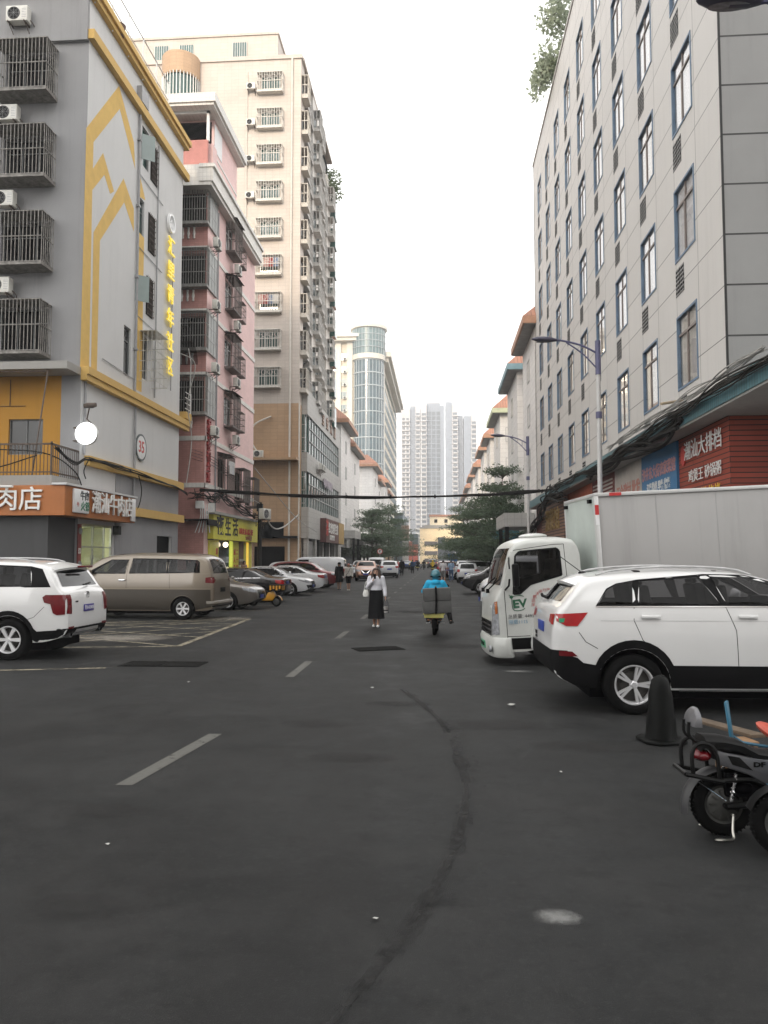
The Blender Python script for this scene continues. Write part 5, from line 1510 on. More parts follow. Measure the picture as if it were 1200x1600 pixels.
# ================================================================== YELLOW BUILDING CLOSING THE STREET
eb = building('yellow_end_building', 'sunlit cream yellow building with dark window bands at the street end', (-6.3, 262))
ye = paint('end_wall_yellow', (.92, .74, .48), .8, .05, .4)
b = MB(); b.box(0, 22, 0, 20, 0, 12.0); b.build('wall', ye, eb)
b = MB(); b.box(.0, 22, -.2, 20, 12.0, 12.5); b.box(1.5, 22, 3, 18, 12.5, 13.3); b.build('roof_edge', M['concrete'], eb)
b = MB(); b.box(3.4, 22, 3.2, 17, 13.3, 16.2); b.build('upper_wall', paint('end_wall_cream', (.75, .66, .5), .7, .06, .4), eb)
b = MB(); b.box(3.2, 22.2, 2.7, 17.3, 16.2, 16.9); b.build('upper_roof', orange_tile, eb)
b = MB(); b.box(1.6, 6.0, -.1, -.002, 6.2, 7.6); b.box(1.6, 6.0, -.1, -.002, 3.0, 4.3); b.box(1.6, 6.0, -.1, -.002, .6, 1.8); b.build('window_bands', paint('end_band_dark', (.09, .085, .09), .5, .2, 1), eb)
b = MB(); b.box(6.1, 8.6, -.4, -.002, 0, 9.0); b.box(8.6, 22, -.3, -.003, 0, 7.4); b.build('dark_stair_block', paint('end_dark_blue', (.055, .07, .10), .6, .2, 1), eb)
b = MB(); b.box(4.9, 6.0, 3.1, 3.198, 14.1, 15.3); b.box(8.4, 9.5, 3.1, 3.198, 14.1, 15.3); b.build('upper_windows', M['pane_dark'], eb)
hb_ = thing('hoarding', 'red orange advertising boards left of the yellow end building', 'billboard', (-9.8, 255, 0))
b = MB(); b.box(0, 1.2, 0, .4, .5, 7.5); b.box(1.4, 3.0, 0, .4, .3, 6.4); b.build('board', paint('billboard_red', (.55, .12, .08), .5, .4, .6), hb_)
b = MB(); b.box(-3.6, -.2, 2, 12, 0, 8.8); b.box(.3, 3, 3, 14, 0, 10); tag(b.build('glass_pavilion', M['pane_blue']), 'low blue glass building between the left trees and the yellow end building', 'building').location = (-9.8, 255, 0)
b = MB(); b.box(0, 2.4, 0, 4, 8.0, 12.6); o = b.build('brown_block', paint('brown_brick', (.22, .11, .07), .7)); o.location = (-12.0, 250, 0); tag(o, 'small brown block above the blue glass building', 'building')
b = MB(); b.box(.3, 2.1, .5, 3.5, 0, 8.0); b.build('base', M['concrete'], o)

# ================================================================== ROOF BAMBOO (right building)
t = thing('rooftop_bamboo', 'pale green bamboo clump hanging over the roof edge of the grey panel building', 'bamboo', (7.25, 38.2, 27.5))
b = MB(); rr = random.Random(8); tips = []
for q in range(20):
    y = rr.uniform(-3.2, 3.4); h_ = rr.uniform(3.5, 8.0); lx = -rr.uniform(.4, 1.5)
    P = [(rr.uniform(-.1, .5), y, 0), (.1, y + .2, h_ * .5), (lx * .5, y + rr.uniform(-.5, .5), h_ * .85), (lx, y + rr.uniform(-1, 1), h_ * .92)]
    b.tube(smooth_path(P, 4), .022, 4); tips += smooth_path(P, 4)[5:]
b.build('stems', bark, t)
leaf_cloud('foliage', leaf_mat('bamboo_leaves', (.20, .24, .17), (.36, .40, .30)), [(p, (.6, .9, .7)) for p in tips[::1]], 3400, .27, 5, t, .8)
t = thing('rooftop_bamboo', 'low bamboo tuft drooping past the roof edge at the lower end of the clump', 'bamboo', (6.75, 41.6, 27.6))
b = MB(); tips = []
for q in range(9):
    y = rr.uniform(-1.2, 1.2)
    P = [(.2, y, 0), (-.1, y, 1.2), (-.7, y + .2, 1.5 + rr.uniform(-.4, .6)), (-1.1, y + .3, .8 + rr.uniform(-1, .8))]
    b.tube(smooth_path(P, 4), .018, 4); tips += smooth_path(P, 4)[4:]
b.build('stems', bark, t)
leaf_cloud('foliage', leaf_mat('bamboo_leaves', (.1, .1, .1), (.1, .1, .1)), [(p, (.55, .7, .55)) for p in tips], 900, .28, 6, t, .8)

# ================================================================== STREET TREES (tiered branches)
tree_leaf = leaf_mat('tree_leaves', (.026, .046, .030), (.105, .145, .088))
def tree(label, x, y, h, spread, seed, group, tiers=7, z0=2.2, leaves=5200, lean=0):
    rr = random.Random(seed)
    t = thing('street_tree', label, 'tree', (x, y, .0), 0, group)
    b = MB(); b.tube(smooth_path([(0, 0, 0), (.05, 0, h * .3), (lean * .5, .05, h * .65), (lean, 0, h)], 5), [.17 - .155 * i / 15 for i in range(16)], 8)
    blobs = []
    for k in range(tiers):
        z = z0 + (h - z0 - .3) * k / (tiers - 1)
        r = spread * (1.0 - .52 * (k / (tiers - 1)) ** 1.6) * rr.uniform(.75, 1.2)
        nb = rr.randint(6, 9); ph = rr.uniform(0, 6)
        for j in range(nb):
            a = ph + 2 * PI * j / nb + rr.uniform(-.3, .3); rl_ = r * rr.uniform(.65, 1.1)
            dx, dy = math.cos(a), math.sin(a); cx = lean * z / h
            P = [(cx, 0, z - .25), (cx + dx * rl_ * .5, dy * rl_ * .5, z + .05), (cx + dx * rl_, dy * rl_, z + .22 + rr.uniform(-.1, .15))]
            b.tube(smooth_path(P, 3), [.045 - .006 * i for i in range(7)], 5)
            z += rr.uniform(-.25, .25)
            for f in (.3, .48, .66, .84, 1.0):
                w_ = rl_ * .24 * rr.uniform(.7, 1.2)
                blobs.append(((cx + dx * rl_ * f + rr.gauss(0, .12), dy * rl_ * f + rr.gauss(0, .12), z + .12 * f + .08 + rr.uniform(-.06, .12)), (w_ + .20, w_ + .20, .26 + .16 * rr.random())))
    b.build('trunk', bark, t)
    leaf_cloud('crown', tree_leaf, blobs, int(leaves * 1.6), .20, seed, t, .6)
    return t
GT1, GT2 = 'tiered trees along the left kerb', 'tiered trees along the right kerb'
tree('nearest left tree, broad and dark with flat tiers before the white houses', -8.4, 97, 7.8, 3.4, 1, GT1, 7, 1.9, 6500)
tree('dark left tree nearest the road centre behind the broad one', -7.3, 112, 9.6, 3.9, 2, GT1, 8, 2.2, 6500)
tree('left tree standing against the shop canopy wall', -9.6, 118, 9.2, 4.2, 3, GT1, 8, 2.2, 5500)
tree('farthest left tree beside the blue glass building', -8.0, 146, 10.0, 4.6, 4, GT1, 8, 2.4, 5000)
tree('tallest right tree with a thin top rising past the street cable', 4.9, 60.5, 8.9, 2.9, 5, GT2, 8, 2.5, 7000, .15)
tree('second right tree leaning over the parked white cars', 4.3, 70, 7.6, 3.3, 6, GT2, 7, 2.1, 7000)
tree('third right tree with a wide low crown', 3.9, 82, 7.4, 3.7, 7, GT2, 7, 2.0, 6500)
tree('fourth right tree just left of the wide low crown', 3.6, 96, 8.0, 4.1, 8, GT2, 7, 2.0, 6000)
tree('farthest right tree in front of the yellow end building', 3.9, 118, 8.8, 4.8, 9, GT2, 7, 2.0, 5500)
tree('right tree tucked behind the tallest one beside the teal canopy', 5.6, 66, 6.3, 2.3, 10, GT2, 6, 2.4, 4200)

# ================================================================== STREET LAMPS
lamp_w = paint('lamp_pole_white', (.60, .59, .58), .5, .15, 2)
lamp_p = paint('lamp_purple', (.12, .12, .22), .5, .2, 4)
def lamp(label, x, y, top=8.45):
    t = thing('street_lamp', label, 'street lamp', (x, y, .1), 0, 'street lamps along the right pavement')
    b = MB(); b.tube([(0, 0, 0), (0, 0, 3), (0, 0, top - 1.0)], [.09, .078, .065], 12); b.lathe([(.2, 0), (.2, .08), (.12, .35)], 'z', 12); b.build('pole', lamp_w, t)
    b = MB(); b.tube([(0, 0, top - 1.0), (0, 0, top + .05)], .085, 12); b.tube([(0, 0, top - 2.35), (0, 0, top - 2.15)], .095, 12); b.build('purple_band', lamp_p, t)
    b = MB(); b.tube(smooth_path([(0, 0, top - .35), (-.5, 0, top - .08), (-1.1, 0, top + .08), (-1.25, 0, top + .08)], 4), .032, 8)
    b.tube(smooth_path([(0, 0, top - .85), (-.45, 0, top - .35), (-.95, 0, top + .02)], 4), .024, 8); b.tube([(-.3, 0, top - .18), (-.3, 0, top - .50)], .018, 6); b.build('arm', lamp_p, t)
    h = MB()
    prof = [(0, .02), (.05, .06), (.20, .11), (.45, .135), (.70, .11), (.84, .05), (.88, .01)]
    vs = []; n = 14
    for d, w_ in prof:
        for j in range(n):
            a = 2 * PI * j / n; vs.append((-1.2 - d * .92, w_ * math.cos(a) * 1.05, top + .09 + d * .06 + w_ * math.sin(a) * (.75 if math.sin(a) > 0 else .55)))
    k = len(prof)
    h.add(vs, [(i * n + j, i * n + (j + 1) % n, (i + 1) * n + (j + 1) % n, (i + 1) * n + j) for i in range(k - 1) for j in range(n)] + [tuple(range(n)), tuple(range((k - 1) * n, k * n))], True)
    hd = h.build('lamp_head', paint('lamp_head_dark', (.07, .065, .10), .4, .2, 5), t)
    g_ = MB(); g_.lathe([(0, -.0), (.10, .0)], 'z', 14); 
    l = g_.build('lens', M['clear_lens'], hd); l.location = (-1.62, 0, top + .045); l.scale = (2.6, .9, 1)
    return t
lamp('nearest street lamp, its dark head entering at the top right corner', 5.2, 9.3, 8.55)
lamp('street lamp on a white pole behind the box truck', 4.9, 23.6)
lamp('farther street lamp on a white pole beside the right trees', 4.9, 42.2)
lamp('small far street lamp seen before the yellow end building', 3.5, 160)
# unseen block added behind the viewpoint: keeps low sun off the near street
sb = building('added_shade_block', 'tall plain grey block added out of view to shade the near street', (-45, -75))
b = MB(); b.box(0, 90, 0, 16, 0, 52); b.build('wall', gt, sb)
b = MB()
for k in range(12):
    for q in range(26): b.box(2 + q * 3.4, 3.8 + q * 3.4, 16.002, 16.05, 4 + k * 3.3, 5.6 + k * 3.3)
b.build('window_rows', M['pane_dark'], sb)['kind'] = 'stuff'

# ================================================================== VEHICLES
def interp(tab, x):
    if x <= tab[0][0]: return tab[0][1]
    for (a, fa), (b, fb) in zip(tab, tab[1:]):
        if x <= b:
            return fa + (fb - fa) * (x - a) / (b - a)
    return tab[-1][1]
def sinterp(tab, x):
    """monotone smooth interpolation through a table"""
    n = len(tab)
    if x <= tab[0][0]: return tab[0][1]
    if x >= tab[-1][0]: return tab[-1][1]
    d = [(tab[i + 1][1] - tab[i][1]) / (tab[i + 1][0] - tab[i][0]) for i in range(n - 1)]
    m = [d[0]] + [0 if d[i - 1] * d[i] <= 0 else 2 * d[i - 1] * d[i] / (d[i - 1] + d[i]) for i in range(1, n - 1)] + [d[-1]]
    for i in range(n - 1):
        if x <= tab[i + 1][0]:
            h = tab[i + 1][0] - tab[i][0]; t = (x - tab[i][0]) / h
            return ((1 + 2 * t) * (1 - t) ** 2 * tab[i][1] + t * (1 - t) ** 2 * h * m[i] + t * t * (3 - 2 * t) * tab[i + 1][1] + t * t * (t - 1) * h * m[i + 1])

def bool_diff(me, cutters):
    """solid difference of mesh data, cutters keep their own material"""
    o = bpy.data.objects.new('b', me); C.objects.link(o); tmp = []
    for c in cutters:
        k = bpy.data.objects.new('c', c); C.objects.link(k); tmp.append(k)
        md = o.modifiers.new('d', 'BOOLEAN'); md.operation = 'DIFFERENCE'; md.object = k; md.solver = 'EXACT'
        try: md.material_mode = 'TRANSFER'
        except Exception: pass
    dg = bpy.context.evaluated_depsgraph_get(); dg.update()
    r = bpy.data.meshes.new_from_object(o.evaluated_get(dg), preserve_all_data_layers=True, depsgraph=dg)
    bpy.data.objects.remove(o)
    for k in tmp: bpy.data.objects.remove(k)
    return r
def finish(me, ang=32):
    bm = bmesh.new(); bm.from_mesh(me)
    for f in bm.faces: f.smooth = True
    for e in bm.edges: e.smooth = not (len(e.link_faces) == 2 and e.calc_face_angle(0) > R(ang))
    bm.to_mesh(me); bm.free(); return me

class Shell:
    """car-like shell: height profile along x, half width from plan and section tables"""
    def __init__(s, top, bot, plan, sect, hw, rc=.11, crown=.035, step=.07, inset=0, xr=None, zf=None):
        s.top, s.bot, s.plan, s.sect, s.hw, s.rc, s.crown = top, bot, plan, sect, hw, rc, crown
        s.x0, s.x1 = top[0][0], top[-1][0]
        s.mesh = s.make(step, 0, s.x0, s.x1)
        s.bvh = BVHTree.FromPolygons([v.co for v in s.mesh.vertices], [tuple(p.vertices) for p in s.mesh.polygons])
    def W(s, x, z): return s.hw * sinterp(s.plan, x) * sinterp(s.sect, z)
    def make(s, step, inset, xa, xb, zfloor=None, mat=None):
        xs = [xa]; x = xa
        while x < xb - 1e-6:
            d = min(x - xa, xb - x)
            x += .018 if d < .10 else .035 if d < .3 else step
            xs.append(min(x, xb))
        if xs[-1] - xs[-2] < .004: xs.pop(-2)
        rings = []; ns, nc, nt = 12, 6, 4
        for x in xs:
            zt = sinterp(s.top, x) - inset; zb = sinterp(s.bot, x) if zfloor is None else zfloor
            zt = max(zt, zb + .05)
            rc = min(s.rc, (zt - zb) * .35); half = []
            zs = zt - rc - s.crown
            for i in range(ns + 1):
                z = zb + (zs - zb) * i / ns; half.append((max(.02, s.W(x, z) - inset), z))
            wt = max(.02, s.W(x, zt) - inset); w0 = half[-1][0]; yi = max(.01, wt - rc)
            for i in range(1, nc + 1):
                a = PI / 2 * i / nc; half.append((yi + (w0 - yi) * math.cos(a), zs + rc * math.sin(a)))
            for i in range(1, nt):
                y = yi * (1 - i / nt); half.append((y, zs + rc + s.crown * (1 - (y / yi) ** 2)))
            half = [(half[0][0] * .6, zb)] + half if False else half
            ring = [(x, -y, z) for y, z in half] + [(x, 0, zt)] + [(x, y, z) for y, z in reversed(half)]
            rings.append(ring)
        b = MB(); n = len(rings[0]); k = len(rings)
        vs = [p for r_ in rings for p in r_]
        fs = [(i * n + j, i * n + (j + 1) % n, (i + 1) * n + (j + 1) % n, (i + 1) * n + j) for i in range(k - 1) for j in range(n)]
        fs += [tuple(range(n)), tuple(range((k - 1) * n + n - 1, (k - 1) * n - 1, -1))]
        b.add(vs, fs, True)
        return b.data('shell', mat)
    def hit(s, a, b2, axis):
        """axis 'L' (+y side, a=x b=z), 'R' (-y side), 'B' rear (a=y), 'F' front (a=y), 'T' top (a=x b=y)"""
        o, d = {'L': ((a, 3, b2), (0, -1, 0)), 'R': ((a, -3, b2), (0, 1, 0)), 'B': ((s.x0 - 2, a, b2), (1, 0, 0)), 'F': ((s.x1 + 2, a, b2), (-1, 0, 0)), 'T': ((a, b2, 5), (0, 0, -1))}[axis]
        p, n, i, dist = s.bvh.ray_cast(Vector(o), Vector(d))
        if p is None:
            g = {'L': (a, .9, b2), 'R': (a, -.9, b2), 'B': (s.x0, a, b2), 'F': (s.x1, a, b2), 'T': (a, b2, 1.5)}[axis]
            p, n, i, dist = s.bvh.find_nearest(Vector(g))
        if n.dot(Vector(d)) > 0: n = -n
        return p, n
    def skin(s, mb, poly, axis, off=.004, grid=.07, holes=()):
        """closed 2-D outline laid on the shell as its own panel"""
        pts = []
        for i, p in enumerate(poly):
            q = poly[(i + 1) % len(poly)]; d = math.hypot(q[0] - p[0], q[1] - p[1]); k = max(1, int(d / grid))
            for j in range(k): pts.append(Vector((p[0] + (q[0] - p[0]) * j / k, p[1] + (q[1] - p[1]) * j / k)))
        n = len(pts); edges = [(i, (i + 1) % n) for i in range(n)]; outer = list(pts)
        for hp in holes:
            k0 = len(pts); pts += [Vector(q) for q in hp]; edges += [(k0 + i, k0 + (i + 1) % len(hp)) for i in range(len(hp))]
        x0, x1 = min(p.x for p in pts), max(p.x for p in pts); y0, y1 = min(p.y for p in pts), max(p.y for p in pts)
        def inside(x, y, pts=outer, n=n):
            c = False; j = n - 1
            for i in range(n):
                if (pts[i].y > y) != (pts[j].y > y) and x < (pts[j].x - pts[i].x) * (y - pts[i].y) / (pts[j].y - pts[i].y + 1e-12) + pts[i].x: c = not c
                j = i
            return c
        inner = []; y = y0 + grid * .5
        while y < y1:
            x = x0 + grid * .5
            while x < x1:
                if inside(x, y) and min((p - Vector((x, y))).length for p in pts) > grid * .45: inner.append(Vector((x, y)))
                x += grid
            y += grid
        v, e, f, *_ = delaunay_2d_cdt(pts + inner, edges, [], 1, 1e-5)
        vs = []
        for p in v:
            h, nn = s.hit(p.x, p.y, axis); vs.append(h + nn * off)
        if holes:
            def inh(q):
                x = sum(v[i].x for i in q) / len(q); y = sum(v[i].y for i in q) / len(q)
                return any(inside(x, y, [Vector(p) for p in hp], len(hp)) for hp in holes)
            f = [q for q in f if not inh(q)]
        mb.add(vs, [tuple(q) for q in f], True)
        return mb

def wheel_parts(r, w, rim_r, spokes, twin=True, mat='alloy'):
    t = MB(); hwd = w / 2
    t.lathe([(rim_r, -hwd * .86), (rim_r + .02, -hwd), (r * .86, -hwd * 1.04), (r * .97, -hwd * .90), (r, -hwd * .7), (r, hwd * .7), (r * .97, hwd * .90), (r * .86, hwd * 1.04), (rim_r + .02, hwd), (rim_r, hwd * .86), (rim_r * .95, 0)], 'y', 40, closed=True)
    for k in (-.42, 0, .42):
        pass
    tyre = t.data('wheel', M['black'], sharp=60)
    m = MB()
    m.lathe([(rim_r * 1.0, -hwd * .93), (rim_r * 1.0, -hwd * .80), (rim_r * .93, -hwd * .74), (rim_r * .90, -hwd * .1), (rim_r * .86, -hwd * .1), (rim_r * .89, -hwd * .80), (rim_r * .94, -hwd * .93)], 'y', 40, closed=True)
    m.lathe([(0, -hwd * .86), (rim_r * .13, -hwd * .86), (rim_r * .2, -hwd * .74), (rim_r * .22, -hwd * .5), (0, -hwd * .5)], 'y', 20)
    for k in range(spokes):
        a = 2 * PI * k / spokes
        for da in ((-.13, .13) if twin else (0,)):
            aa = a + da; ra = a + da * .55
            w0, w1 = (rim_r * .05, rim_r * .075) if twin else (rim_r * .09, rim_r * .15)
            p0 = Vector((math.cos(a + da * .9) * rim_r * .15, 0, math.sin(a + da * .9) * rim_r * .15)); p1 = Vector((math.cos(aa) * rim_r * .93, 0, math.sin(aa) * rim_r * .93))
            tt = (p1 - p0).normalized(); nn = Vector((-tt.z, 0, tt.x))
            vs = []
            for p, ww, y0, y1 in ((p0, w0, -hwd * .80, -hwd * .55), (p1, w1, -hwd * .84, -hwd * .60)):
                vs += [p - nn * ww + Vector((0, y0, 0)), p + nn * ww + Vector((0, y0, 0)), p + nn * ww + Vector((0, y1, 0)), p - nn * ww + Vector((0, y1, 0))]
            m.add(vs, [(0, 1, 5, 4), (1, 2, 6, 5), (2, 3, 7, 6), (3, 0, 4, 7), (4, 5, 6, 7), (3, 2, 1, 0)])
    rim = m.data('rim', M[mat])
    d = MB(); d.lathe([(0, -hwd * .2), (rim_r * .62, -hwd * .2), (rim_r * .62, hwd * .1), (rim_r * .95, hwd * .1), (rim_r * .95, hwd * .3)], 'y', 28)
    disc = d.data('brake_disc', paint('brake_disc', (.10, .095, .09), .5, .3, 8, metal=.6))
    return tyre, rim, disc
def put_wheel(par, parts, x, y, z, side):
    """side -1: outer face towards -y"""
    o = link_mesh('wheel', parts[0], par, (x, y, z), 0 if side < 0 else PI)
    link_mesh('rim', parts[1], o); link_mesh('brake_disc', parts[2], o)
    return o
WHEELS = {}
def wheels(r, w, rr, n, tw):
    k = (r, w, rr, n, tw)
    if k not in WHEELS: WHEELS[k] = wheel_parts(*k)
    return WHEELS[k]

def carpaint(name, col, metal=0.0, rough=.28, var=.05): return paint(name, col, rough, var, 1.2, metal, .5, .9)
def seat_mesh(w=.5):
    b = MB()
    b.obox((0, 0, .45), (.5, w, .16)); b.obox((-.27, 0, .82), (.13, w, .72), Matrix.Rotation(-.2, 3, 'Y')); b.obox((-.37, 0, 1.27), (.09, w * .55, .2), Matrix.Rotation(-.15, 3, 'Y'))
    return b.data('seat', M['seat'], bev=.03)

def mirrored(poly): return poly
def car(name, label, cat, loc, rz, sp, group=None, detail=2):
    """sp: see the specs below. local +x is the way the car faces, +y its left side, z up; returns the Empty"""
    t = thing(name, label, cat, loc, rz, group)
    sh = Shell(sp['top'], sp['bot'], sp['plan'], sp['sect'], sp['hw'], sp.get('rc', .11), sp.get('crown', .035), sp.get('step', .08))
    body_m = sp['paint']; r = sp['wr']; aw = sp.get('arch', r * 1.17)
    cut = []
    for x in (sp['xr'], sp['xf']):
        for s_ in (-1, 1):
            b = MB(); y0 = s_ * (sp['hw'] - .36); y1 = s_ * (sp['hw'] + .2)
            b.lathe([(0, min(y0, y1)), (aw, min(y0, y1)), (aw, max(y0, y1)), (0, max(y0, y1))], 'y', 36, (x, 0, r * .98)); cut.append(b.data('c', M['dark']))
    hero = sp.get('hollow')
    if hero:
        cut.append(sh.make(.08, .06, hero[0], hero[1], hero[2], M['dark']))
        for poly in sp['side_glass']:
            b = MB(); b.prism(poly, 'y', -2, 2); cut.append(b.data('c', M['plastic']))
        for key, xa, xb in (('screen', .2, sh.x1 + 1),):
            if sp.get(key) and sp.get('hollow_' + key, True):
                b = MB(); b.prism(sp[key], 'x', xa if key == 'screen' else xa, xb); cut.append(b.data('c', M['plastic']))
    me = sh.mesh.copy(); me.materials.clear(); me.materials.append(body_m)
    try:
        me2 = bool_diff(me, cut)
        if len(me2.polygons) > 50: me = me2
    except Exception as ex: print('bool failed', label, ex)
    me.name = 'body'; finish(me)
    body = link_mesh('body', me, t)
    gl = M['glass_see'] if hero else M['glass_dark']
    sides = sp.get('sides', 'LR')
    def panel(nm, polys, axis, mat, off=.004, par=None, grid=.07, holes=()):
        b = MB()
        for p in polys: sh.skin(b, p, axis, off, grid, holes)
        return b.build(nm, mat, par or t, sharp=50, fixn=False)
    for ax in sides:
        if sp.get('black_band'): panel('pillar_trim', sp['black_band'], ax, M['plastic'], .003, holes=sp['side_glass'] if hero else ())
        for p in sp['side_glass']: panel('side_window', [p], ax, gl, .006)
        if sp.get('chrome'): panel('window_strip', sp['chrome'], ax, M['chrome'], .010, grid=.12)
        if sp.get('seams'):
            ss = []
            for line in sp['seams']:
                for p, q in zip(line, line[1:]):
                    dx, dz = q[0] - p[0], q[1] - p[1]; l_ = math.hypot(dx, dz); nx, nz = -dz / l_ * .004, dx / l_ * .004
                    ss.append([(p[0] - nx, p[1] - nz), (q[0] - nx, q[1] - nz), (q[0] + nx, q[1] + nz), (p[0] + nx, p[1] + nz)])
            panel('door_gap', ss, ax, M['dark'], .002, grid=.1)
        if sp.get('cladding'): panel('lower_cladding', sp['cladding'], ax, sp.get('clad_mat', M['plastic']), .008)
        if sp.get('tone2'): panel('lower_two_tone', sp['tone2'], ax, sp['tone2_mat'], .003)
        for p in sp.get('tail_side', []): panel('tail_lamp', [p], ax, sp.get('tail_mat', M['red_lens']), .010, grid=.05)
        for p in sp.get('head_side', []): panel('headlight', [p], ax, M['clear_lens'], .008, grid=.05)
        for p in sp.get('reflector', []): panel('reflector', [p], ax, M['dark_red_lens'], .012, grid=.05)
        for x, z in sp.get('handles', []):
            h, n = sh.hit(x, z, ax); b = MB(); b.obox(h + n * .022, (.20, .028, .034)); b.obox(h + n * .012 + Vector((.02, 0, -.0)), (.24, .012, .055))
            b.build('door_handle', sp.get('handle_mat', body_m), t, bev=.009)
        if sp.get('mirror'):
            x, z = sp['mirror']; h, n = sh.hit(x, z, ax); s_ = 1 if n.y > 0 else -1
            b = MB(); b.ball((h.x, h.y + s_ * .15, h.z + .06), (.07, .13, .09), 12, 8); b.tube([h, h + Vector((0, s_ * .1, .03))], .025, 6); b.build('wing_mirror', sp.get('mirror_mat', body_m), t)
        if sp.get('rail'):
            xa, xb, y = sp['rail']; s_ = 1 if ax == 'L' else -1
            P = []
            for q in range(13):
                x = xa + (xb - xa) * q / 12; h, n = sh.hit(x, s_ * y, 'T'); P.append((h.x, h.y, h.z + .05 * math.sin(PI * min(1, max(0, q / 12))) ** .35 + .008))
            b = MB(); b.tube(P, .017, 6); b.build('roof_rail', sp.get('rail_mat', M['steel']), t)
    if sp.get('rear_glass'): panel('rear_window', [sp['rear_glass']], 'B', M['glass_dark'], .006)
    if sp.get('screen'): panel('windscreen', [sp['screen']], 'F', gl, .006)
    for nm_, key, mat, off in (('tail_lamp', 'tail_rear', sp.get('tail_mat', M['red_lens']), .010), ('bumper_trim', 'rear_black', M['plastic'], .009), ('reflector', 'refl_rear', M['dark_red_lens'], .013), ('skid_plate', 'rear_silver', M['alloy'], .014)):
        for p in sp.get(key, []): panel(nm_, [p], 'B', mat, off, grid=.05)
    for nm_, key, mat, off in (('headlight', 'head_front', M['clear_lens'], .008), ('grille', 'grille', M['plastic'], .008), ('grille_bar', 'grille_chrome', M['chrome'], .013), ('bumper_trim', 'front_black', M['plastic'], .007)):
        for p in sp.get(key, []): panel(nm_, [p], 'F', mat, off, grid=.05)
    for end, key in (('B', 'plate_rear'), ('F', 'plate_front')):
        if sp.get(key):
            y, z = sp[key][:2]; h, n = sh.hit(y, z, end); sx = -1 if end == 'B' else 1
            b = MB(); b.obox(h + Vector((sx * .012, 0, 0)), (.012, .44, .14)); pl_ = b.build('number_plate', sp.get('plate_mat', M['plate_blue']), t, bev=.004)
            if sp.get('plate_text'): text('plate_letters', sp['plate_text'], .10, M['plate_white'], pl_, (h.x + sx * .02, h.y, h.z), -PI / 2 if sx < 0 else PI / 2, .003, 'CENTER', .85)
    if sp.get('spoiler'):
        xa, xb, y, z0, z1 = sp['spoiler']
        b = MB(); n = 10; vs = []
        for i in range(n + 1):
            yy = -y + 2 * y * i / n; dz = -.05 * (yy / y) ** 2; dx = .10 * (yy / y) ** 2
            vs += [(xa + dx, yy, z0 + dz), (xb, yy, z1 + dz), (xb, yy, z1 - .05 + dz), (xa + dx + .02, yy, z0 - .045 + dz)]
        fs = [(i * 4 + j, i * 4 + (j + 1) % 4, i * 4 + 4 + (j + 1) % 4, i * 4 + 4 + j) for i in range(n) for j in range(4)] + [(0, 1, 2, 3), tuple(n * 4 + j for j in (3, 2, 1, 0))]
        b.add(vs, fs, True); b.build('spoiler', body_m, t, sharp=30)
    if sp.get('antenna'):
        x, y, z = sp['antenna']; b = MB(); b.ball((x, y, z), (.06, .03, .025), 8, 5); b.tube([(x, y, z), (x - .32, y, z + .24)], .006, 5); b.build('aerial', M['plastic'], t)
    b = MB(); b.box(sh.x0 + .5, sh.x1 - .5, -sp['hw'] + .30, sp['hw'] - .30, .17, .36)
    b.build('underbody', M['dark'], t)
    wp = wheels(r, sp.get('ww', .23), sp.get('rim', r * .66), sp.get('spokes', 5), sp.get('twin', True))
    for x in (sp['xr'], sp['xf']):
        for s_ in (-1, 1): put_wheel(t, wp, x, s_ * (sp['hw'] - .125), r, s_)
    if hero:
        sm = seat_mesh()
        for x, y in sp['seats']: link_mesh('seat', sm, t, (x, y, sp.get('seat_z', .28)))
        b = MB(); b.tube([(sp['wheel_at'] + .19 * math.sin(a) * .3, .42 + .19 * math.cos(a), 1.12 + .19 * math.sin(a)) for a in [2 * PI * q / 16 for q in range(17)]], .016, 5); b.build('steering_wheel', M['plastic'], t)
    return t, sh
def plan_tab(x0, x1, re=.82, fe=.66): return [(x0, re), (x0 + .05, re + (1 - re) * .45), (x0 + .16, re + (1 - re) * .78), (x0 + .45, .985), (x0 + 1.1, 1), (x1 - 1.5, 1), (x1 - .8, .965), (x1 - .35, .90), (x1 - .12, fe + .12), (x1 - .04, fe + .05), (x1, fe)]

# ---------------------------------------------------------------- hero: white SUV on the right (x measured from its rear hub)
suv_white = carpaint('pearl_white_paint', (.66, .66, .655))
top = [(-1.10, .98), (-1.085, 1.12), (-1.05, 1.25), (-1.0, 1.33), (-.95, 1.37), (-.66, 1.68), (-.55, 1.76), (-.35, 1.80), (.1, 1.845), (.7, 1.87), (1.25, 1.855), (1.65, 1.79), (2.45, 1.37), (2.7, 1.31), (3.3, 1.22), (3.66, 1.08), (3.8, .92), (3.86, .75)]
bot = [(-1.10, .62), (-1.06, .50), (-.95, .42), (-.7, .34), (0, .30), (3.0, .30), (3.5, .34), (3.75, .42), (3.86, .55)]
plan = [(-1.10, .80), (-1.07, .855), (-1.0, .91), (-.85, .955), (-.5, .985), (.2, 1), (2.4, 1), (3.1, .96), (3.5, .90), (3.74, .80), (3.82, .74), (3.86, .68)]
sect = [(.28, .90), (.40, .955), (.62, .985), (.95, 1.0), (1.17, .985), (1.34, .955), (1.60, .85), (1.86, .72)]
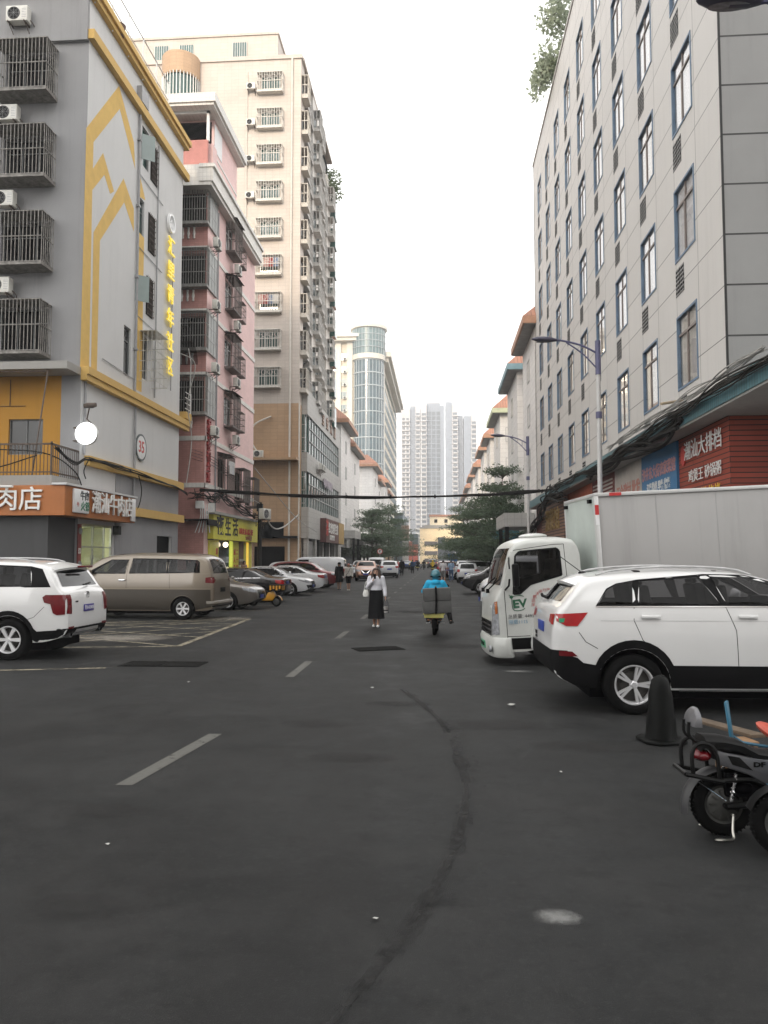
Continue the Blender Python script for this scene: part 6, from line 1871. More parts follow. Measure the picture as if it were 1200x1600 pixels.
suvR = dict(top=top, bot=bot, plan=plan, sect=sect, hw=.975, paint=suv_white, wr=.372, arch=.455, rim=.248, ww=.24, spokes=5, twin=True, xr=0, xf=2.85, step=.07,
    hollow=(-.80, 2.2, .92), side_glass=[[(-.43, 1.365), (-.29, 1.555), (-.17, 1.625), (.04, 1.675), (.005, 1.365)], [(.085, 1.365), (.125, 1.67), (.88, 1.73), (1.09, 1.375)], [(1.04, 1.73), (1.45, 1.725), (1.72, 1.655), (2.2, 1.41), (2.2, 1.38), (1.17, 1.378)]],
    black_band=[[(-.46, 1.345), (-.30, 1.575), (-.17, 1.645), (.1, 1.70), (.95, 1.775), (1.46, 1.765), (1.75, 1.68), (2.28, 1.41), (2.28, 1.35)]],
    chrome=[[(-.46, 1.330), (2.28, 1.337), (2.28, 1.351), (-.46, 1.345)]],
    seams=[[(.02, 1.33), (.01, 1.17), (.11, .93), (.14, .90)], [(1.15, 1.34), (1.26, 1.05), (1.28, .60)], [(2.32, 1.36), (2.36, .9), (2.25, .6)], [(-.72, 1.02), (-.62, .90), (-.45, .82)]],
    cladding=[[(-1.09, .79), (-1.09, .62), (-1.03, .46), (-.7, .315), (-.46, .30)] + [(-.455 * math.cos(a), .37 + .455 * math.sin(a)) for a in [PI * q / 14 for q in range(0, 15)]] + [(.47, .33), (2.38, .33)] + [(2.85 - .455 * math.cos(a), .37 + .455 * math.sin(a)) for a in [PI * q / 14 for q in range(0, 15)]] + [(3.34, .62)] + [(2.85 + .53 * math.cos(a), .40 + .53 * math.sin(a)) for a in [R(25) + (PI - R(50)) * q / 12 for q in range(13)]] + [(2.30, .61), (.50, .615)] + [(.53 * math.cos(a), .40 + .53 * math.sin(a)) for a in [R(24) + (PI - R(48)) * q / 12 for q in range(13)]] + [(-.66, .64), (-.74, .70)]],
    tail_side=[[(-1.03, 1.24), (-.58, 1.265), (-.74, 1.095), (-.90, 1.095), (-1.03, 1.15)]], tail_rear=[[(.56, 1.22), (.80, 1.235), (.82, 1.10), (.58, 1.13)], [(-.56, 1.22), (-.80, 1.235), (-.82, 1.10), (-.58, 1.13)]],
    reflector=[[(-1.0, .785), (-.82, .78), (-.74, .72), (-1.0, .72)]], handles=[(.20, 1.21), (1.39, 1.215)], mirror=(2.08, 1.36),
    rear_glass=[(-.60, 1.385), (.60, 1.385), (.56, 1.64), (-.56, 1.64)], screen=[(-.72, 1.42), (.72, 1.42), (.58, 1.74), (-.58, 1.74)],
    rear_black=[[(-.92, .79), (.92, .79), (.92, .46), (-.92, .46)]], plate_rear=(0, 1.03), plate_mat=M['plate_blue'], spoiler=(-.93, -.50, .66, 1.69, 1.80), rail=(-.38, 1.6, .60), antenna=(-.45, .10, 1.80), head_front=[[(.45, 1.0), (.8, 1.04), (.8, .92), (.5, .9)], [(-.45, 1.0), (-.8, 1.04), (-.8, .92), (-.5, .9)]],
    seats=[(1.55, .40), (1.55, -.40), (.55, .45), (.55, -.45), (.55, 0)], seat_z=.42, wheel_at=1.95)
th = R(1.5)
def at_local(anchor, lx, ly, rz):
    """world place of the car origin so that local point (lx, ly) stands at anchor"""
    c, s_ = math.cos(rz), math.sin(rz)
    return (anchor[0] - (lx * c - ly * s_), anchor[1] - (lx * s_ + ly * c), 0)
def squash(s, xk, k, zk, kz):
    fx = lambda x: xk + (x - xk) * k if x < xk else x
    fz = lambda z: zk + (z - zk) * kz if z > zk else z
    fw = lambda z: zk + (z - zk) * .92 if z > zk else z
    for key in ('top', 'bot', 'plan'): s[key] = [(fx(x), fz(v) if key == 'top' else v) for x, v in s[key]]
    for key in ('side_glass', 'black_band', 'chrome', 'seams', 'cladding', 'tail_side', 'reflector'): s[key] = [[(fx(x), fw(z)) for x, z in p] for p in s[key]]
    for key in ('rear_glass', 'screen'): s[key] = [(y, fz(z)) for y, z in s[key]]
    s['sect'] = [(fz(z), w) for z, w in s['sect']]
    return s
squash(suvR, -.42, .84, 1.4, .88); suvR['spoiler'] = (-.74, -.48, .66, 1.645, 1.735); suvR['antenna'] = (-.40, .10, 1.745); suvR['crown'] = .028
carR, shR = car('parked_car', 'large white crossover with black lower cladding parked nose in on the right', 'car', at_local((2.43, 9.86), 0, -.97, th), th, suvR)
b = MB()
for ax in 'LR':
    shR.skin(b, [(-.40, 1.162), (2.9, 1.165), (2.9, 1.170), (-.40, 1.168)], ax, .0035, .12)
b.build('crease_line', paint('crease_grey', (.45, .45, .45), .35, .05, coat=.8), carR, fixn=False)
b = MB(); b.box(.55, 2.30, -.955, -.935, .30, .318); b.box(.55, 2.3, .935, .955, .30, .318); b.build('sill_strip', M['chrome'], carR)
b = MB(); 
for s_ in (-1, 1):
    h, n = shR.hit(-.86, 1.165, 'L' if s_ > 0 else 'R'); b.obox(h + n * .006, (.10, .02, .05), Matrix.Rotation(.0, 3, 'Z'))
b.build('lamp_reflection_cell', paint('lamp_green_cell', (.05, .35, .18), .2, .3, 20, coat=.8), carR)
b = MB(); b.obox((-.99, .45, .90), (.012, .16, .05)); b.obox((-.99, .45, .845), (.012, .16, .035)); b.build('badge_letters', M['plastic'], carR)
b = MB(); b.tube([(-.885, .05, 1.40), (-.93, .25, 1.42), (-.90, .5, 1.43)], .022, 7); b.build('wiper', M['plastic'], carR)

# ---------------------------------------------------------------- hero: white SUV on the left (x from its rear hub, faces -X in the world)
top = [(-1.12, .98), (-1.10, 1.18), (-1.05, 1.30), (-1.0, 1.36), (-.96, 1.39), (-.74, 1.72), (-.62, 1.84), (-.4, 1.885), (.2, 1.92), (1.0, 1.93), (1.5, 1.90), (1.9, 1.83), (2.65, 1.42), (3.0, 1.35), (3.5, 1.27), (3.8, 1.12), (3.93, .9), (3.97, .75)]
bot = [(-1.12, .60), (-1.06, .48), (-.9, .40), (-.6, .34), (0, .32), (3.2, .32), (3.7, .38), (3.97, .5)]
plan = [(-1.12, .86), (-1.09, .90), (-1.0, .945), (-.8, .975), (-.4, .995), (.2, 1), (2.6, 1), (3.2, .97), (3.6, .92), (3.85, .84), (3.97, .74)]
sect = [(.30, .92), (.45, .965), (.7, .99), (1.0, 1.0), (1.25, .985), (1.40, .96), (1.70, .865), (1.93, .75)]
suvL = dict(top=top, bot=bot, plan=plan, sect=sect, hw=.99, paint=suv_white, wr=.39, arch=.465, rim=.262, ww=.26, spokes=6, twin=False, xr=0, xf=2.95, step=.075, rc=.09,
    hollow=(-.82, 2.3, .98), side_glass=[[(-.42, 1.42), (-.34, 1.76), (.45, 1.80), (.45, 1.42)], [(.52, 1.40), (.52, 1.80), (1.25, 1.80), (1.35, 1.40)], [(1.42, 1.40), (1.32, 1.80), (1.75, 1.76), (2.35, 1.42)]],
    black_band=[[(-.80, 1.39), (-.58, 1.74), (-.35, 1.79), (.5, 1.825), (1.35, 1.82), (1.8, 1.78), (2.45, 1.42), (2.45, 1.37), (.55, 1.37), (.42, 1.39), (-.2, 1.40), (-.3, 1.385)]],
    chrome=[[(.5, 1.362), (2.45, 1.362), (2.45, 1.376), (.5, 1.376)]],
    seams=[[(.50, 1.36), (.47, 1.0), (.30, .85)], [(1.4, 1.36), (1.42, .55)], [(2.45, 1.36), (2.4, .6)], [(-.7, 1.02), (-.5, .82), (-.38, .78)]],
    cladding=[[(-1.02, .58), (-1.06, .50), (-.9, .385), (-.52, .32)] + [(-.465 * math.cos(a), .39 + .465 * math.sin(a)) for a in [PI * q / 14 for q in range(15)]] + [(.48, .35), (2.47, .35)] + [(2.95 - .465 * math.cos(a), .39 + .465 * math.sin(a)) for a in [PI * q / 14 for q in range(15)]] + [(3.45, .58)] + [(2.95 + .535 * math.cos(a), .41 + .535 * math.sin(a)) for a in [R(22) + (PI - R(44)) * q / 12 for q in range(13)]] + [(2.4, .56), (.52, .56)] + [(.535 * math.cos(a), .41 + .535 * math.sin(a)) for a in [R(22) + (PI - R(44)) * q / 12 for q in range(13)]] + [(-.56, .55)]],
    tail_side=[[(-1.08, 1.245), (-.72, 1.245), (-.66, 1.20), (-.70, 1.10), (-.82, 1.07), (-.87, .90), (-.94, .86), (-1.08, .87)]], tail_mat=M['dark_red_lens'],
    tail_rear=[[(.70, 1.24), (.86, 1.24), (.88, .88), (.72, .87)], [(-.70, 1.24), (-.86, 1.24), (-.88, .88), (-.72, .87)]],
    rear_glass=[(-.74, 1.395), (.74, 1.395), (.64, 1.74), (-.64, 1.74)], screen=[(-.78, 1.45), (.78, 1.45), (.64, 1.80), (-.64, 1.80)],
    rear_black=[[(-.93, .60), (.93, .60), (.93, .46), (-.93, .46)]], rear_silver=[[(-.48, .56), (.48, .56), (.56, .44), (-.56, .44)]], refl_rear=[[(.62, .63), (.84, .63), (.84, .595), (.62, .595)], [(-.62, .63), (-.84, .63), (-.84, .595), (-.62, .595)]],
    plate_rear=(.0, .955), plate_mat=paint('plate_violet', (.06, .05, .24), .4, .1, 8), plate_text='粤B·A26K8', spoiler=(-.86, -.5, .70, 1.77, 1.875), rail=(-.3, 1.7, .62), handles=[(.72, 1.22), (1.55, 1.22)], mirror=(2.2, 1.40),
    seats=[(1.75, .42), (1.75, -.42), (.7, .45), (.7, -.45)], seat_z=.46, wheel_at=2.1)
carL, shL = car('parked_car', 'white seven seat SUV with dark red lamps parked nose in at the left edge', 'car', at_local((-8.22, 14.25), 0, .985, PI), PI, suvL)
b = MB(); b.obox((-.90, -.28, 1.775), (.05, .62, .045)); b.build('brake_light_bar', M['dark_red_lens'], carL, bev=.015)
b = MB()
for s_ in (-1, 1):
    b.lathe([(.07, -1.09), (.09, -1.09), (.09, -.95), (.07, -.95)], 'x', 6, (0, s_ * .66, .49), closed=True)
b.build('exhaust_trim', M['chrome'], carL)
b = MB(); h, n = shL.hit(0, 1.21, 'B'); b.lathe([(.055, h.x - .012), (.07, h.x - .014), (.07, h.x + .01), (.055, h.x + .01)], 'x', 20, (0, 0, 1.21), closed=True); b.obox((h.x - .01, 0, 1.21), (.012, .02, .11)); b.build('badge', M['chrome'], carL)
b = MB(); b.obox((-1.115, .50, 1.10), (.008, .12, .03)); b.build('badge_letters', M['chrome'], carL)
b = MB(); b.tube([(-1.07, .15, 1.415), (-.98, -.35, 1.44)], .018, 6); b.build('wiper', M['plastic'], carL)

# ---------------------------------------------------------------- hero: beige van (x from its rear hub)
beige_p = carpaint('champagne_paint', (.19, .157, .118), .35, .32)
beige_lo = carpaint('bronze_grey_paint', (.052, .043, .033), .35, .34)
top = [(-1.0, .95), (-.985, 1.2), (-.93, 1.45), (-.80, 1.85), (-.70, 1.99), (-.5, 2.07), (0, 2.11), (1.5, 2.13), (2.3, 2.10), (2.75, 2.02), (3.65, 1.42), (3.9, 1.30), (4.12, 1.12), (4.2, .9), (4.23, .75)]
bot = [(-1.0, .50), (-.95, .36), (-.8, .29), (0, .27), (3.6, .27), (4.0, .32), (4.23, .45)]
plan = [(-1.0, .84), (-.97, .88), (-.9, .93), (-.7, .97), (-.3, 1), (3.0, 1), (3.6, .97), (3.95, .90), (4.15, .82), (4.23, .74)]
sect = [(.26, .93), (.4, .98), (.7, 1.0), (1.1, 1.0), (1.42, .97), (1.8, .89), (2.0, .83), (2.13, .77)]
vanS = dict(top=top, bot=bot, plan=plan, sect=sect, hw=.90, paint=beige_p, wr=.345, arch=.42, rim=.215, ww=.21, spokes=6, twin=False, xr=0, xf=2.95, rc=.12, crown=.05,
    hollow=(-.70, 3.1, .95), side_glass=[[(-.52, 1.50), (-.50, 1.80), (-.42, 1.86), (.50, 1.90), (.50, 1.48)], [(.58, 1.48), (.58, 1.90), (1.72, 1.92), (1.80, 1.46)], [(1.98, 1.46), (1.90, 1.88), (2.45, 1.88), (3.05, 1.50), (3.05, 1.46)], [(3.09, 1.46), (3.09, 1.50), (3.28, 1.46)]],
    black_band=[[(-.55, 1.48), (-.52, 1.82), (-.43, 1.89), (.5, 1.93), (1.74, 1.945), (1.83, 1.45), (.5, 1.46)], [(1.95, 1.445), (1.87, 1.905), (2.46, 1.905), (3.34, 1.445)]],
    seams=[[(1.86, 1.92), (1.90, 1.4), (1.90, .36)], [(.46, 1.45), (.43, .9), (.38, .72)], [(3.1, 1.44), (3.12, .9), (3.2, .4)]],
    tone2=[[(-.90, .95), (-.92, .40), (-.42, .31)] + [(-.425 * math.cos(a), .345 + .425 * math.sin(a)) for a in [PI * q / 14 for q in range(15)]] + [(.44, .30), (2.5, .30)] + [(2.95 - .425 * math.cos(a), .345 + .425 * math.sin(a)) for a in [PI * q / 14 for q in range(15)]] + [(3.4, .30), (3.95, .40), (3.95, .90), (3.0, .955)]], tone2_mat=beige_lo,
    tail_side=[[(-.97, 1.36), (-.74, 1.33), (-.74, 1.17), (-.97, 1.15)]], tail_rear=[[(.66, 1.35), (.84, 1.33), (.84, 1.16), (.66, 1.18)], [(-.66, 1.35), (-.84, 1.33), (-.84, 1.16), (-.66, 1.18)]], tail_mat=M['dark_red_lens'],
    rear_glass=[(-.62, 1.46), (.62, 1.46), (.58, 1.92), (-.58, 1.92)], screen=[(-.76, 1.50), (.76, 1.50), (.64, 2.0), (-.64, 2.0)], plate_rear=(0, .93), plate_mat=M['plastic'],
    rear_black=[[(-.8, .46), (.8, .46), (.8, .40), (-.8, .40)]], handles=[(2.02, 1.24)], handle_mat=M['chrome'], mirror=(3.1, 1.44),
    seats=[(2.3, .40), (2.3, -.40), (1.15, .45), (1.15, -.2), (.2, .45), (.2, -.45)], seat_z=.62, wheel_at=2.8)
vrz = PI - R(4.0)
vanO, shV = car('parked_van', 'champagne and bronze two tone van parked nose in before the beef shop', 'van', at_local((-8.10, 23.95), 0, .90, vrz), vrz, vanS)
b = MB(); P = [(-.78, -.86, .52), (-1.04, -.70, .52), (-1.07, 0, .52), (-1.04, .70, .52), (-.78, .86, .52)]
b.tube(smooth_path(P, 5), .075, 8); b.build('rear_bumper', paint('bumper_bronze', (.10, .085, .065), .4, .15, coat=.5), vanO)
b = MB(); b.box(3.9, 4.3, -.8, .8, .38, .62); b.build('front_bumper', beige_lo, vanO, bev=.06)
b = MB()
for s_ in 'LR':
    shV.skin(b, [(-.85, 1.445), (3.4, 1.425), (3.4, 1.437), (-.85, 1.457)], s_, .004, .12); shV.skin(b, [(-.9, .955), (3.9, .95), (3.9, .985), (-.9, .99)], s_, .012, .12)
b.build('side_strip', carpaint('champagne_light', (.24, .20, .15), .3), vanO, fixn=False)

# ---------------------------------------------------------------- hero: white electric box truck, nose to the street (x from its front hub)
trz = R(185.0)
trk = thing('box_truck', 'white electric box truck with green EV mark parked nose out on the right', 'truck', at_local((2.17, 14.2), 0, .88, trz), trz)
trk.rotation_euler = (0, R(2.9), trz)
tw_ = paint('truck_white', (.52, .53, .505), .35, .16, 1.5, coat=.4)
tbox = render_wall('truck_box_panel', (.38, .372, .365), .5, .22, .42, .02)
tboxf = paint('truck_box_front', (.48, .53, .50), .5, .15, 1.2)
top = [(-.50, 2.10), (-.47, 2.22), (-.38, 2.32), (-.1, 2.36), (.4, 2.36), (.62, 2.31), (.74, 2.22), (.99, 1.47), (1.05, 1.38), (1.10, 1.20), (1.14, .8), (1.15, .55)]
bot = [(-.50, .40), (.35, .34), (.6, .30), (1.10, .30), (1.15, .36)]
plan = [(-.5, .99), (.2, 1), (.6, 1), (.9, .97), (1.0, .93), (1.08, .86), (1.13, .78), (1.15, .70)]
sect = [(.3, .97), (.6, 1), (1.2, 1), (1.5, .985), (2.0, .94), (2.37, .90)]
cs = Shell(top, bot, plan, sect, .94, .10, .04, .06)
cut = []
for s_ in (-1, 1):
    b = MB(); y0, y1 = sorted((s_ * .58, s_ * 1.2)); b.lathe([(0, y0), (.46, y0), (.46, y1), (0, y1)], 'y', 32, (0, 0, .40)); cut.append(b.data('c', M['dark']))
cut.append(cs.make(.07, .06, -.40, .95, .95, M['dark']))
win = [(.76, 1.34), (.68, 2.03), (.60, 2.10), (-.08, 2.13), (-.13, 2.08), (-.14, 1.64), (.44, 1.50), (.64, 1.34)]
b = MB(); b.prism(win, 'y', -2, 2); cut.append(b.data('c', M['plastic']))
scr = [(-.76, 1.50), (.76, 1.50), (.70, 2.17), (-.70, 2.17)]
b = MB(); b.prism(scr, 'x', .6, 2.0); cut.append(b.data('c', M['plastic']))
me = cs.mesh.copy(); me.materials.clear(); me.materials.append(tw_)
try:
    m2 = bool_diff(me, cut); me = m2 if len(m2.polygons) > 50 else me
except Exception as ex: print('truck bool', ex)
cab = link_mesh('cab', finish(me), trk)
def cpanel(nm, polys, ax, mat, off=.004, grid=.07):
    b = MB()
    for p in polys: cs.skin(b, p, ax, off, grid)
    return b.build(nm, mat, trk, sharp=50, fixn=False)
def lines(segs, w=.004):
    out = []
    for line in segs:
        for p, q in zip(line, line[1:]):
            dx, dz = q[0] - p[0], q[1] - p[1]; l_ = math.hypot(dx, dz); nx, nz = -dz / l_ * w, dx / l_ * w
            out.append([(p[0] - nx, p[1] - nz), (q[0] - nx, q[1] - nz), (q[0] + nx, q[1] + nz), (p[0] + nx, p[1] + nz)])
    return out
cpanel('windscreen', [scr], 'F', M['glass_see'], .005)
for ax in 'LR':
    cpanel('side_window', [win], ax, M['glass_see'], .005)
    cpanel('window_seal', lines([win + [win[0]]], .016), ax, M['plastic'], .006, .1)
    cpanel('door_gap', lines([[(.98, 1.44), (.92, 1.40), (.90, .32)], [(-.22, 2.2), (-.24, 1.2), (-.40, .95)], [(.90, .58), (.5, .58)], [(.80, 2.12), (.0, 2.2), (-.22, 2.2)], [(1.0, 1.47), (.80, 2.14)]], .005), ax, M['dark'], .002, .1)
    cpanel('sill', [[(.86, .55), (.47, .55), (.47, .345), (.86, .345)]], ax, M['plastic'], .004)
    cpanel('marker_lamp', [[(1.0, .47), (.95, .47), (.95, .36), (1.0, .36)]], ax, M['dark_red_lens'], .055, .03)
    cpanel('headlight', [[(1.11, 1.18), (1.045, 1.24), (1.035, .62), (1.10, .60)]], ax, M['clear_lens'], .008, .05)
    cpanel('indicator', [[(1.085, 1.20), (1.045, 1.22), (1.045, 1.0), (1.085, .98)]], ax, M['amber_lens'], .011, .05)
for s_ in (-1, 1):
    cpanel('headlight', [[(s_ * .66, 1.14), (s_ * .79, 1.22), (s_ * .80, .62), (s_ * .66, .60)]], 'F', M['clear_lens'], .008, .05)
cpanel('grille', [[(-.6, .84), (.6, .84), (.6, .58), (-.6, .58)]], 'F', M['plastic'], .008)
cpanel('grille_bar', [[(-.6, .78 - .08 * k), (.6, .78 - .08 * k), (.6, .75 - .08 * k), (-.6, .75 - .08 * k)] for k in range(3)], 'F', M['chrome'], .014)
# bumper wraps the corner
b = MB(); P = smooth_path([(.86, -.955, .40), (.97, -.95, .40), (1.14, -.78, .40), (1.21, -.3, .40), (1.21, .3, .40), (1.14, .78, .40), (.97, .95, .40), (.86, .955, .40)], 4)
vs = []
for p in P:
    c_ = Vector((.5, 0, 0)); d = Vector((p[0] - .3, p[1], 0)).normalized()
    for z, o_ in ((.20, -.03), (.24, .0), (.50, .012), (.56, -.02), (.56, -.14), (.20, -.14)): vs.append((p[0] + d.x * o_, p[1] + d.y * o_, z))
k = len(P); b.add(vs, [(i * 6 + j, i * 6 + (j + 1) % 6, (i + 1) * 6 + (j + 1) % 6, (i + 1) * 6 + j) for i in range(k - 1) for j in range(6)] + [(0, 1, 2, 3, 4, 5), tuple((k - 1) * 6 + j for j in range(6))], True)
b.build('front_bumper', tw_, trk, sharp=35)
b = MB(); b.box(1.20, 1.235, -.24, .24, .32, .46); pl_ = b.build('number_plate', M['plate_green'], trk)
text('plate_letters', '粤BD·F5286', .10, M['plastic'], pl_, (1.24, 0, .39), PI / 2, .003, 'CENTER', .85)
b = MB(); b.lathe([(0, 1.225), (.06, 1.225), (.06, 1.19)], 'x', 14, (0, .72, .36)); b.build('fog_lamp', M['clear_lens'], trk)
b = MB(); b.tube([(1.09, .1, 1.40), (1.0, .5, 1.55), (.96, .75, 1.62)], .014, 5); b.tube([(1.09, -.5, 1.40), (1.0, -.1, 1.55), (.96, .15, 1.62)], .014, 5); b.obox((1.10, .1, 1.38), (.06, .06, .08)); b.obox((1.10, -.5, 1.38), (.06, .06, .08)); b.build('wiper', M['plastic'], trk)
for s_ in (-1, 1):
    b = MB(); b.obox((.74, s_ * 1.14, 1.68), (.10, .20, .42)); b.build('wing_mirror', M['plastic'], trk, bev=.035)
    b = MB(); b.tube([(.90, s_ * .90, 1.42), (.86, s_ * 1.08, 1.5), (.85, s_ * 1.12, 1.62)], .018, 6); b.tube([(.80, s_ * .88, 2.0), (.84, s_ * 1.1, 1.9), (.84, s_ * 1.13, 1.80)], .014, 6); b.build('mirror_arm', M['plastic'], trk)
    b = MB()
    a0 = [(-.50 * math.cos(a), .42 + .50 * math.sin(a)) for a in [R(-8) + (R(196)) * q / 16 for q in range(17)]]
    vs = []
    for x, z in a0: vs += [(x, s_ * .86, z), (x, s_ * .965, z), (x * .93, s_ * .965, .42 + (z - .42) * .93), (x * .93, s_ * .86, .42 + (z - .42) * .93)]
    b.add(vs, [(i * 4 + j, i * 4 + (j + 1) % 4, i * 4 + 4 + (j + 1) % 4, i * 4 + 4 + j) for i in range(16) for j in range(4)], True); b.build('mudguard', tw_, trk, sharp=40)
b = MB(); b.ball((.15, 0, 2.38), (.28, .24, .06)); b.build('roof_vent', tw_, trk)
sm = seat_mesh(.55)
for y in (-.45, .45): link_mesh('seat', sm, trk, (.05, y, .75))
b = MB(); b.tube([(.62 + .06 * math.sin(a), .45 + .2 * math.cos(a), 1.45 + .19 * math.sin(a)) for a in [2 * PI * q / 16 for q in range(17)]], .018, 5); b.build('steering_wheel', M['plastic'], trk)
# cargo box
bx0, bx1, by, bz0, bz1 = -5.0, -.80, 1.05, .95, 3.05
b = MB(); b.box(bx0, bx1, -by, by, bz0, bz1); bb_ = b.build('cargo_box', tbox, trk, bev=.02)
b = MB(); b.box(bx1 + .001, bx1 + .02, -by + .03, by - .03, bz0 + .03, bz1 - .03); b.build('box_front_panel', tboxf, trk)
b = MB()
for s_ in (-1, 1):
    b.box(bx0 - .01, bx1 + .03, s_ * by - .035, s_ * by + .035, bz1 - .03, bz1 + .035); b.box(bx1 - .05, bx1 + .03, s_ * by - .035, s_ * by + .035, bz0, bz1); b.box(bx0, bx1, s_ * by - .03, s_ * by + .03, bz0 - .05, bz0 + .06)
b.box(bx1 - .02, bx1 + .035, -by, by, bz1 - .03, bz1 + .034)
b.build('edge_rail', paint('box_edge_alu', (.60, .60, .59), .4, .1, 3, metal=.3), trk, bev=.008)
b = MB()
for x in (-1.9, -3.0, -4.1): b.box(x - .006, x + .006, by + .0005, by + .004, bz0, bz1 - .04)
b.build('panel_seams', paint('seam_grey', (.36, .36, .36), .5), trk)
b = MB()
for q, x in enumerate((-1.16,)): b.box(x - .11, x + .11, by + .036, by + .040, bz1 - .028, bz1 + .03)
b.box(bx1 - .045, bx1 + .025, by + .036, by + .040, bz1 - .36, bz1 - .18)
for x in (-1.5, -2.5, -3.5): b.box(x - .11, x + .11, by + .031, by + .035, bz0 - .02, bz0 + .04)
b.build('red_reflector', paint('reflector_red', (.50, .03, .03), .35, .1, 20), trk)
b = MB()
b.box(bx1 - .045, bx1 + .025, by + .036, by + .040, bz1 - .54, bz1 - .36); b.build('white_reflector', M['plate_white'], trk)
b = MB(); b.obox((bx1 + .05, by - .2, bz1 - .1), (.06, .12, .07)); b.obox((bx1 + .05, -by + .2, bz1 - .1), (.06, .12, .07)); b.build('marker_lamp_top', M['plastic'], trk)
b = MB(); b.box(-5.0, .6, -.40, -.28, .52, .72); b.box(-5.0, .6, .28, .40, .52, .72); b.box(-3.0, -1.2, .35, .85, .42, .85); b.box(-3.0, -1.2, -.85, -.35, .42, .85)
for x in (-1.2, -2.2, -3.3, -4.6): b.box(x, x + .1, -1.0, 1.0, .72, .92)
b.build('chassis', M['dark'], trk)
wp = wheels(.40, .24, .25, 6, False)
for x in (0, -3.3):
    for s_ in (-1, 1): put_wheel(trk, wp, x, s_ * .80, .40, s_)
# door lettering on the driver's (left) door
yy = lambda x, z: cs.hit(x, z, 'L')[0].y + .004
grn = paint('ev_green', (.02, .10, .05), .5, .1, 6); drd = paint('door_red', (.45, .09, .09), .5, .2, 5); blk = paint('door_black', (.10, .10, .10), .5, .2, 5); blu = paint('door_blue', (.16, .30, .42), .5, .2, 5)
def dtext(nm, s, size, mat, x, z, tilt=0, par=trk, xs=1, bold=.0):
    o = text(nm, s, size, mat, par, (x, yy(x, z), z), 0, .002, 'CENTER', xs, bold)
    o.rotation_euler = (0, tilt, PI)
    return o
dtext('ev_letters', 'EV', .20, grn, .66, 1.16, -.06, trk, 1.15, .008)
b = MB(); P = smooth_path([(.58, 1.29), (.64, 1.31), (.76, 1.30), (.795, 1.25), (.79, 1.10), (.75, 1.045), (.62, 1.05), (.57, 1.08)], 5)
P = [(x, yy(x, z), z) for x, z in P]; b.tube(P, .007, 5); b.ball((.80, yy(.8, 1.29), 1.29), (.035, .006, .03), 10, 6); b.tube([(.84, yy(.84, 1.29) + .002, 1.33), (.80, yy(.8, 1.3) + .002, 1.29)], .008, 5); b.build('ev_emblem', grn, trk)
dtext('door_letters', '总质量: 4495Kg', .088, blk, .60, .935)
dtext('door_letters', '限载1115     吨', .088, blu, .60, .835)
s_ = '深圳鹏沃运力汽车有限公司'
for i, ch in enumerate(s_[:10]):
    a = R(180) - R(172) * i / 10.5
    x, z = .165 - .255 * math.cos(a) , 1.13 + .255 * math.sin(a)
    x = .165 + .255 * -math.cos(a)
    if x < -.17: continue
    dtext('door_letters', ch, .072, drd, .165 - (.255 * math.cos(a)) * 1, z, 0)
dtext('door_letters', '核定 2人', .075, drd, .17, 1.17, -.3)
dtext('door_letters', '宝路', .085, blu, .33, 1.045)

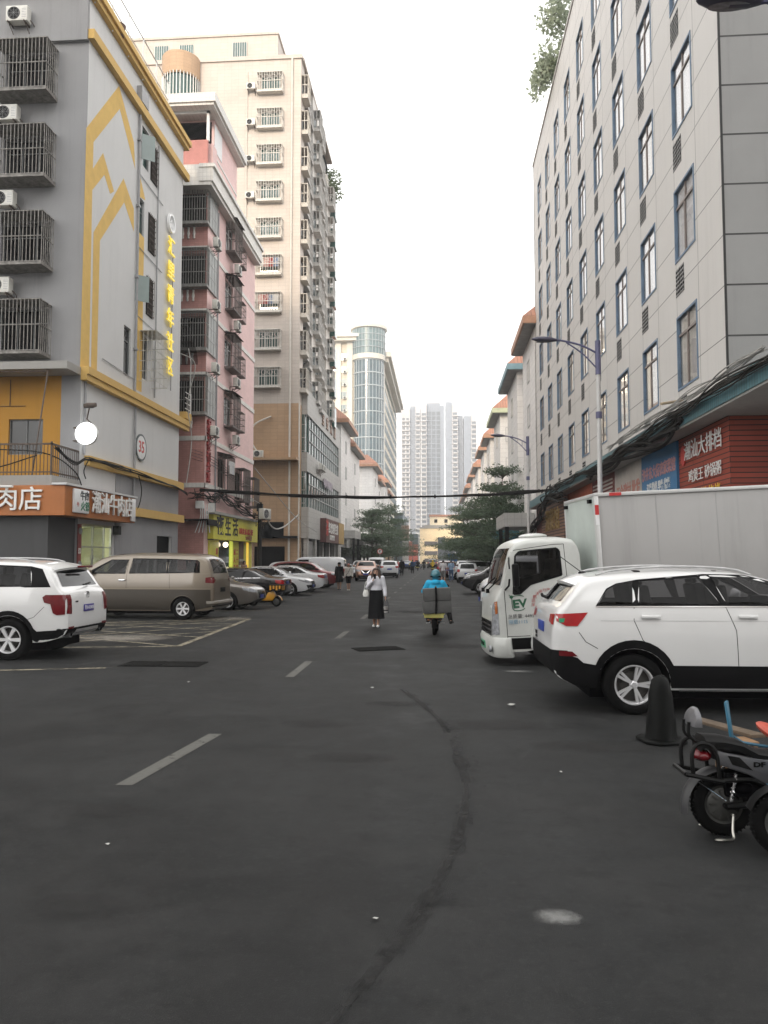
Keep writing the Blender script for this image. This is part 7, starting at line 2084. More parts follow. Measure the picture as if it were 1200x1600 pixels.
# ---------------------------------------------------------------- the other parked and moving cars
def spec(kind_, col, **kw):
    if kind_ == 'sedan':
        top = [(-2.42, .78), (-2.40, 1.0), (-2.34, 1.07), (-1.75, 1.13), (-1.55, 1.17), (-.85, 1.46), (-.4, 1.53), (.2, 1.53), (.55, 1.46), (1.25, 1.08), (1.5, 1.03), (2.1, .93), (2.35, .82), (2.46, .66), (2.48, .56)]
        hw, wr = .93, .335; xr, xf = -1.45, 1.42
        glass_ = [[(-1.35, 1.10), (-.95, 1.34), (-.72, 1.40), (-.62, 1.10)], [(-.56, 1.09), (-.62, 1.42), (-.1, 1.465), (.12, 1.465), (.12, 1.07)], [(.18, 1.07), (.18, 1.46), (.50, 1.42), (1.12, 1.07)]]
        band = [[(-1.42, 1.085), (-.97, 1.36), (-.7, 1.43), (-.1, 1.485), (.25, 1.48), (.55, 1.43), (1.2, 1.05), (.1, 1.05)]]
        rg, sc = [(-.62, 1.20), (.62, 1.20), (.54, 1.44), (-.54, 1.44)], [(-.70, 1.14), (.70, 1.14), (.56, 1.44), (-.56, 1.44)]
        tr = [[(.48, .96), (.82, .98), (.84, .80), (.52, .80)]]; ts = [[(-2.36, .98), (-2.05, 1.0), (-2.10, .86), (-2.36, .80)]]
        hf = [[(.42, .74), (.80, .84), (.82, .70), (.5, .64)]]; hs = [[(2.42, .74), (1.95, .88), (2.0, .76), (2.40, .66)]]
        gr = [[(-.42, .74), (.42, .74), (.38, .44), (-.38, .44)]]; zp = .86; sz = .12
        sect_t = [(.2, .92), (.4, .98), (.65, 1.0), (.9, .985), (1.08, .95), (1.3, .83), (1.54, .70)]; zb = .22
    elif kind_ == 'hatch':
        top = [(-1.80, .80), (-1.79, .95), (-1.74, 1.08), (-1.62, 1.30), (-1.48, 1.50), (-1.3, 1.56), (-.6, 1.60), (.1, 1.59), (.5, 1.52), (1.15, 1.14), (1.35, 1.08), (1.65, .98), (1.85, .80), (1.9, .62)]
        hw, wr = .84, .30; xr, xf = -1.2, 1.2
        glass_ = [[(-1.3, 1.16), (-1.2, 1.42), (-.5, 1.50), (-.5, 1.12)], [(-.42, 1.12), (-.42, 1.50), (.35, 1.47), (1.0, 1.12)]]
        band = [[(-1.36, 1.14), (-1.22, 1.45), (-.5, 1.53), (.4, 1.5), (1.1, 1.10)]]
        rg, sc = [(-.56, 1.12), (.56, 1.12), (.50, 1.48), (-.50, 1.48)], [(-.62, 1.18), (.62, 1.18), (.52, 1.50), (-.52, 1.50)]
        tr = [[(.56, 1.05), (.74, 1.08), (.76, .86), (.60, .84)]]; ts = [[(-1.76, 1.06), (-1.60, 1.08), (-1.6, .88), (-1.76, .86)]]
        hf = [[(.42, .80), (.70, .92), (.72, .74), (.48, .70)]]; hs = [[(1.84, .80), (1.5, .98), (1.52, .84), (1.84, .72)]]
        gr = [[(-.4, .66), (.4, .66), (.36, .44), (-.36, .44)]]; zp = .72; sz = .18
        sect_t = [(.2, .92), (.4, .98), (.7, 1.0), (1.0, .98), (1.12, .95), (1.4, .84), (1.6, .74)]; zb = .24
    elif kind_ == 'van':
        top = [(-2.3, .8), (-2.28, 1.4), (-2.22, 1.85), (-2.05, 2.0), (-1.4, 2.06), (1.0, 2.05), (1.35, 1.95), (1.95, 1.32), (2.2, 1.18), (2.38, .9), (2.4, .7)]
        hw, wr = .93, .33; xr, xf = -1.55, 1.55
        glass_ = [[(.55, 1.32), (.55, 1.80), (1.22, 1.80), (1.72, 1.32)]]
        band = [[(.5, 1.29), (.5, 1.83), (1.25, 1.83), (1.82, 1.29)]]
        rg, sc = [(-.7, 1.3), (.7, 1.3), (.65, 1.8), (-.65, 1.8)], [(-.74, 1.40), (.74, 1.40), (.66, 1.90), (-.66, 1.90)]
        tr = [[(.72, 1.15), (.88, 1.15), (.88, .8), (.74, .8)]]; ts = [[(-2.24, 1.15), (-2.1, 1.15), (-2.1, .8), (-2.24, .8)]]
        hf = [[(.5, .95), (.82, 1.02), (.84, .8), (.55, .78)]]; hs = [[(2.34, .95), (2.05, 1.0), (2.08, .84), (2.34, .82)]]
        gr = [[(-.5, .8), (.5, .8), (.45, .5), (-.45, .5)]]; zp = .75; sz = .5
        sect_t = [(.2, .95), (.5, 1.0), (1.2, 1.0), (1.5, .98), (1.9, .90), (2.06, .85)]; zb = .26
    else:   # suv
        top = [(-2.2, .85), (-2.18, 1.1), (-2.12, 1.22), (-1.95, 1.48), (-1.78, 1.64), (-1.5, 1.69), (-.6, 1.74), (.2, 1.73), (.6, 1.66), (1.3, 1.22), (1.5, 1.15), (2.0, 1.05), (2.25, .92), (2.36, .72), (2.38, .6)]
        hw, wr = .95, .365; xr, xf = -1.32, 1.38
        glass_ = [[(-1.75, 1.24), (-1.58, 1.50), (-1.15, 1.58), (-1.1, 1.23)], [(-1.03, 1.22), (-1.05, 1.59), (-.1, 1.62), (-.05, 1.20)], [(.03, 1.20), (-.02, 1.62), (.5, 1.58), (1.15, 1.20)]]
        band = [[(-1.82, 1.21), (-1.60, 1.53), (-1.1, 1.61), (-.1, 1.65), (.52, 1.61), (1.25, 1.18), (.0, 1.18)]]
        rg, sc = [(-.64, 1.26), (.64, 1.26), (.56, 1.58), (-.56, 1.58)], [(-.70, 1.28), (.70, 1.28), (.58, 1.62), (-.58, 1.62)]
        tr = [[(.58, 1.16), (.84, 1.16), (.86, .98), (.62, .98)]]; ts = [[(-2.14, 1.16), (-1.82, 1.18), (-1.86, 1.0), (-2.14, .98)]]
        hf = [[(.46, .92), (.82, 1.0), (.84, .84), (.5, .80)]]; hs = [[(2.32, .92), (1.95, 1.02), (1.98, .88), (2.30, .82)]]
        gr = [[(-.44, .92), (.44, .92), (.36, .62), (-.36, .62)]]; zp = .86; sz = .22
        sect_t = [(.22, .92), (.45, .97), (.75, 1.0), (1.05, .985), (1.22, .95), (1.5, .84), (1.75, .72)]; zb = .28
    x0, x1 = top[0][0], top[-1][0]
    mir = lambda ps: ps + [[(-y, z) for y, z in p] for p in ps]
    s = dict(top=top, bot=[(x0, zb + .28), (x0 + .06, zb + .14), (x0 + .3, zb + .03), (x0 + .6, zb), (x1 - .7, zb), (x1 - .3, zb + .04), (x1, zb + .2)], plan=plan_tab(x0, x1), sect=sect_t, hw=hw, paint=col, wr=wr, xr=xr, xf=xf, step=.11,
             side_glass=glass_, black_band=band, rear_glass=rg, screen=sc, tail_rear=mir(tr), tail_side=ts, head_front=mir(hf), head_side=hs, grille=gr, plate_rear=(0, zp), plate_front=(0, .50 if kind_ != 'suv' else .58),
             rear_black=[[(-.7, zb + .22), (.7, zb + .22), (.7, zb + .06), (-.7, zb + .06)]], front_black=[[(-.6, zb + .2), (.6, zb + .2), (.6, zb + .06), (-.6, zb + .06)]], mirror=(glass_[-1][-1][0] - .15, glass_[-1][-1][1] + .02), handles=[(glass_[-1][0][0] - .0 + .12, glass_[-1][0][1] - .12), (glass_[0][0][0] + .75, glass_[0][0][1] - .11)],
             seams=[[(glass_[-1][0][0] - .03, glass_[-1][0][1]), (glass_[-1][0][0] - .03, zb + .15)], [(glass_[-1][-1][0] + .06, glass_[-1][-1][1] - .02), (glass_[-1][-1][0] - .0, zb + .15)]])
    if kind_ == 'suv': s['cladding'] = [[(xr + .5, zb + .18), (xr + .5, zb + .02), (xf - .5, zb + .02), (xf - .5, zb + .18)]]
    s.update(kw); return s
P_grey = carpaint('taupe_paint', (.14, .125, .11), .4); P_blk = carpaint('black_paint', (.008, .008, .010), .2, .2); P_wht = carpaint('white_paint', (.64, .65, .67)); P_red = carpaint('deep_red_paint', (.16, .012, .018), .35)
P_brz = carpaint('bronze_orange_paint', (.34, .17, .11), .4); P_sil = carpaint('silver_paint', (.50, .51, .53), .6); P_mar = carpaint('maroon_paint', (.07, .012, .015), .3); P_dbl = carpaint('dark_blue_paint', (.03, .05, .09), .4); P_blue = carpaint('pale_blue_paint', (.25, .33, .42), .3)
GC1, GC2 = 'cars parked along the left kerb', 'cars parked along the right kerb'
def park(kind_, col, label, front=None, rear=None, y=0, rz=0, group=GC1, cat='car', nm='parked_car', **kw):
    """stand a car by the world place of its front or rear end"""
    s = spec(kind_, col, **kw)
    lx = s['top'][-1][0] if front is not None else s['top'][0][0]
    a = front if front is not None else rear
    return car(nm, label, cat, at_local((a, y), lx, 0, rz), rz, s, group)
park('sedan', P_grey, 'taupe sedan nosing out from behind the champagne van', front=-6.75, y=29.15, rz=R(-3), grille_chrome=[[(-.40 + .1 * k, .72), (-.37 + .1 * k, .72), (-.37 + .1 * k, .46), (-.40 + .1 * k, .46)] for k in range(9)])
park('sedan', P_blk, 'black saloon with square red lamps parked tail out beside the yellow scooter', rear=-6.75, y=34.2, rz=PI - R(2), chrome=[[(-1.40, 1.075), (1.2, 1.04), (1.2, 1.052), (-1.40, 1.087)]], tail_rear=[[(.45, .97), (.84, .97), (.84, .80), (.5, .80)], [(-.45, .97), (-.84, .97), (-.84, .80), (-.5, .80)]])
park('sedan', P_blk, 'black saloon half hidden behind the one beside the yellow scooter', front=-7.7, y=37.3, rz=R(1))
park('sedan', P_wht, 'white sedan with sharp dark headlights facing the road on the left', front=-6.6, y=40.4, rz=R(-2), front_black=[[(-.78, .56), (.78, .56), (.7, .30), (-.7, .30)]], head_side=[[(2.42, .72), (1.85, .86), (1.9, .78), (2.40, .64)]])
park('sedan', P_wht, 'white sedan showing long red tail lamps between white and red cars', rear=-6.55, y=44.6, rz=PI)
park('suv', P_red, 'dark red crossover facing the road in the left row', front=-6.45, y=50.2, rz=R(-2))
park('suv', P_wht, 'white car hidden behind the dark red crossover', front=-7.6, y=54.5, rz=0)
park('van', P_wht, 'white panel van parked sideways behind the two walking women', front=-12.0, y=60.4, rz=PI, cat='van', nm='parked_van')
park('suv', P_brz, 'bronze orange crossover facing the camera at the left kerb', front=None, rear=None, y=0) if False else car('parked_car', 'bronze orange crossover facing the camera at the left kerb', 'car', (-6.3, 67.2, 0), -PI / 2 + R(4), spec('suv', P_brz, grille_chrome=[[(-.40, .90), (-.32, .90), (-.10, .70), (-.16, .66)], [(.40, .90), (.32, .90), (.10, .70), (.16, .66)], [(-.16, .70), (.16, .70), (.16, .66), (-.16, .66)]]), GC1)
car('moving_car', 'white hatchback suv seen from behind in the left lane ahead', 'car', (-5.2, 78, 0), PI / 2 + R(10), spec('suv', P_wht), GC1)
for i, (k_, c_, x, y, rz, lab) in enumerate((('suv', P_sil, -7.6, 76.5, -PI / 2, 'silver car right behind the bronze orange crossover'), ('van', P_wht, -6.9, 87, PI / 2, 'white van queueing ahead of the white hatchback suv'), ('sedan', P_dbl, -8.3, 88, -PI / 2, 'dark blue sedan by the nearest left tree'), ('hatch', P_wht, -5.6, 101, PI / 2, 'small white hatchback farther up the left lane'), ('suv', P_blk, -7.4, 101, PI / 2, 'black car under the dark left trees'), ('sedan', P_wht, -6.8, 116, PI / 2, 'far white sedan under the left trees'), ('sedan', P_dbl, -5.4, 131, PI / 2, 'farthest dark sedan on the left'))):
    car('parked_car', lab, 'car', (x, y, 0), rz, spec(k_, c_), GC1)
# right side
car('parked_van', 'white van whose nose shows just beyond the box truck', 'van', at_local((1.45, 27.6), 2.4, 0, PI + R(2)), PI + R(2), spec('van', P_wht), GC2)
car('parked_car', 'black crossover parked nose out beyond the white van on the right', 'car', at_local((1.3, 42.9), 2.38, 0, PI), PI, spec('suv', P_blk, front_black=[[(-.7, .7), (.7, .7), (.6, .34), (-.6, .34)]]), GC2)
car('parked_car', 'dark maroon crossover next to the black one on the right', 'car', at_local((1.9, 51.0), 2.38, 0, PI), PI, spec('suv', P_mar), GC2)
car('parked_car', 'small white hatchback with round red lamps seen from behind on the right', 'car', (2.35, 62.5, 0), PI / 2 - R(3), spec('hatch', P_wht), GC2)
car('moving_car', 'maroon car driving away in front of the man in white', 'car', (.75, 72, 0), PI / 2, spec('suv', P_mar), GC2)
for i, (k_, c_, x, y, rz, lab) in enumerate((('sedan', P_wht, 4.3, 54.5, PI, 'white sedan under the tallest right tree'), ('suv', P_wht, 3.2, 70.5, PI, 'white crossover behind the small hatchback'), ('suv', P_wht, 2.6, 78, PI / 2, 'white car parked past the maroon car'), ('sedan', P_sil, 3.3, 84, PI, 'silver sedan under the wide low crown'), ('sedan', P_wht, 2.4, 92, PI / 2, 'far white sedan along the right kerb'), ('suv', P_wht, 3.2, 101, PI, 'far white crossover parked nose out on the right'), ('van', P_wht, 2.4, 112, PI / 2, 'far white van on the right'), ('sedan', P_wht, 1.9, 126, PI / 2, 'second farthest white sedan on the right'), ('sedan', P_sil, 1.6, 140, PI / 2, 'farthest silver sedan on the right'), ('suv', P_blk, -1.2, 150, PI / 2, 'black car in mid road far ahead'))):
    car('parked_car', lab, 'car', (x, y, 0), rz, spec(k_, c_), GC2)

# ================================================================== MOPEDS
def moped(label, loc, rz, pan, shield, group, full=True, seat_c=None):
    """electric moped, local +x forward, origin under the rear hub"""
    t = thing('moped', label, 'moped', loc, rz, group)
    r = .215
    mw = MATS.get('moped_wheel')
    if not mw:
        a = MB(); n = 44
        a.lathe([(.135, -.035), (.15, -.05), (.18, -.056), (.205, -.042), (.215, -.015), (.215, .015), (.205, .042), (.18, .056), (.15, .05), (.135, .035)], 'y', n, closed=True)
        for q in range(n):
            an = 2 * PI * q / n; m_ = Matrix.Rotation(-an, 3, 'Y'); a.obox(m_ @ Vector((.211, .0, 0)), (.012, .075, .011), m_)
        h = MB(); h.lathe([(0, -.05), (.035, -.05), (.10, -.042), (.115, -.03), (.137, -.034), (.137, .034), (.115, .03), (.10, .042), (.035, .05), (0, .05)], 'y', 36)
        for q in range(10):
            an = 2 * PI * q / 10; m_ = Matrix.Rotation(-an, 3, 'Y'); h.obox(m_ @ Vector((.075, 0, 0)), (.06, .094, .014), m_)
        mw = (a.data('wheel', M['black'], sharp=50), h.data('hub', paint('hub_motor_grey', (.10, .10, .095), .5, .3, 8, metal=.6))); MATS['moped_wheel'] = mw
    for x in (0, 1.2):
        w = link_mesh('wheel', mw[0], t, (x, 0, r)); link_mesh('hub', mw[1], w)
    fr = paint('moped_black', (.006, .006, .006), .45, .2, 6, spec=.2); sil = paint('moped_silver', (.13, .13, .138), .38, .3, 5, metal=.3, coat=.2)
    b = MB()
    for s in (-1, 1):
        y = s * .11
        b.tube(smooth_path([(-.235, y, .44), (-.24, y, .58), (-.20, y * .9, .645), (-.12, y * .9, .645), (-.07, y, .58), (-.055, y, .40)], 5), .015, 8)
        b.tube([(-.29, s * .12, .445), (-.03, s * .12, .395)], .016, 8)
        b.tube(smooth_path([(-.055, y, .40), (.2, y, .40), (.42, y, .26), (.95, y, .24)], 5), .018, 8)
        b.tube([(.0, s * .085, .215), (.30, s * .085, .25)], .024, 8)
        b.tube(smooth_path([(-.235, s * .05, .79), (-.235, s * .05, .70), (-.17, s * .05, .645)], 5), .012, 8)
    b.tube([(-.285, -.12, .445), (-.285, .12, .445)], .016, 8); b.tube([(.0, -.09, r), (.0, .09, r)], .018, 10)
    b.build('frame', fr, t)
    b = MB()
    for s in (-1, 1):
        P = [(.02, s * .105, .26), (.06, s * .105, .44)]
        b.tube([(P[0][0] + (P[1][0] - P[0][0]) * q / 40 + .0, P[0][1] + .024 * math.cos(q * 1.0), P[0][2] + (P[1][2] - P[0][2]) * q / 40 + .024 * math.sin(q * 1.0) * .3) for q in range(41)], .005, 5)
        b.tube([P[0], P[1]], .011, 6)
    b.build('rear_shock', M['chrome'], t)
    b = MB()   # padded backrest, a shell rounded at the top
    n = 9; vs = []
    for i in range(n):
        z = .765 + .12 * i / (n - 1); w_ = .115 * (1 - (i / (n - 1)) ** 3 * .75)
        for j in range(7):
            yv = -w_ + 2 * w_ * j / 6; vs.append((-.235 + .02 * (yv / .115) ** 2 + .05 * (i / (n - 1)) ** 2, yv, z))
        for j in range(7):
            yv = w_ - 2 * w_ * j / 6; vs.append((-.165 - .0 * i, yv, z))
    b.add(vs, [(i * 14 + j, i * 14 + (j + 1) % 14, i * 14 + 14 + (j + 1) % 14, i * 14 + 14 + j) for i in range(n - 1) for j in range(14)] + [tuple(range(14)), tuple((n - 1) * 14 + j for j in range(13, -1, -1))], True)
    b.build('backrest', sil, t, sharp=60)
    # seat
    b = MB(); vs = []; prof = [(-.17, .655, .08), (-.14, .69, .105), (0, .682, .115), (.12, .655, .12), (.22, .60, .11), (.30, .585, .09), (.62, .60, .10), (.70, .575, .07)] if full else []
    for x, z, w_ in prof:
        vs += [(x, -w_, z - .065), (x, -w_ * 1.02, z - .02), (x, -w_ * .75, z), (x, 0, z + .006), (x, w_ * .75, z), (x, w_ * 1.02, z - .02), (x, w_, z - .065)]
    k = len(prof)
    b.add(vs, [(i * 7 + j, i * 7 + (j + 1) % 7, i * 7 + 7 + (j + 1) % 7, i * 7 + 7 + j) for i in range(k - 1) for j in range(7)] + [tuple(range(7)), tuple((k - 1) * 7 + j for j in range(6, -1, -1))], True)
    b.build('seat', paint('seat_vinyl', (.008, .008, .008), .5, .3, 7, spec=.15), t, sharp=50)
    b = MB(); b.ball((-.14, 0, .555), (.07, .10, .045), 16, 9); b.build('tail_lamp', M['dark_red_lens'], t)
    for s in (-1, 1):
        b = MB(); P = [(-.085, .61), (0, .59), (.26, .545), (.62, .53), (.66, .40), (.36, .39), (.25, .385), (.155, .438), (-.06, .51)]
        b.prism(P, 'y', s * .085, s * .122); b.build('side_panel', pan, t, bev=.012)
        b = MB(); P = [(.0, .575), (.08, .565), (.17, .475), (.03, .515)]; y0, y1 = sorted((s * .1225, s * .1255)); b.prism(P, 'y', y0, y1); b.build('panel_inset', fr, t)
        text('panel_letters', 'DF', .045, fr, t, (.215, s * .1245, .515), 0 if s < 0 else PI, .003, 'CENTER', 1.5, .002)
    b = MB()   # rear mudguard
    vs = []; n = 10
    for i in range(n + 1):
        a = R(100) + R(95) * i / n; rr_ = r + .045 + .03 * (i / n) ** 2
        for yv, dz in ((-.06, -.02), (-.04, .0), (0, .006), (.04, .0), (.06, -.02)): vs.append((math.cos(a) * (rr_ + dz), yv, r + math.sin(a) * (rr_ + dz) ))
    b.add(vs, [(i * 5 + j, i * 5 + j + 1, i * 5 + 6 + j, i * 5 + 5 + j) for i in range(n) for j in range(4)], True); b.build('rear_mudguard', paint('mudguard_grey', (.035, .035, .037), .5, .2, 6), t)
    b = MB(); b.tube([(-.20, -.10, .39), (-.01, -.10, .26)], .004, 5); b.build('stay_rod', M['chrome'], t)
    b = MB(); b.box(.0, .28, -.08, .08, .28, .44); b.ball((.12, -.0, .34), (.12, .1, .07)); b.box(.3, .9, -.10, .10, .20, .255); b.build('motor_case', M['dark'], t, bev=.01)
    b = MB()
    for s in (-1, 1): b.tube(smooth_path([(.05, s * .07, .16), (.03, s * .10, .06), (.02, s * .13, .012), (-.06, s * .15, .010)], 5), .009, 6)
    b.tube([(.05, -.08, .15), (.05, .08, .15)], .010, 6); b.ball((-.07, -.15, .012), (.045, .02, .010)); b.ball((-.07, .15, .012), (.045, .02, .010)); b.build('centre_stand', paint('stand_chrome', (.45, .44, .40), .3, .3, 9, metal=.9), t)
    # forward half
    b = MB(); b.box(.62, 1.0, -.12, .12, .255, .29); b.build('footboard', fr, t, bev=.01)
    b = MB(); b.prism([(.98, .25), (1.04, .28), (1.02, .55), (.95, .80), (.90, .80), (.95, .52)], 'y', -.17, .17); b.prism([(1.02, .52), (1.14, .60), (1.02, .86), (.93, .86)], 'y', -.10, .10); b.build('leg_shield', shield, t, bev=.02)
    b = MB()
    for s in (-1, 1): b.tube([(1.2, s * .075, r), (1.10, s * .075, .52)], .018, 8)
    b.tube([(1.10, 0, .50), (.96, 0, .95)], .022, 8); b.tube([(1.10, -.08, .5), (1.10, .08, .5)], .02, 6); b.tube(smooth_path([(.84, -.33, .98), (.95, -.2, .98), (.96, 0, .95), (.95, .2, .98), (.84, .33, .98)], 4), .013, 7); b.build('front_fork', M['steel'], t)
    b = MB(); 
    for s in (-1, 1): b.tube([(.84, s * .33, .98), (.79, s * .38, .98)], .018, 8)
    b.build('grip', M['black'], t)
    b = MB(); b.ball((1.10, 0, .74), (.05, .08, .06)); b.build('headlight', M['clear_lens'], t)
    b = MB(); vs = []; n = 8
    for i in range(n + 1):
        a = R(20) + R(120) * i / n
        for yv in (-.055, 0, .055): vs.append((1.2 + math.cos(a) * (r + .025 + (.008 if yv == 0 else 0)), yv, r + math.sin(a) * (r + .025 + (.008 if yv == 0 else 0))))
    b.add(vs, [(i * 3 + j, i * 3 + j + 1, i * 3 + 4 + j, i * 3 + 3 + j) for i in range(n) for j in range(2)], True); b.build('front_mudguard', fr, t)
    return t
m_sil = paint('moped_silver', (.13, .13, .138), .38, .3, 5, metal=.3, coat=.2); m_blk = paint('moped_black', (.006, .006, .006), .45, .2, 6, spec=.2)
GM = 'mopeds parked at the right front'
moped('grey and black moped with a padded silver backrest at the bottom right corner', (2.0, 5.72, 0), R(2), m_sil, m_blk, GM)
moped('second moped nosing in with a pale blue leg shield at the right edge', (3.46, 5.25, 0), PI - R(4), paint('moped_violet', (.06, .06, .22), .4, .1, coat=.4), paint('moped_pale_blue', (.25, .42, .55), .4, .1, 4, coat=.3), GM)

# ---- clutter by the mopeds
t = thing('traffic_cone', 'black rubber traffic cone standing against the white crossover wheel', 'traffic cone', (2.36, 8.50, 0), R(10))
b = MB(); b.prism([(-.23, -.13), (-.13, -.23), (.13, -.23), (.23, -.13), (.23, .13), (.13, .23), (-.13, .23), (-.23, .13)], 'z', .006, .04); b.build('base', paint('cone_black', (.005, .0055, .0052), .5, .35, 5, spec=.12), t, bev=.01)
b = MB(); n = 30; vs = []; prof = [(.165, .04), (.155, .1), (.145, .2), (.13, .36), (.118, .5), (.10, .60), (.085, .655), (.06, .685), (.02, .69)]
for r_, z in prof:
    for j in range(n):
        a = 2 * PI * j / n; w_ = 1 + .05 * math.sin(3 * a + z * 9) + .04 * math.sin(7 * a - z * 14); vs.append((r_ * w_ * math.cos(a), r_ * w_ * math.sin(a), z + .012 * math.sin(2 * a)))
b.add(vs, [(i * n + j, i * n + (j + 1) % n, i * n + n + (j + 1) % n, i * n + n + j) for i in range(len(prof) - 1) for j in range(n)] + [tuple((len(prof) - 1) * n + j for j in range(n))], True); b.build('cone_body', paint('cone_black', (0, 0, 0)), t)
wood = paint('raw_wood', (.22, .125, .06), .75, .3, 7)
t = thing('wooden_stool', 'small raw wooden stool with a plank end resting on it behind the mopeds', 'stool', (2.60, 7.05, 0), R(12))
b = MB(); b.box(-.15, .15, -.11, .11, .33, .36); b.build('seat', wood, t, bev=.006)
for sx in (-1, 1):
    for sy in (-1, 1):
        b = MB(); b.box(sx * .12 - .018, sx * .12 + .018, sy * .085 - .018, sy * .085 + .018, .005, .33); b.build('leg', wood, t)
b = MB(); b.box(-.12, .12, -.012, .012, .12, .15); b.build('stretcher', wood, t)
b = MB(); b.obox((2.70, 7.66, .345), (.15, 1.15, .03), Matrix.Rotation(R(12), 3, 'Z') @ Matrix.Rotation(R(-3.6), 3, 'X')); tag(b.build('wooden_plank', paint('plank_wood', (.10, .07, .045), .85, .4, 5), bev=.004), 'long rough wooden plank leading away from the small stool', 'plank')
t = thing('folding_chair', 'blue metal folding chair with a red padded seat behind the grey moped', 'chair', (2.52, 6.40, 0), R(-30))
blue_m = paint('chair_blue', (.03, .14, .22), .45, .2, 5); red_p = paint('chair_red', (.42, .07, .04), .5, .2, 4)
b = MB(); b.ball((.10, 0, .50), (.19, .13, .05), 18, 8); s_o = b.build('seat', red_p, t); s_o.rotation_euler = (0, R(28), 0); s_o.location = (-.16, 0, .16)
b = MB(); b.obox((-.20, 0, .62), (.02, .09, .34), Matrix.Rotation(-.12, 3, 'Y')); b.build('backrest', blue_m, t, bev=.008)
b = MB()
for s in (-1, 1):
    b.tube([(-.18, s * .05, .50), (-.12, s * .10, .45), (.22, s * .12, .43)], .013, 6); b.tube([(-.14, s * .11, .45), (.24, s * .13, .01)], .012, 6); b.tube([(.20, s * .11, .43), (-.18, s * .13, .01)], .012, 6)
b.build('legs', blue_m, t)

# ================================================================== PEOPLE
def fuse(mb, vox, mat, name, parent, smooth=3):
    me = mb.data('x', mat); o = bpy.data.objects.new('x', me); C.objects.link(o)
    m = o.modifiers.new('r', 'REMESH'); m.mode = 'VOXEL'; m.voxel_size = vox; m.use_smooth_shade = True
    s = o.modifiers.new('s', 'SMOOTH'); s.iterations = smooth; s.factor = .5
    dg = bpy.context.evaluated_depsgraph_get(); dg.update()
    r = bpy.data.meshes.new_from_object(o.evaluated_get(dg)); bpy.data.objects.remove(o)
    r.materials.clear(); r.materials.append(mat); r.name = name
    return link_mesh(name, r, parent)
def capsule(b, pts, rs, n=12):
    b.tube(pts, rs, n)
    for p, r in zip(pts, rs): b.ball(p, r, 12, 8)
SKIN = paint('skin', (.42, .25, .18), .55, .08, 9, spec=.35)
def cloth(name, col, rough=.85): return paint(name, col, rough, .12, 6, spec=.12)
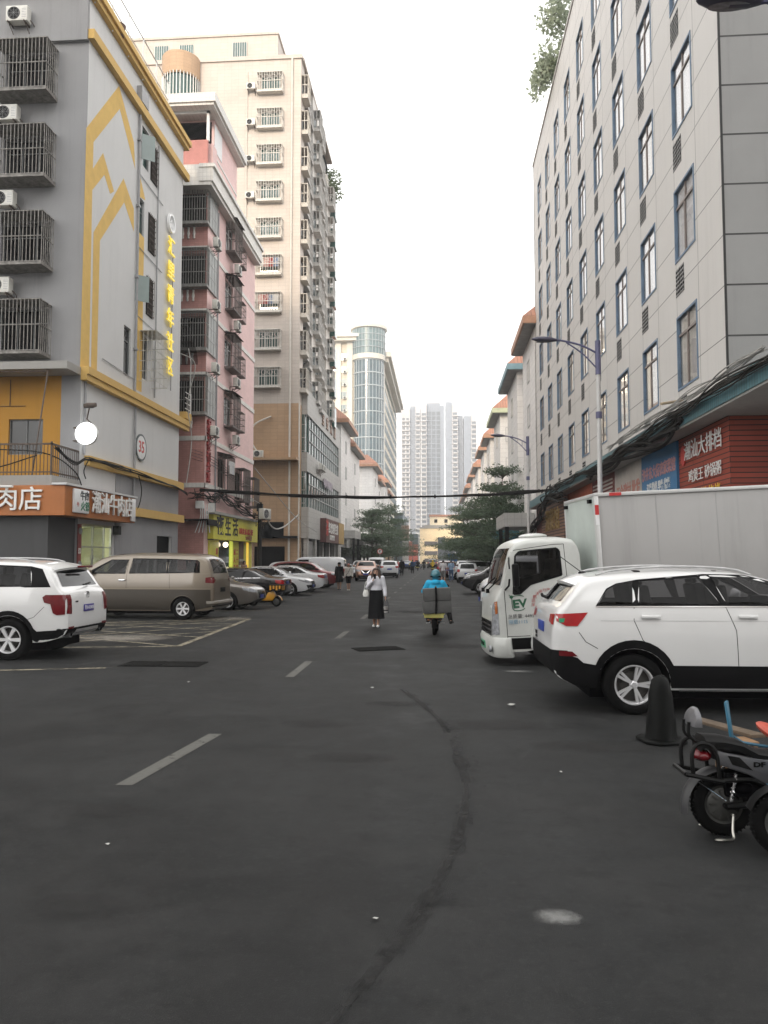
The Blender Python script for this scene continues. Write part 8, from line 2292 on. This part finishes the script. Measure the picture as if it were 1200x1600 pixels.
def person(label, loc, rz, H, pose, wear, vox=.014, group=None, extra=None):
    """pose: arms {'L','R'}: (elbow, wrist, hand_end), legs: (hip, knee, ankle, toe); faces -y, left hand is +x; sizes for 1.70 m then scaled"""
    t = thing('person', label, 'person', loc, rz, group); k = H / 1.70
    hz = pose.get('lift', 0); lean = pose.get('lean', 0)
    arms = pose.get('arms', {}); legs = pose.get('legs', {})
    SH = {s: Vector((s * .175, lean, 1.40 + hz)) for s in (1, -1)}
    A = {s: [SH[s]] + [Vector(p) for p in arms.get(s, ((s * .235, .02, 1.12), (s * .25, -.04, .88), (s * .25, -.07, .80)))] for s in (1, -1)}
    Lg = {s: [Vector(p) for p in legs.get(s, ((s * .09, 0, .90), (s * .095, -.01, .49), (s * .095, .02, .085), (s * .11, -.13, .045)))] for s in (1, -1)}
    hd = Vector(pose.get('head', (0, lean - .02, 1.575 + hz)))
    pel = (Lg[1][0] + Lg[-1][0]) / 2 + Vector((0, 0, .04))
    ch = Vector((0, lean, 1.27 + hz)); be = (ch + pel) / 2
    def torso(b, g, top=True):
        if top: b.ball(ch, (.165 + g, .108 + g, .19 + g)); b.ball(ch + Vector((0, 0, .12)), (.17 + g, .085 + g, .07 + g))
        b.ball(be, (.135 + g, .098 + g, .17 + g)); b.ball(pel, (.155 + g, .112 + g, .13 + g))
    def arm(b, s, g, full=True, cut=1.0):
        P = A[s]; end = P[1] + (P[2] - P[1]) * cut if full else P[0] + (P[1] - P[0]) * cut
        pts = [P[0], P[0] + (P[1] - P[0]) * .5, P[1], end] if full else [P[0], P[0] + (end - P[0]) * .5, end]
        rs = [.055 + g, .046 + g, .040 + g, .030 + g][:len(pts)]; capsule(b, pts, rs)
    def leg(b, s, g, cut=1.0):
        P = Lg[s]; kn = P[1]; an = P[2]
        if cut <= .5: pts, rs = [P[0], P[0] + (kn - P[0]) * cut * 2], [.088 + g, .066 + g]
        else:
            e = kn + (an - kn) * (cut - .5) * 2; pts, rs = [P[0], (P[0] + kn) / 2, kn, (kn * .65 + e * .35), e], [.088 + g, .074 + g, .056 + g, .054 + g, .038 + g]
        capsule(b, pts, rs)
    b = MB(); torso(b, 0); 
    for s in (1, -1):
        arm(b, s, 0); leg(b, s, 0)
        an, toe = Lg[s][2], Lg[s][3]; capsule(b, [an, an + Vector((0, .03, -.035)), toe], [.04, .04, .030])
        w, h = A[s][2], A[s][3]; d = (h - w).normalized(); sd = d.cross(Vector((0, 1, 0))); sd = sd.normalized() if sd.length > .2 else Vector((1, 0, 0)); fw = d.cross(sd).normalized()
        pc = w + d * .05; m3 = Matrix((sd, fw, d)).transposed()
        b.obox(pc, (.032, .075, .085), m3)
        for q, ln in enumerate((.062, .074, .080, .07)):
            o_ = fw * (-.030 + .020 * q); p0 = w + d * .085 + o_; p1 = p0 + d * ln * .5 + sd * .004 * s; p2 = p0 + d * ln * .85 + sd * .018 * -s
            capsule(b, [p0, p1, p2], [.0105, .010, .009], 6)
        tb = w + d * .03 - fw * .038; capsule(b, [tb, tb + d * .03 - fw * .018, tb + d * .06 - fw * .022], [.0125, .0115, .010], 6)
    capsule(b, [Vector((0, lean, 1.36 + hz)), hd - Vector((0, -.005, .06))], [.058, .05])
    b.ball(hd, (.076, .094, .112), 16, 12); b.ball(hd + Vector((0, -.03, -.06)), (.055, .062, .055)); b.ball(hd + Vector((0, -.096, -.012)), (.014, .02, .02)); b.ball(hd + Vector((0, -.088, -.055)), (.024, .012, .010))
    for s in (1, -1): b.ball(hd + Vector((s * .078, .005, -.01)), (.012, .02, .03))
    fuse(b, vox, SKIN, 'body', t, 2)
    e = MB()
    for s in (1, -1): e.ball(hd + Vector((s * .030, -.086, .012)), (.014, .010, .008), 8, 6); e.box(hd.x + s * .030 - .018, hd.x + s * .030 + .018, hd.y - .094, hd.y - .082, hd.z + .033, hd.z + .039)
    e.build('eyes', paint('eye_dark', (.02, .016, .014), .4), t)
    e = MB(); e.ball(hd + Vector((0, -.096, -.058)), (.024, .008, .007), 8, 6); e.build('mouth', paint('lips', (.34, .10, .09), .5), t)
    for it in wear:
        nm, mat = it[0], it[1]; b = MB()
        if nm in ('shirt', 'jacket', 'blouse'):
            g = {'shirt': .016, 'jacket': .034, 'blouse': .024}[nm]; sl = it[2] if len(it) > 2 else 1.0
            b.ball(ch, (.165 + g, .108 + g, .19 + g)); b.ball(ch + Vector((0, 0, .12)), (.17 + g, .085 + g, .065 + g)); b.ball(be, (.14 + g, .102 + g, .17 + g))
            b.ball(pel + Vector((0, 0, .02)), (.152 + g, .115 + g, .10 + g))
            for s in (1, -1): arm(b, s, g * .9, sl > .5, sl if sl > .5 else sl * 2)
            capsule(b, [Vector((0, lean, 1.40 + hz)), Vector((0, lean, 1.455 + hz))], [.07 + g * .3, .056 + g * .3])
            if nm == 'jacket' and it[-1] == 'hood': b.ball(Vector((0, lean + .09, 1.42 + hz)), (.12, .07, .07))
        elif nm in ('trousers', 'shorts'):
            b.ball(pel, (.158 + .012, .118 + .012, .13)); 
            for s in (1, -1): leg(b, s, .016, .99 if nm == 'trousers' else .46)
        elif nm == 'shoes':
            for s in (1, -1):
                an, toe = Lg[s][2], Lg[s][3]; capsule(b, [an + Vector((0, .01, -.03)), an + Vector((0, .045, -.045)), toe + Vector((0, -.01, 0))], [.047, .043, .040])
        elif nm == 'skirt':
            z0, z1, r0, r1 = it[2:6]; n = 40; vs = []; m_ = 9
            for i in range(m_):
                f = i / (m_ - 1); z = z1 + (z0 - z1) * f; rr_ = r1 + (r0 - r1) * f ** .8
                for j in range(n):
                    a = 2 * PI * j / n; w_ = 1 + .05 * f * math.sin(9 * a + 1); vs.append((rr_ * w_ * math.cos(a), rr_ * .84 * w_ * math.sin(a), z))
            b.add(vs, [(i * n + j, i * n + (j + 1) % n, i * n + n + (j + 1) % n, i * n + n + j) for i in range(m_ - 1) for j in range(n)] + [tuple(range(n)), tuple((m_ - 1) * n + j for j in range(n))], True); b.build('skirt', mat, t, sharp=70); continue
        elif nm == 'hair':
            st = it[2]
            b.ball(hd + Vector((0, .018, .028)), (.090, .098, .108)); 
            if st == 'long':
                for s in (1, -1):
                    capsule(b, [hd + Vector((s * .062, .0, .05)), hd + Vector((s * .092, -.012, -.06)), hd + Vector((s * .10, -.02, -.17)), hd + Vector((s * .085, -.04, -.26))], [.045, .048, .05, .035])
                b.ball(hd + Vector((0, .05, -.10)), (.11, .06, .17)); b.ball(hd + Vector((0, -.02, .075)), (.085, .075, .05))
            elif st == 'bob': b.ball(hd + Vector((0, .035, -.04)), (.10, .075, .09))
            cut_ = hd.y - .055
            o = fuse(b, vox, mat, 'hair', t, 2)
            for v in o.data.vertices:
                if abs(v.co.x - hd.x) < .058 and v.co.y < hd.y - .045 and v.co.z < hd.z + .055: v.co.y = max(v.co.y, hd.y - .045)
            continue
        elif nm == 'hat':
            b.lathe([(0, .10), (.07, .095), (.098, .06), (.105, .01), (.155, -.02), (.16, -.03), (.10, -.01)], 'z', 24, tuple(hd + Vector((0, .01, .045)))); b.build('hat', mat, t); continue
        elif nm == 'cap':
            b.ball(hd + Vector((0, .01, .04)), (.095, .108, .09)); b.obox(hd + Vector((0, -.13, .055)), (.13, .10, .015)); fuse(b, vox, mat, 'cap', t); continue
        elif nm == 'helmet':
            b.ball(hd + Vector((0, .008, .025)), (.128, .148, .142), 20, 14); b.build('helmet', mat, t)
            b = MB(); b.lathe([(.131, -.035), (.136, -.035), (.134, .0), (.131, .0)], 'z', 28, tuple(hd + Vector((0, .008, .0))), closed=True); b.build('helmet_band', M['plastic'], t).scale = (1, 1, 1); continue
        elif nm == 'strap':
            b.tube(smooth_path([tuple(ch + Vector((.12, -.09, .15))), tuple(be + Vector((.0, -.145, .05))), tuple(pel + Vector((-.15, -.10, .02)))], 5), .012, 6); b.build('strap', mat, t); continue
        fuse(b, vox, mat, nm, t, 4)
    for c in kids(t): pass
    t.scale = (k, k, k)
    return t
blk_c = cloth('black_cloth', (.006, .006, .007)); wht_c = cloth('white_cloth', (.62, .62, .66)); hairm = paint('dark_hair', (.018, .013, .011), .5, .3, 14); shoe_w = cloth('white_shoes', (.66, .66, .64), .6); grey_c = cloth('grey_cloth', (.22, .22, .22)); denim = cloth('blue_cloth', (.06, .10, .18)); shoe_b = cloth('black_shoes', (.015, .015, .015), .6)
hair_b = paint('brown_hair', (.05, .026, .016), .5, .35, 14)
wl_ = {1: ((.09, 0, .90), (.08, -.10, .50), (.06, -.06, .085), (.07, -.20, .045)), -1: ((-.09, 0, .90), (-.08, .02, .49), (-.06, .10, .085), (-.07, -.05, .045))}
W = person('woman in white blouse and long black skirt walking towards the camera', (-1.76, 21.75, .0), R(-2), 1.68,
    {'arms': {-1: ((-.25, -.03, 1.14), (-.08, -.19, 1.32), (-.03, -.20, 1.40)), 1: ((.24, .0, 1.13), (.27, -.08, .90), (.28, -.09, .81))}, 'legs': wl_},
    [('blouse', wht_c, .93), ('skirt', blk_c, .25, 1.06, .235, .18), ('shoes', shoe_w), ('hair', hair_b, 'long')], .012)
W_kids = None
b = MB(); b.obox((0, 0, 0), (.07, .012, .14)); o = b.build('phone', M['plastic'], None, bev=.005); o.location = (-1.76 - .02, 21.75 - .235, 1.44); tag(o, 'dark phone held to the chin of the walking woman', 'phone')
b = MB(); b.lathe([(0, 0), (.10, .01), (.12, .10), (.085, .22), (.06, .26), (.07, .27)], 'z', 18); b.tube(smooth_path([(-.06, 0, .24), (-.02, 0, .50), (.02, 0, .58), (.04, 0, .45), (.06, 0, .24)], 5), .008, 5)
o = b.build('shoulder_bag', cloth('bag_white', (.66, .66, .63), .6)); o.location = (-1.76 - .29, 21.70, .86); o.scale = (.75, .5, .75); tag(o, 'white pouch bag hanging at the side of the walking woman', 'bag')
pb_ = thing('drink_bag', 'clear plastic carrier with a drink cup held by the walking woman', 'bag', (-1.76 + .28, 21.66, .40))
b = MB(); b.lathe([(.05, .0), (.065, .16), (.06, .165), (.0, .165)], 'z', 14, (0, 0, .02)); b.build('cup', cloth('cup_pale', (.55, .52, .48), .5), pb_)
b = MB(); b.lathe([(.02, 0), (.085, .01), (.10, .2), (.05, .36), (.015, .42)], 'z', 10); b.build('plastic_film', paint('clear_film', (.8, .8, .8), .3)if False else car_glass('film', .8), pb_)
b = MB(); b.lathe([(.052, .05), (.056, .05), (.058, .09), (.054, .09)], 'z', 14, (0, 0, .02), closed=True); b.build('cup_label', M['plastic'], pb_)
person('woman in a black hat and black dress beside the red crossover', (-6.05, 46.8, 0), R(8), 1.68, {'legs': wl_}, [('blouse', blk_c, .95), ('skirt', blk_c, .50, 1.1, .25, .16), ('shoes', shoe_b), ('hair', hairm, 'bob'), ('hat', blk_c)], .016, 'two women walking together')
person('woman in pink cap, white top and black shorts with a crossbody strap', (-5.38, 46.0, 0), R(-4), 1.62, {'legs': wl_}, [('blouse', cloth('cream_cloth', (.52, .50, .47)), .9), ('shorts', blk_c), ('shoes', shoe_w), ('hair', hair_b, 'bob'), ('cap', cloth('pink_cap', (.40, .17, .14))), ('strap', blk_c)], .016, 'two women walking together')
bl_ = {1: ((.09, 0, .90), (.10, -.12, .52), (.10, .02, .085), (.11, -.13, .045)), -1: ((-.09, 0, .90), (-.10, .0, .48), (-.10, .16, .12), (-.11, .02, .045))}
person('man in white t shirt and grey shorts walking away up the road', (.36, 59, 0), PI, 1.80, {'legs': bl_}, [('shirt', cloth('tee_white', (.60, .58, .60)), .42), ('shorts', grey_c), ('shoes', shoe_w), ('hair', hairm, 'short')], .018)
person('man in light blue shirt walking ahead of the man in white', (1.05, 64, 0), PI, 1.76, {'legs': bl_}, [('shirt', cloth('pale_blue_cloth', (.26, .36, .50)), .42), ('trousers', denim), ('shoes', shoe_b), ('hair', hairm, 'short')], .02)
person('man in black walking beside the white hatchback suv', (-3.98, 84, 0), PI, 1.82, {'legs': bl_}, [('jacket', blk_c, .95, ''), ('trousers', blk_c), ('shoes', shoe_b), ('hair', hairm, 'short')], .02)
person('person in a pink top standing behind the man in black', (-4.6, 88, 0), 0, 1.72, {}, [('shirt', cloth('pink_cloth', (.45, .16, .15)), .42), ('trousers', denim), ('shoes', shoe_b), ('hair', hairm, 'bob')], .022)
person('person in dark blue walking between the cars in the far left lane', (-3.2, 96, 0), PI, 1.74, {'legs': bl_}, [('jacket', denim, .95, ''), ('trousers', blk_c), ('shoes', shoe_b), ('hair', hairm, 'short')], .024)
person('person with dark hair standing at the yellow shop door', (-11.3, 44.2, .14), R(60), 1.66, {}, [('shirt', cloth('tan_cloth', (.30, .20, .15)), .42), ('trousers', denim), ('shoes', shoe_b), ('hair', hairm, 'bob')], .02)

# ---- delivery scooter and rider (seen from behind)
def scooter(label, loc, rz, frame_m, boxes, group):
    t = thing('delivery_scooter', label, 'scooter', loc, rz, group)   # faces -y
    mw = MATS['moped_wheel']
    for y in (.62, -.58):
        w = link_mesh('wheel', mw[0], t, (0, y, .215), PI / 2); link_mesh('hub', mw[1], w)
    b = MB(); b.tube(smooth_path([(0, .62, .22), (0, .40, .42), (0, .05, .30), (0, -.28, .32), (0, -.42, .62), (0, -.36, .98)], 5), .035, 8); b.box(-.11, .11, .28, .60, .42, .62); b.box(-.13, .13, -.3, .25, .26, .30); b.tube([(-.06, -.58, .215), (-.05, -.44, .60)], .018, 6); b.tube([(.06, -.58, .215), (.05, -.44, .60)], .018, 6); b.build('frame', M['plastic'], t, bev=.008)
    b = MB(); b.prism([(-.36, .30), (-.42, .32), (-.44, .66), (-.40, .92), (-.34, .92), (-.38, .62)], 'x', -.17, .17); b.build('leg_shield', frame_m, t, bev=.02)
    b = MB(); b.tube(smooth_path([(-.33, -.26, 1.02), (-.18, -.34, 1.01), (0, -.36, .98), (.18, -.34, 1.01), (.33, -.26, 1.02)], 4), .014, 7); b.build('handlebar', M['steel'], t)
    b = MB()
    for s in (-1, 1):
        b.tube([(s * .2, -.34, 1.01), (s * .27, -.36, 1.16)], .008, 5); b.ball((s * .29, -.36, 1.21), (.06, .015, .045))
    b.build('mirror', M['plastic'], t)
    b = MB(); b.box(-.13, .13, .0, .60, .62, .70); b.build('seat', M['black'], t, bev=.03)
    b = MB(); b.box(-.10, .10, .60, .66, .40, .50); b.build('tail_lamp', M['dark_red_lens'], t, bev=.012)
    b = MB(); b.box(-.085, .085, .665, .675, .28, .39); b.build('number_plate', paint('scooter_plate', (.20, .12, .08), .5, .3, 9), t)
    b = MB(); b.box(-.07, .07, .56, .82, .40, .415); b.box(-.07, .07, .80, .83, .20, .41); b.build('rear_mudguard', M['plastic'], t, bev=.006)
    b = MB()
    for s in (-1, 1): b.ball((s * .15, .62, .38), (.022, .02, .02)); b.tube([(s * .08, .6, .38), (s * .17, .62, .36)], .008, 5)
    b.build('indicator', M['amber_lens'], t)
    b = MB(); rk = [(-.26, .62), (.26, .62), (.26, 1.06), (-.26, 1.06)]
    for (x0, y0), (x1, y1) in zip(rk, rk[1:] + rk[:1]): b.tube([(x0, y0, .56), (x1, y1, .56)], .013, 6)
    for x in (-.12, 0, .12): b.tube([(x, .62, .56), (x, 1.06, .56)], .009, 5)
    b.box(-.24, .24, 1.06, 1.08, .47, .57); b.tube([(-.2, .62, .56), (-.06, .5, .40)], .012, 5); b.tube([(.2, .62, .56), (.06, .5, .40)], .012, 5); b.build('rear_rack', paint('rack_yellow', (.45, .42, .12), .5, .2, 6), t)
    b = MB()
    for s in (-1, 1): b.tube([(s * .10, .2, .28), (s * .24, .22, .27)], .014, 6)
    b.build('foot_peg', M['steel'], t)
    return t
srz = PI - R(2)
sct = scooter('dark delivery scooter with a yellow rear rack in the middle of the road', (-.08, 20.30, 0), srz, m_blk, True, 'delivery scooters on the road')
board = paint('grey_carton', (.085, .085, .083), .8, .3, 2.5)
for q, (z, rzz, lab) in enumerate(((.585, .10, 'lower of two flat grey boxes strapped to the delivery scooter rack'), (.895, .06, 'upper of two flat grey boxes strapped to the delivery scooter rack'))):
    b = MB(); b.box(-.345, .345, -.25, .25, 0, .30); o = b.build('cargo_carton', board, None, bev=.008); o.location = (-.04 - .0, 20.30 - .86, z); o.rotation_euler = (0, R(-3), rzz); tag(o, lab, 'box', 'grey boxes on the scooter')
b = MB(); b.tube([(-.045, -.27, .57), (-.035, -.275, .9), (-.05, -.27, 1.21), (-.05, .0, 1.225), (-.05, .27, 1.21)], .028, 6); b.v = [(x, y * 1.0, z) for x, y, z in b.v]; o = b.build('strap', M['plastic']); o.location = (-.02, 20.30 - .86, 0); tag(o, 'black strap tied round the grey boxes on the scooter', 'strap')
ride = {'lift': -.17, 'lean': -.06, 'head': (0, -.10, 1.415), 'arms': {1: ((.30, -.10, 1.02), (.27, -.44, .98), (.26, -.53, .98)), -1: ((-.30, -.10, 1.02), (-.27, -.44, .98), (-.26, -.53, .98))},
        'legs': {1: ((.10, .04, .74), (.22, -.36, .64), (.20, -.16, .31), (.22, -.32, .27)), -1: ((-.10, .04, .74), (-.30, -.28, .60), (-.38, .02, .30), (-.42, -.14, .25))}}
cy = cloth('cyan_jacket', (.03, .36, .60), .7)
person('delivery rider in cyan hooded jacket and teal helmet seen from behind', (-.08, 20.42, .0), srz, 1.78, ride, [('jacket', cy, .96, 'hood'), ('trousers', blk_c), ('shoes', shoe_b), ('helmet', paint('teal_helmet', (.03, .16, .20), .3, .15, 5, coat=.5)), ('hair', hairm, 'short')], .014)
# far riders
ylw = cloth('yellow_jacket', (.55, .38, .03), .7); GS = 'far scooter riders in the road'
for i, (x, y, jm, lab) in enumerate(((-.8, 108, ylw, 'far rider in yellow in the middle of the road'), (-3.6, 104, ylw, 'far rider in a yellow jacket on the left lane'), (-3.2, 120, blk_c, 'far rider in black left of centre'), (-2.4, 128, blk_c, 'farther rider in black near the centre line'), (-3.9, 135, denim, 'farthest rider in dark blue'))):
    scooter('scooter under the ' + lab.replace('far ', '', 1) if i else 'scooter under the far rider in yellow', (x, y, 0), PI if i % 2 == 0 else 0, m_blk, False, GS)
    person(lab, (x, y + (.12 if i % 2 == 0 else -.12), 0), PI if i % 2 == 0 else 0, 1.78, ride, [('jacket', jm, .96, ''), ('trousers', blk_c), ('shoes', shoe_b), ('helmet', jm if jm is ylw else m_blk)], .03, 'far scooter riders')
# ---- yellow e-scooter parked before the black saloon
t = thing('yellow_scooter', 'small yellow scooter with a black yellow tool box parked before the black saloon', 'scooter', (-6.55, 30.9, 0), R(-8))
mw = MATS['moped_wheel']
for x in (0.0, -1.0):
    w = link_mesh('wheel', mw[0], t, (x, 0, .215 * .92)); w.scale = (.92, .92, .92); link_mesh('hub', mw[1], w)
yp = paint('scooter_yellow', (.62, .30, .02), .4, .12, 4, coat=.4)
b = MB(); b.prism([(-.85, .22), (-.15, .22), (-.02, .42), (-.12, .62), (-.35, .55), (-.45, .36), (-.75, .36), (-.95, .62), (-1.05, .5)], 'y', -.10, .10); b.build('body', yp, t, bev=.03)
b = MB(); b.lathe([(.235, -.05), (.25, 0), (.235, .05)], 'y', 24, (0, 0, .2)); b.v = [v for v in b.v]; o_ = MB(); n = 8; vs = []
for i in range(n + 1):
    a = R(10) + R(140) * i / n
    for yv in (-.06, .06): vs.append((math.cos(a) * .245, yv, .2 + math.sin(a) * .245))
o_.add(vs, [(i * 2, i * 2 + 1, i * 2 + 3, i * 2 + 2) for i in range(n)], True); o_.build('mudguard', yp, t)
b = MB(); b.tube([(-.12, 0, .6), (-.30, 0, 1.0)], .02, 7); b.tube([(-.30, -.3, 1.02), (-.30, .3, 1.02)], .014, 6); b.build('handlebar', M['plastic'], t)
b = MB(); b.box(-1.15, -.70, -.14, .14, .60, .70); b.build('seat', M['black'], t, bev=.03)
b = MB(); b.box(-.25, .28, -.22, .22, .62, .88); tb_ = b.build('front_box', M['plastic'], t, bev=.01)
b = MB()
for q in range(4): b.box(-.22 + q * .13, -.15 + q * .13, -.224, -.220, .66 + .05 * (q % 2), .84); b.box(.281, .285, -.18 + q * .1, -.13 + q * .1, .66, .84)
b.build('yellow_patches', yp, tb_)
# ---- small round no-entry style sign far ahead and blue signs
t = thing('road_sign', 'round white road sign with a red ring far up the left lane', 'road sign', (-7.0, 92, 0))
b = MB(); b.tube([(0, 0, 0), (0, 0, 2.5)], .04, 6); b.build('post', M['steel'], t)
b = MB(); b.lathe([(0, -.06), (.27, -.06)], 'y', 24, (0, 0, 2.75)); b.build('face', M['plate_white'], t)
b = MB(); b.lathe([(.25, -.065), (.33, -.065), (.33, -.03), (.25, -.03)], 'y', 24, (0, 0, 2.75), closed=True); b.build('ring', rl, t)
b = MB(); b.prism([(-.09, 2.62), (-.09, 2.88), (.11, 2.88), (.11, 2.81), (-.02, 2.81), (-.02, 2.62)], 'y', -.075, -.062); b.prism([(.04, 2.62), (.10, 2.62), (.10, 2.73), (.04, 2.73)], 'y', -.075, -.062); b.build('symbol', M['plastic'], t)
for x, y, s, lab in ((3.3, 88, 1.0, 'blue square parking sign standing among the right trees'), (2.0, 105, 1.1, 'smaller blue board low among the far right cars')):
    t = thing('blue_sign', lab, 'road sign', (x, y, 0), 0, 'blue signs')
    b = MB(); b.tube([(0, 0, 0), (0, 0, 2.6)], .04, 6); b.build('post', M['steel'], t)
    b = MB(); b.box(-.6 * s, .6 * s, -.06, -.02, 2.2 - (.9 if s > 1 else 0), 3.5 - (1.0 if s > 1 else 0)); b.build('face', paint('sign_blue', (.03, .14, .36), .5, .2, 3), t)
    if s == 1.0: text('sign_symbol', 'P', .9, M['plate_white'], t, (0, -.075, 2.85), 0, .01)

# ================================================================== HAZE
hz = MB(); hz.box(-260, 260, -60, 760, -1.0, 140)
hzo = hz.build('haze', None)
m = bpy.data.materials.new('haze_air'); m.use_nodes = True
nt = m.node_tree
for n in list(nt.nodes):
    if n.type != 'OUTPUT_MATERIAL': nt.nodes.remove(n)
pv = nt.nodes.new('ShaderNodeVolumePrincipled')
pv.inputs['Color'].default_value = (.95, .95, .96, 1)
pv.inputs['Density'].default_value = .0008
pv.inputs['Anisotropy'].default_value = .2
nt.links.new(pv.outputs[0], nt.nodes['Material Output'].inputs['Volume'])
hzo.data.materials.append(m)
kind(hzo, 'stuff', 'pale grey haze hanging in the street air')
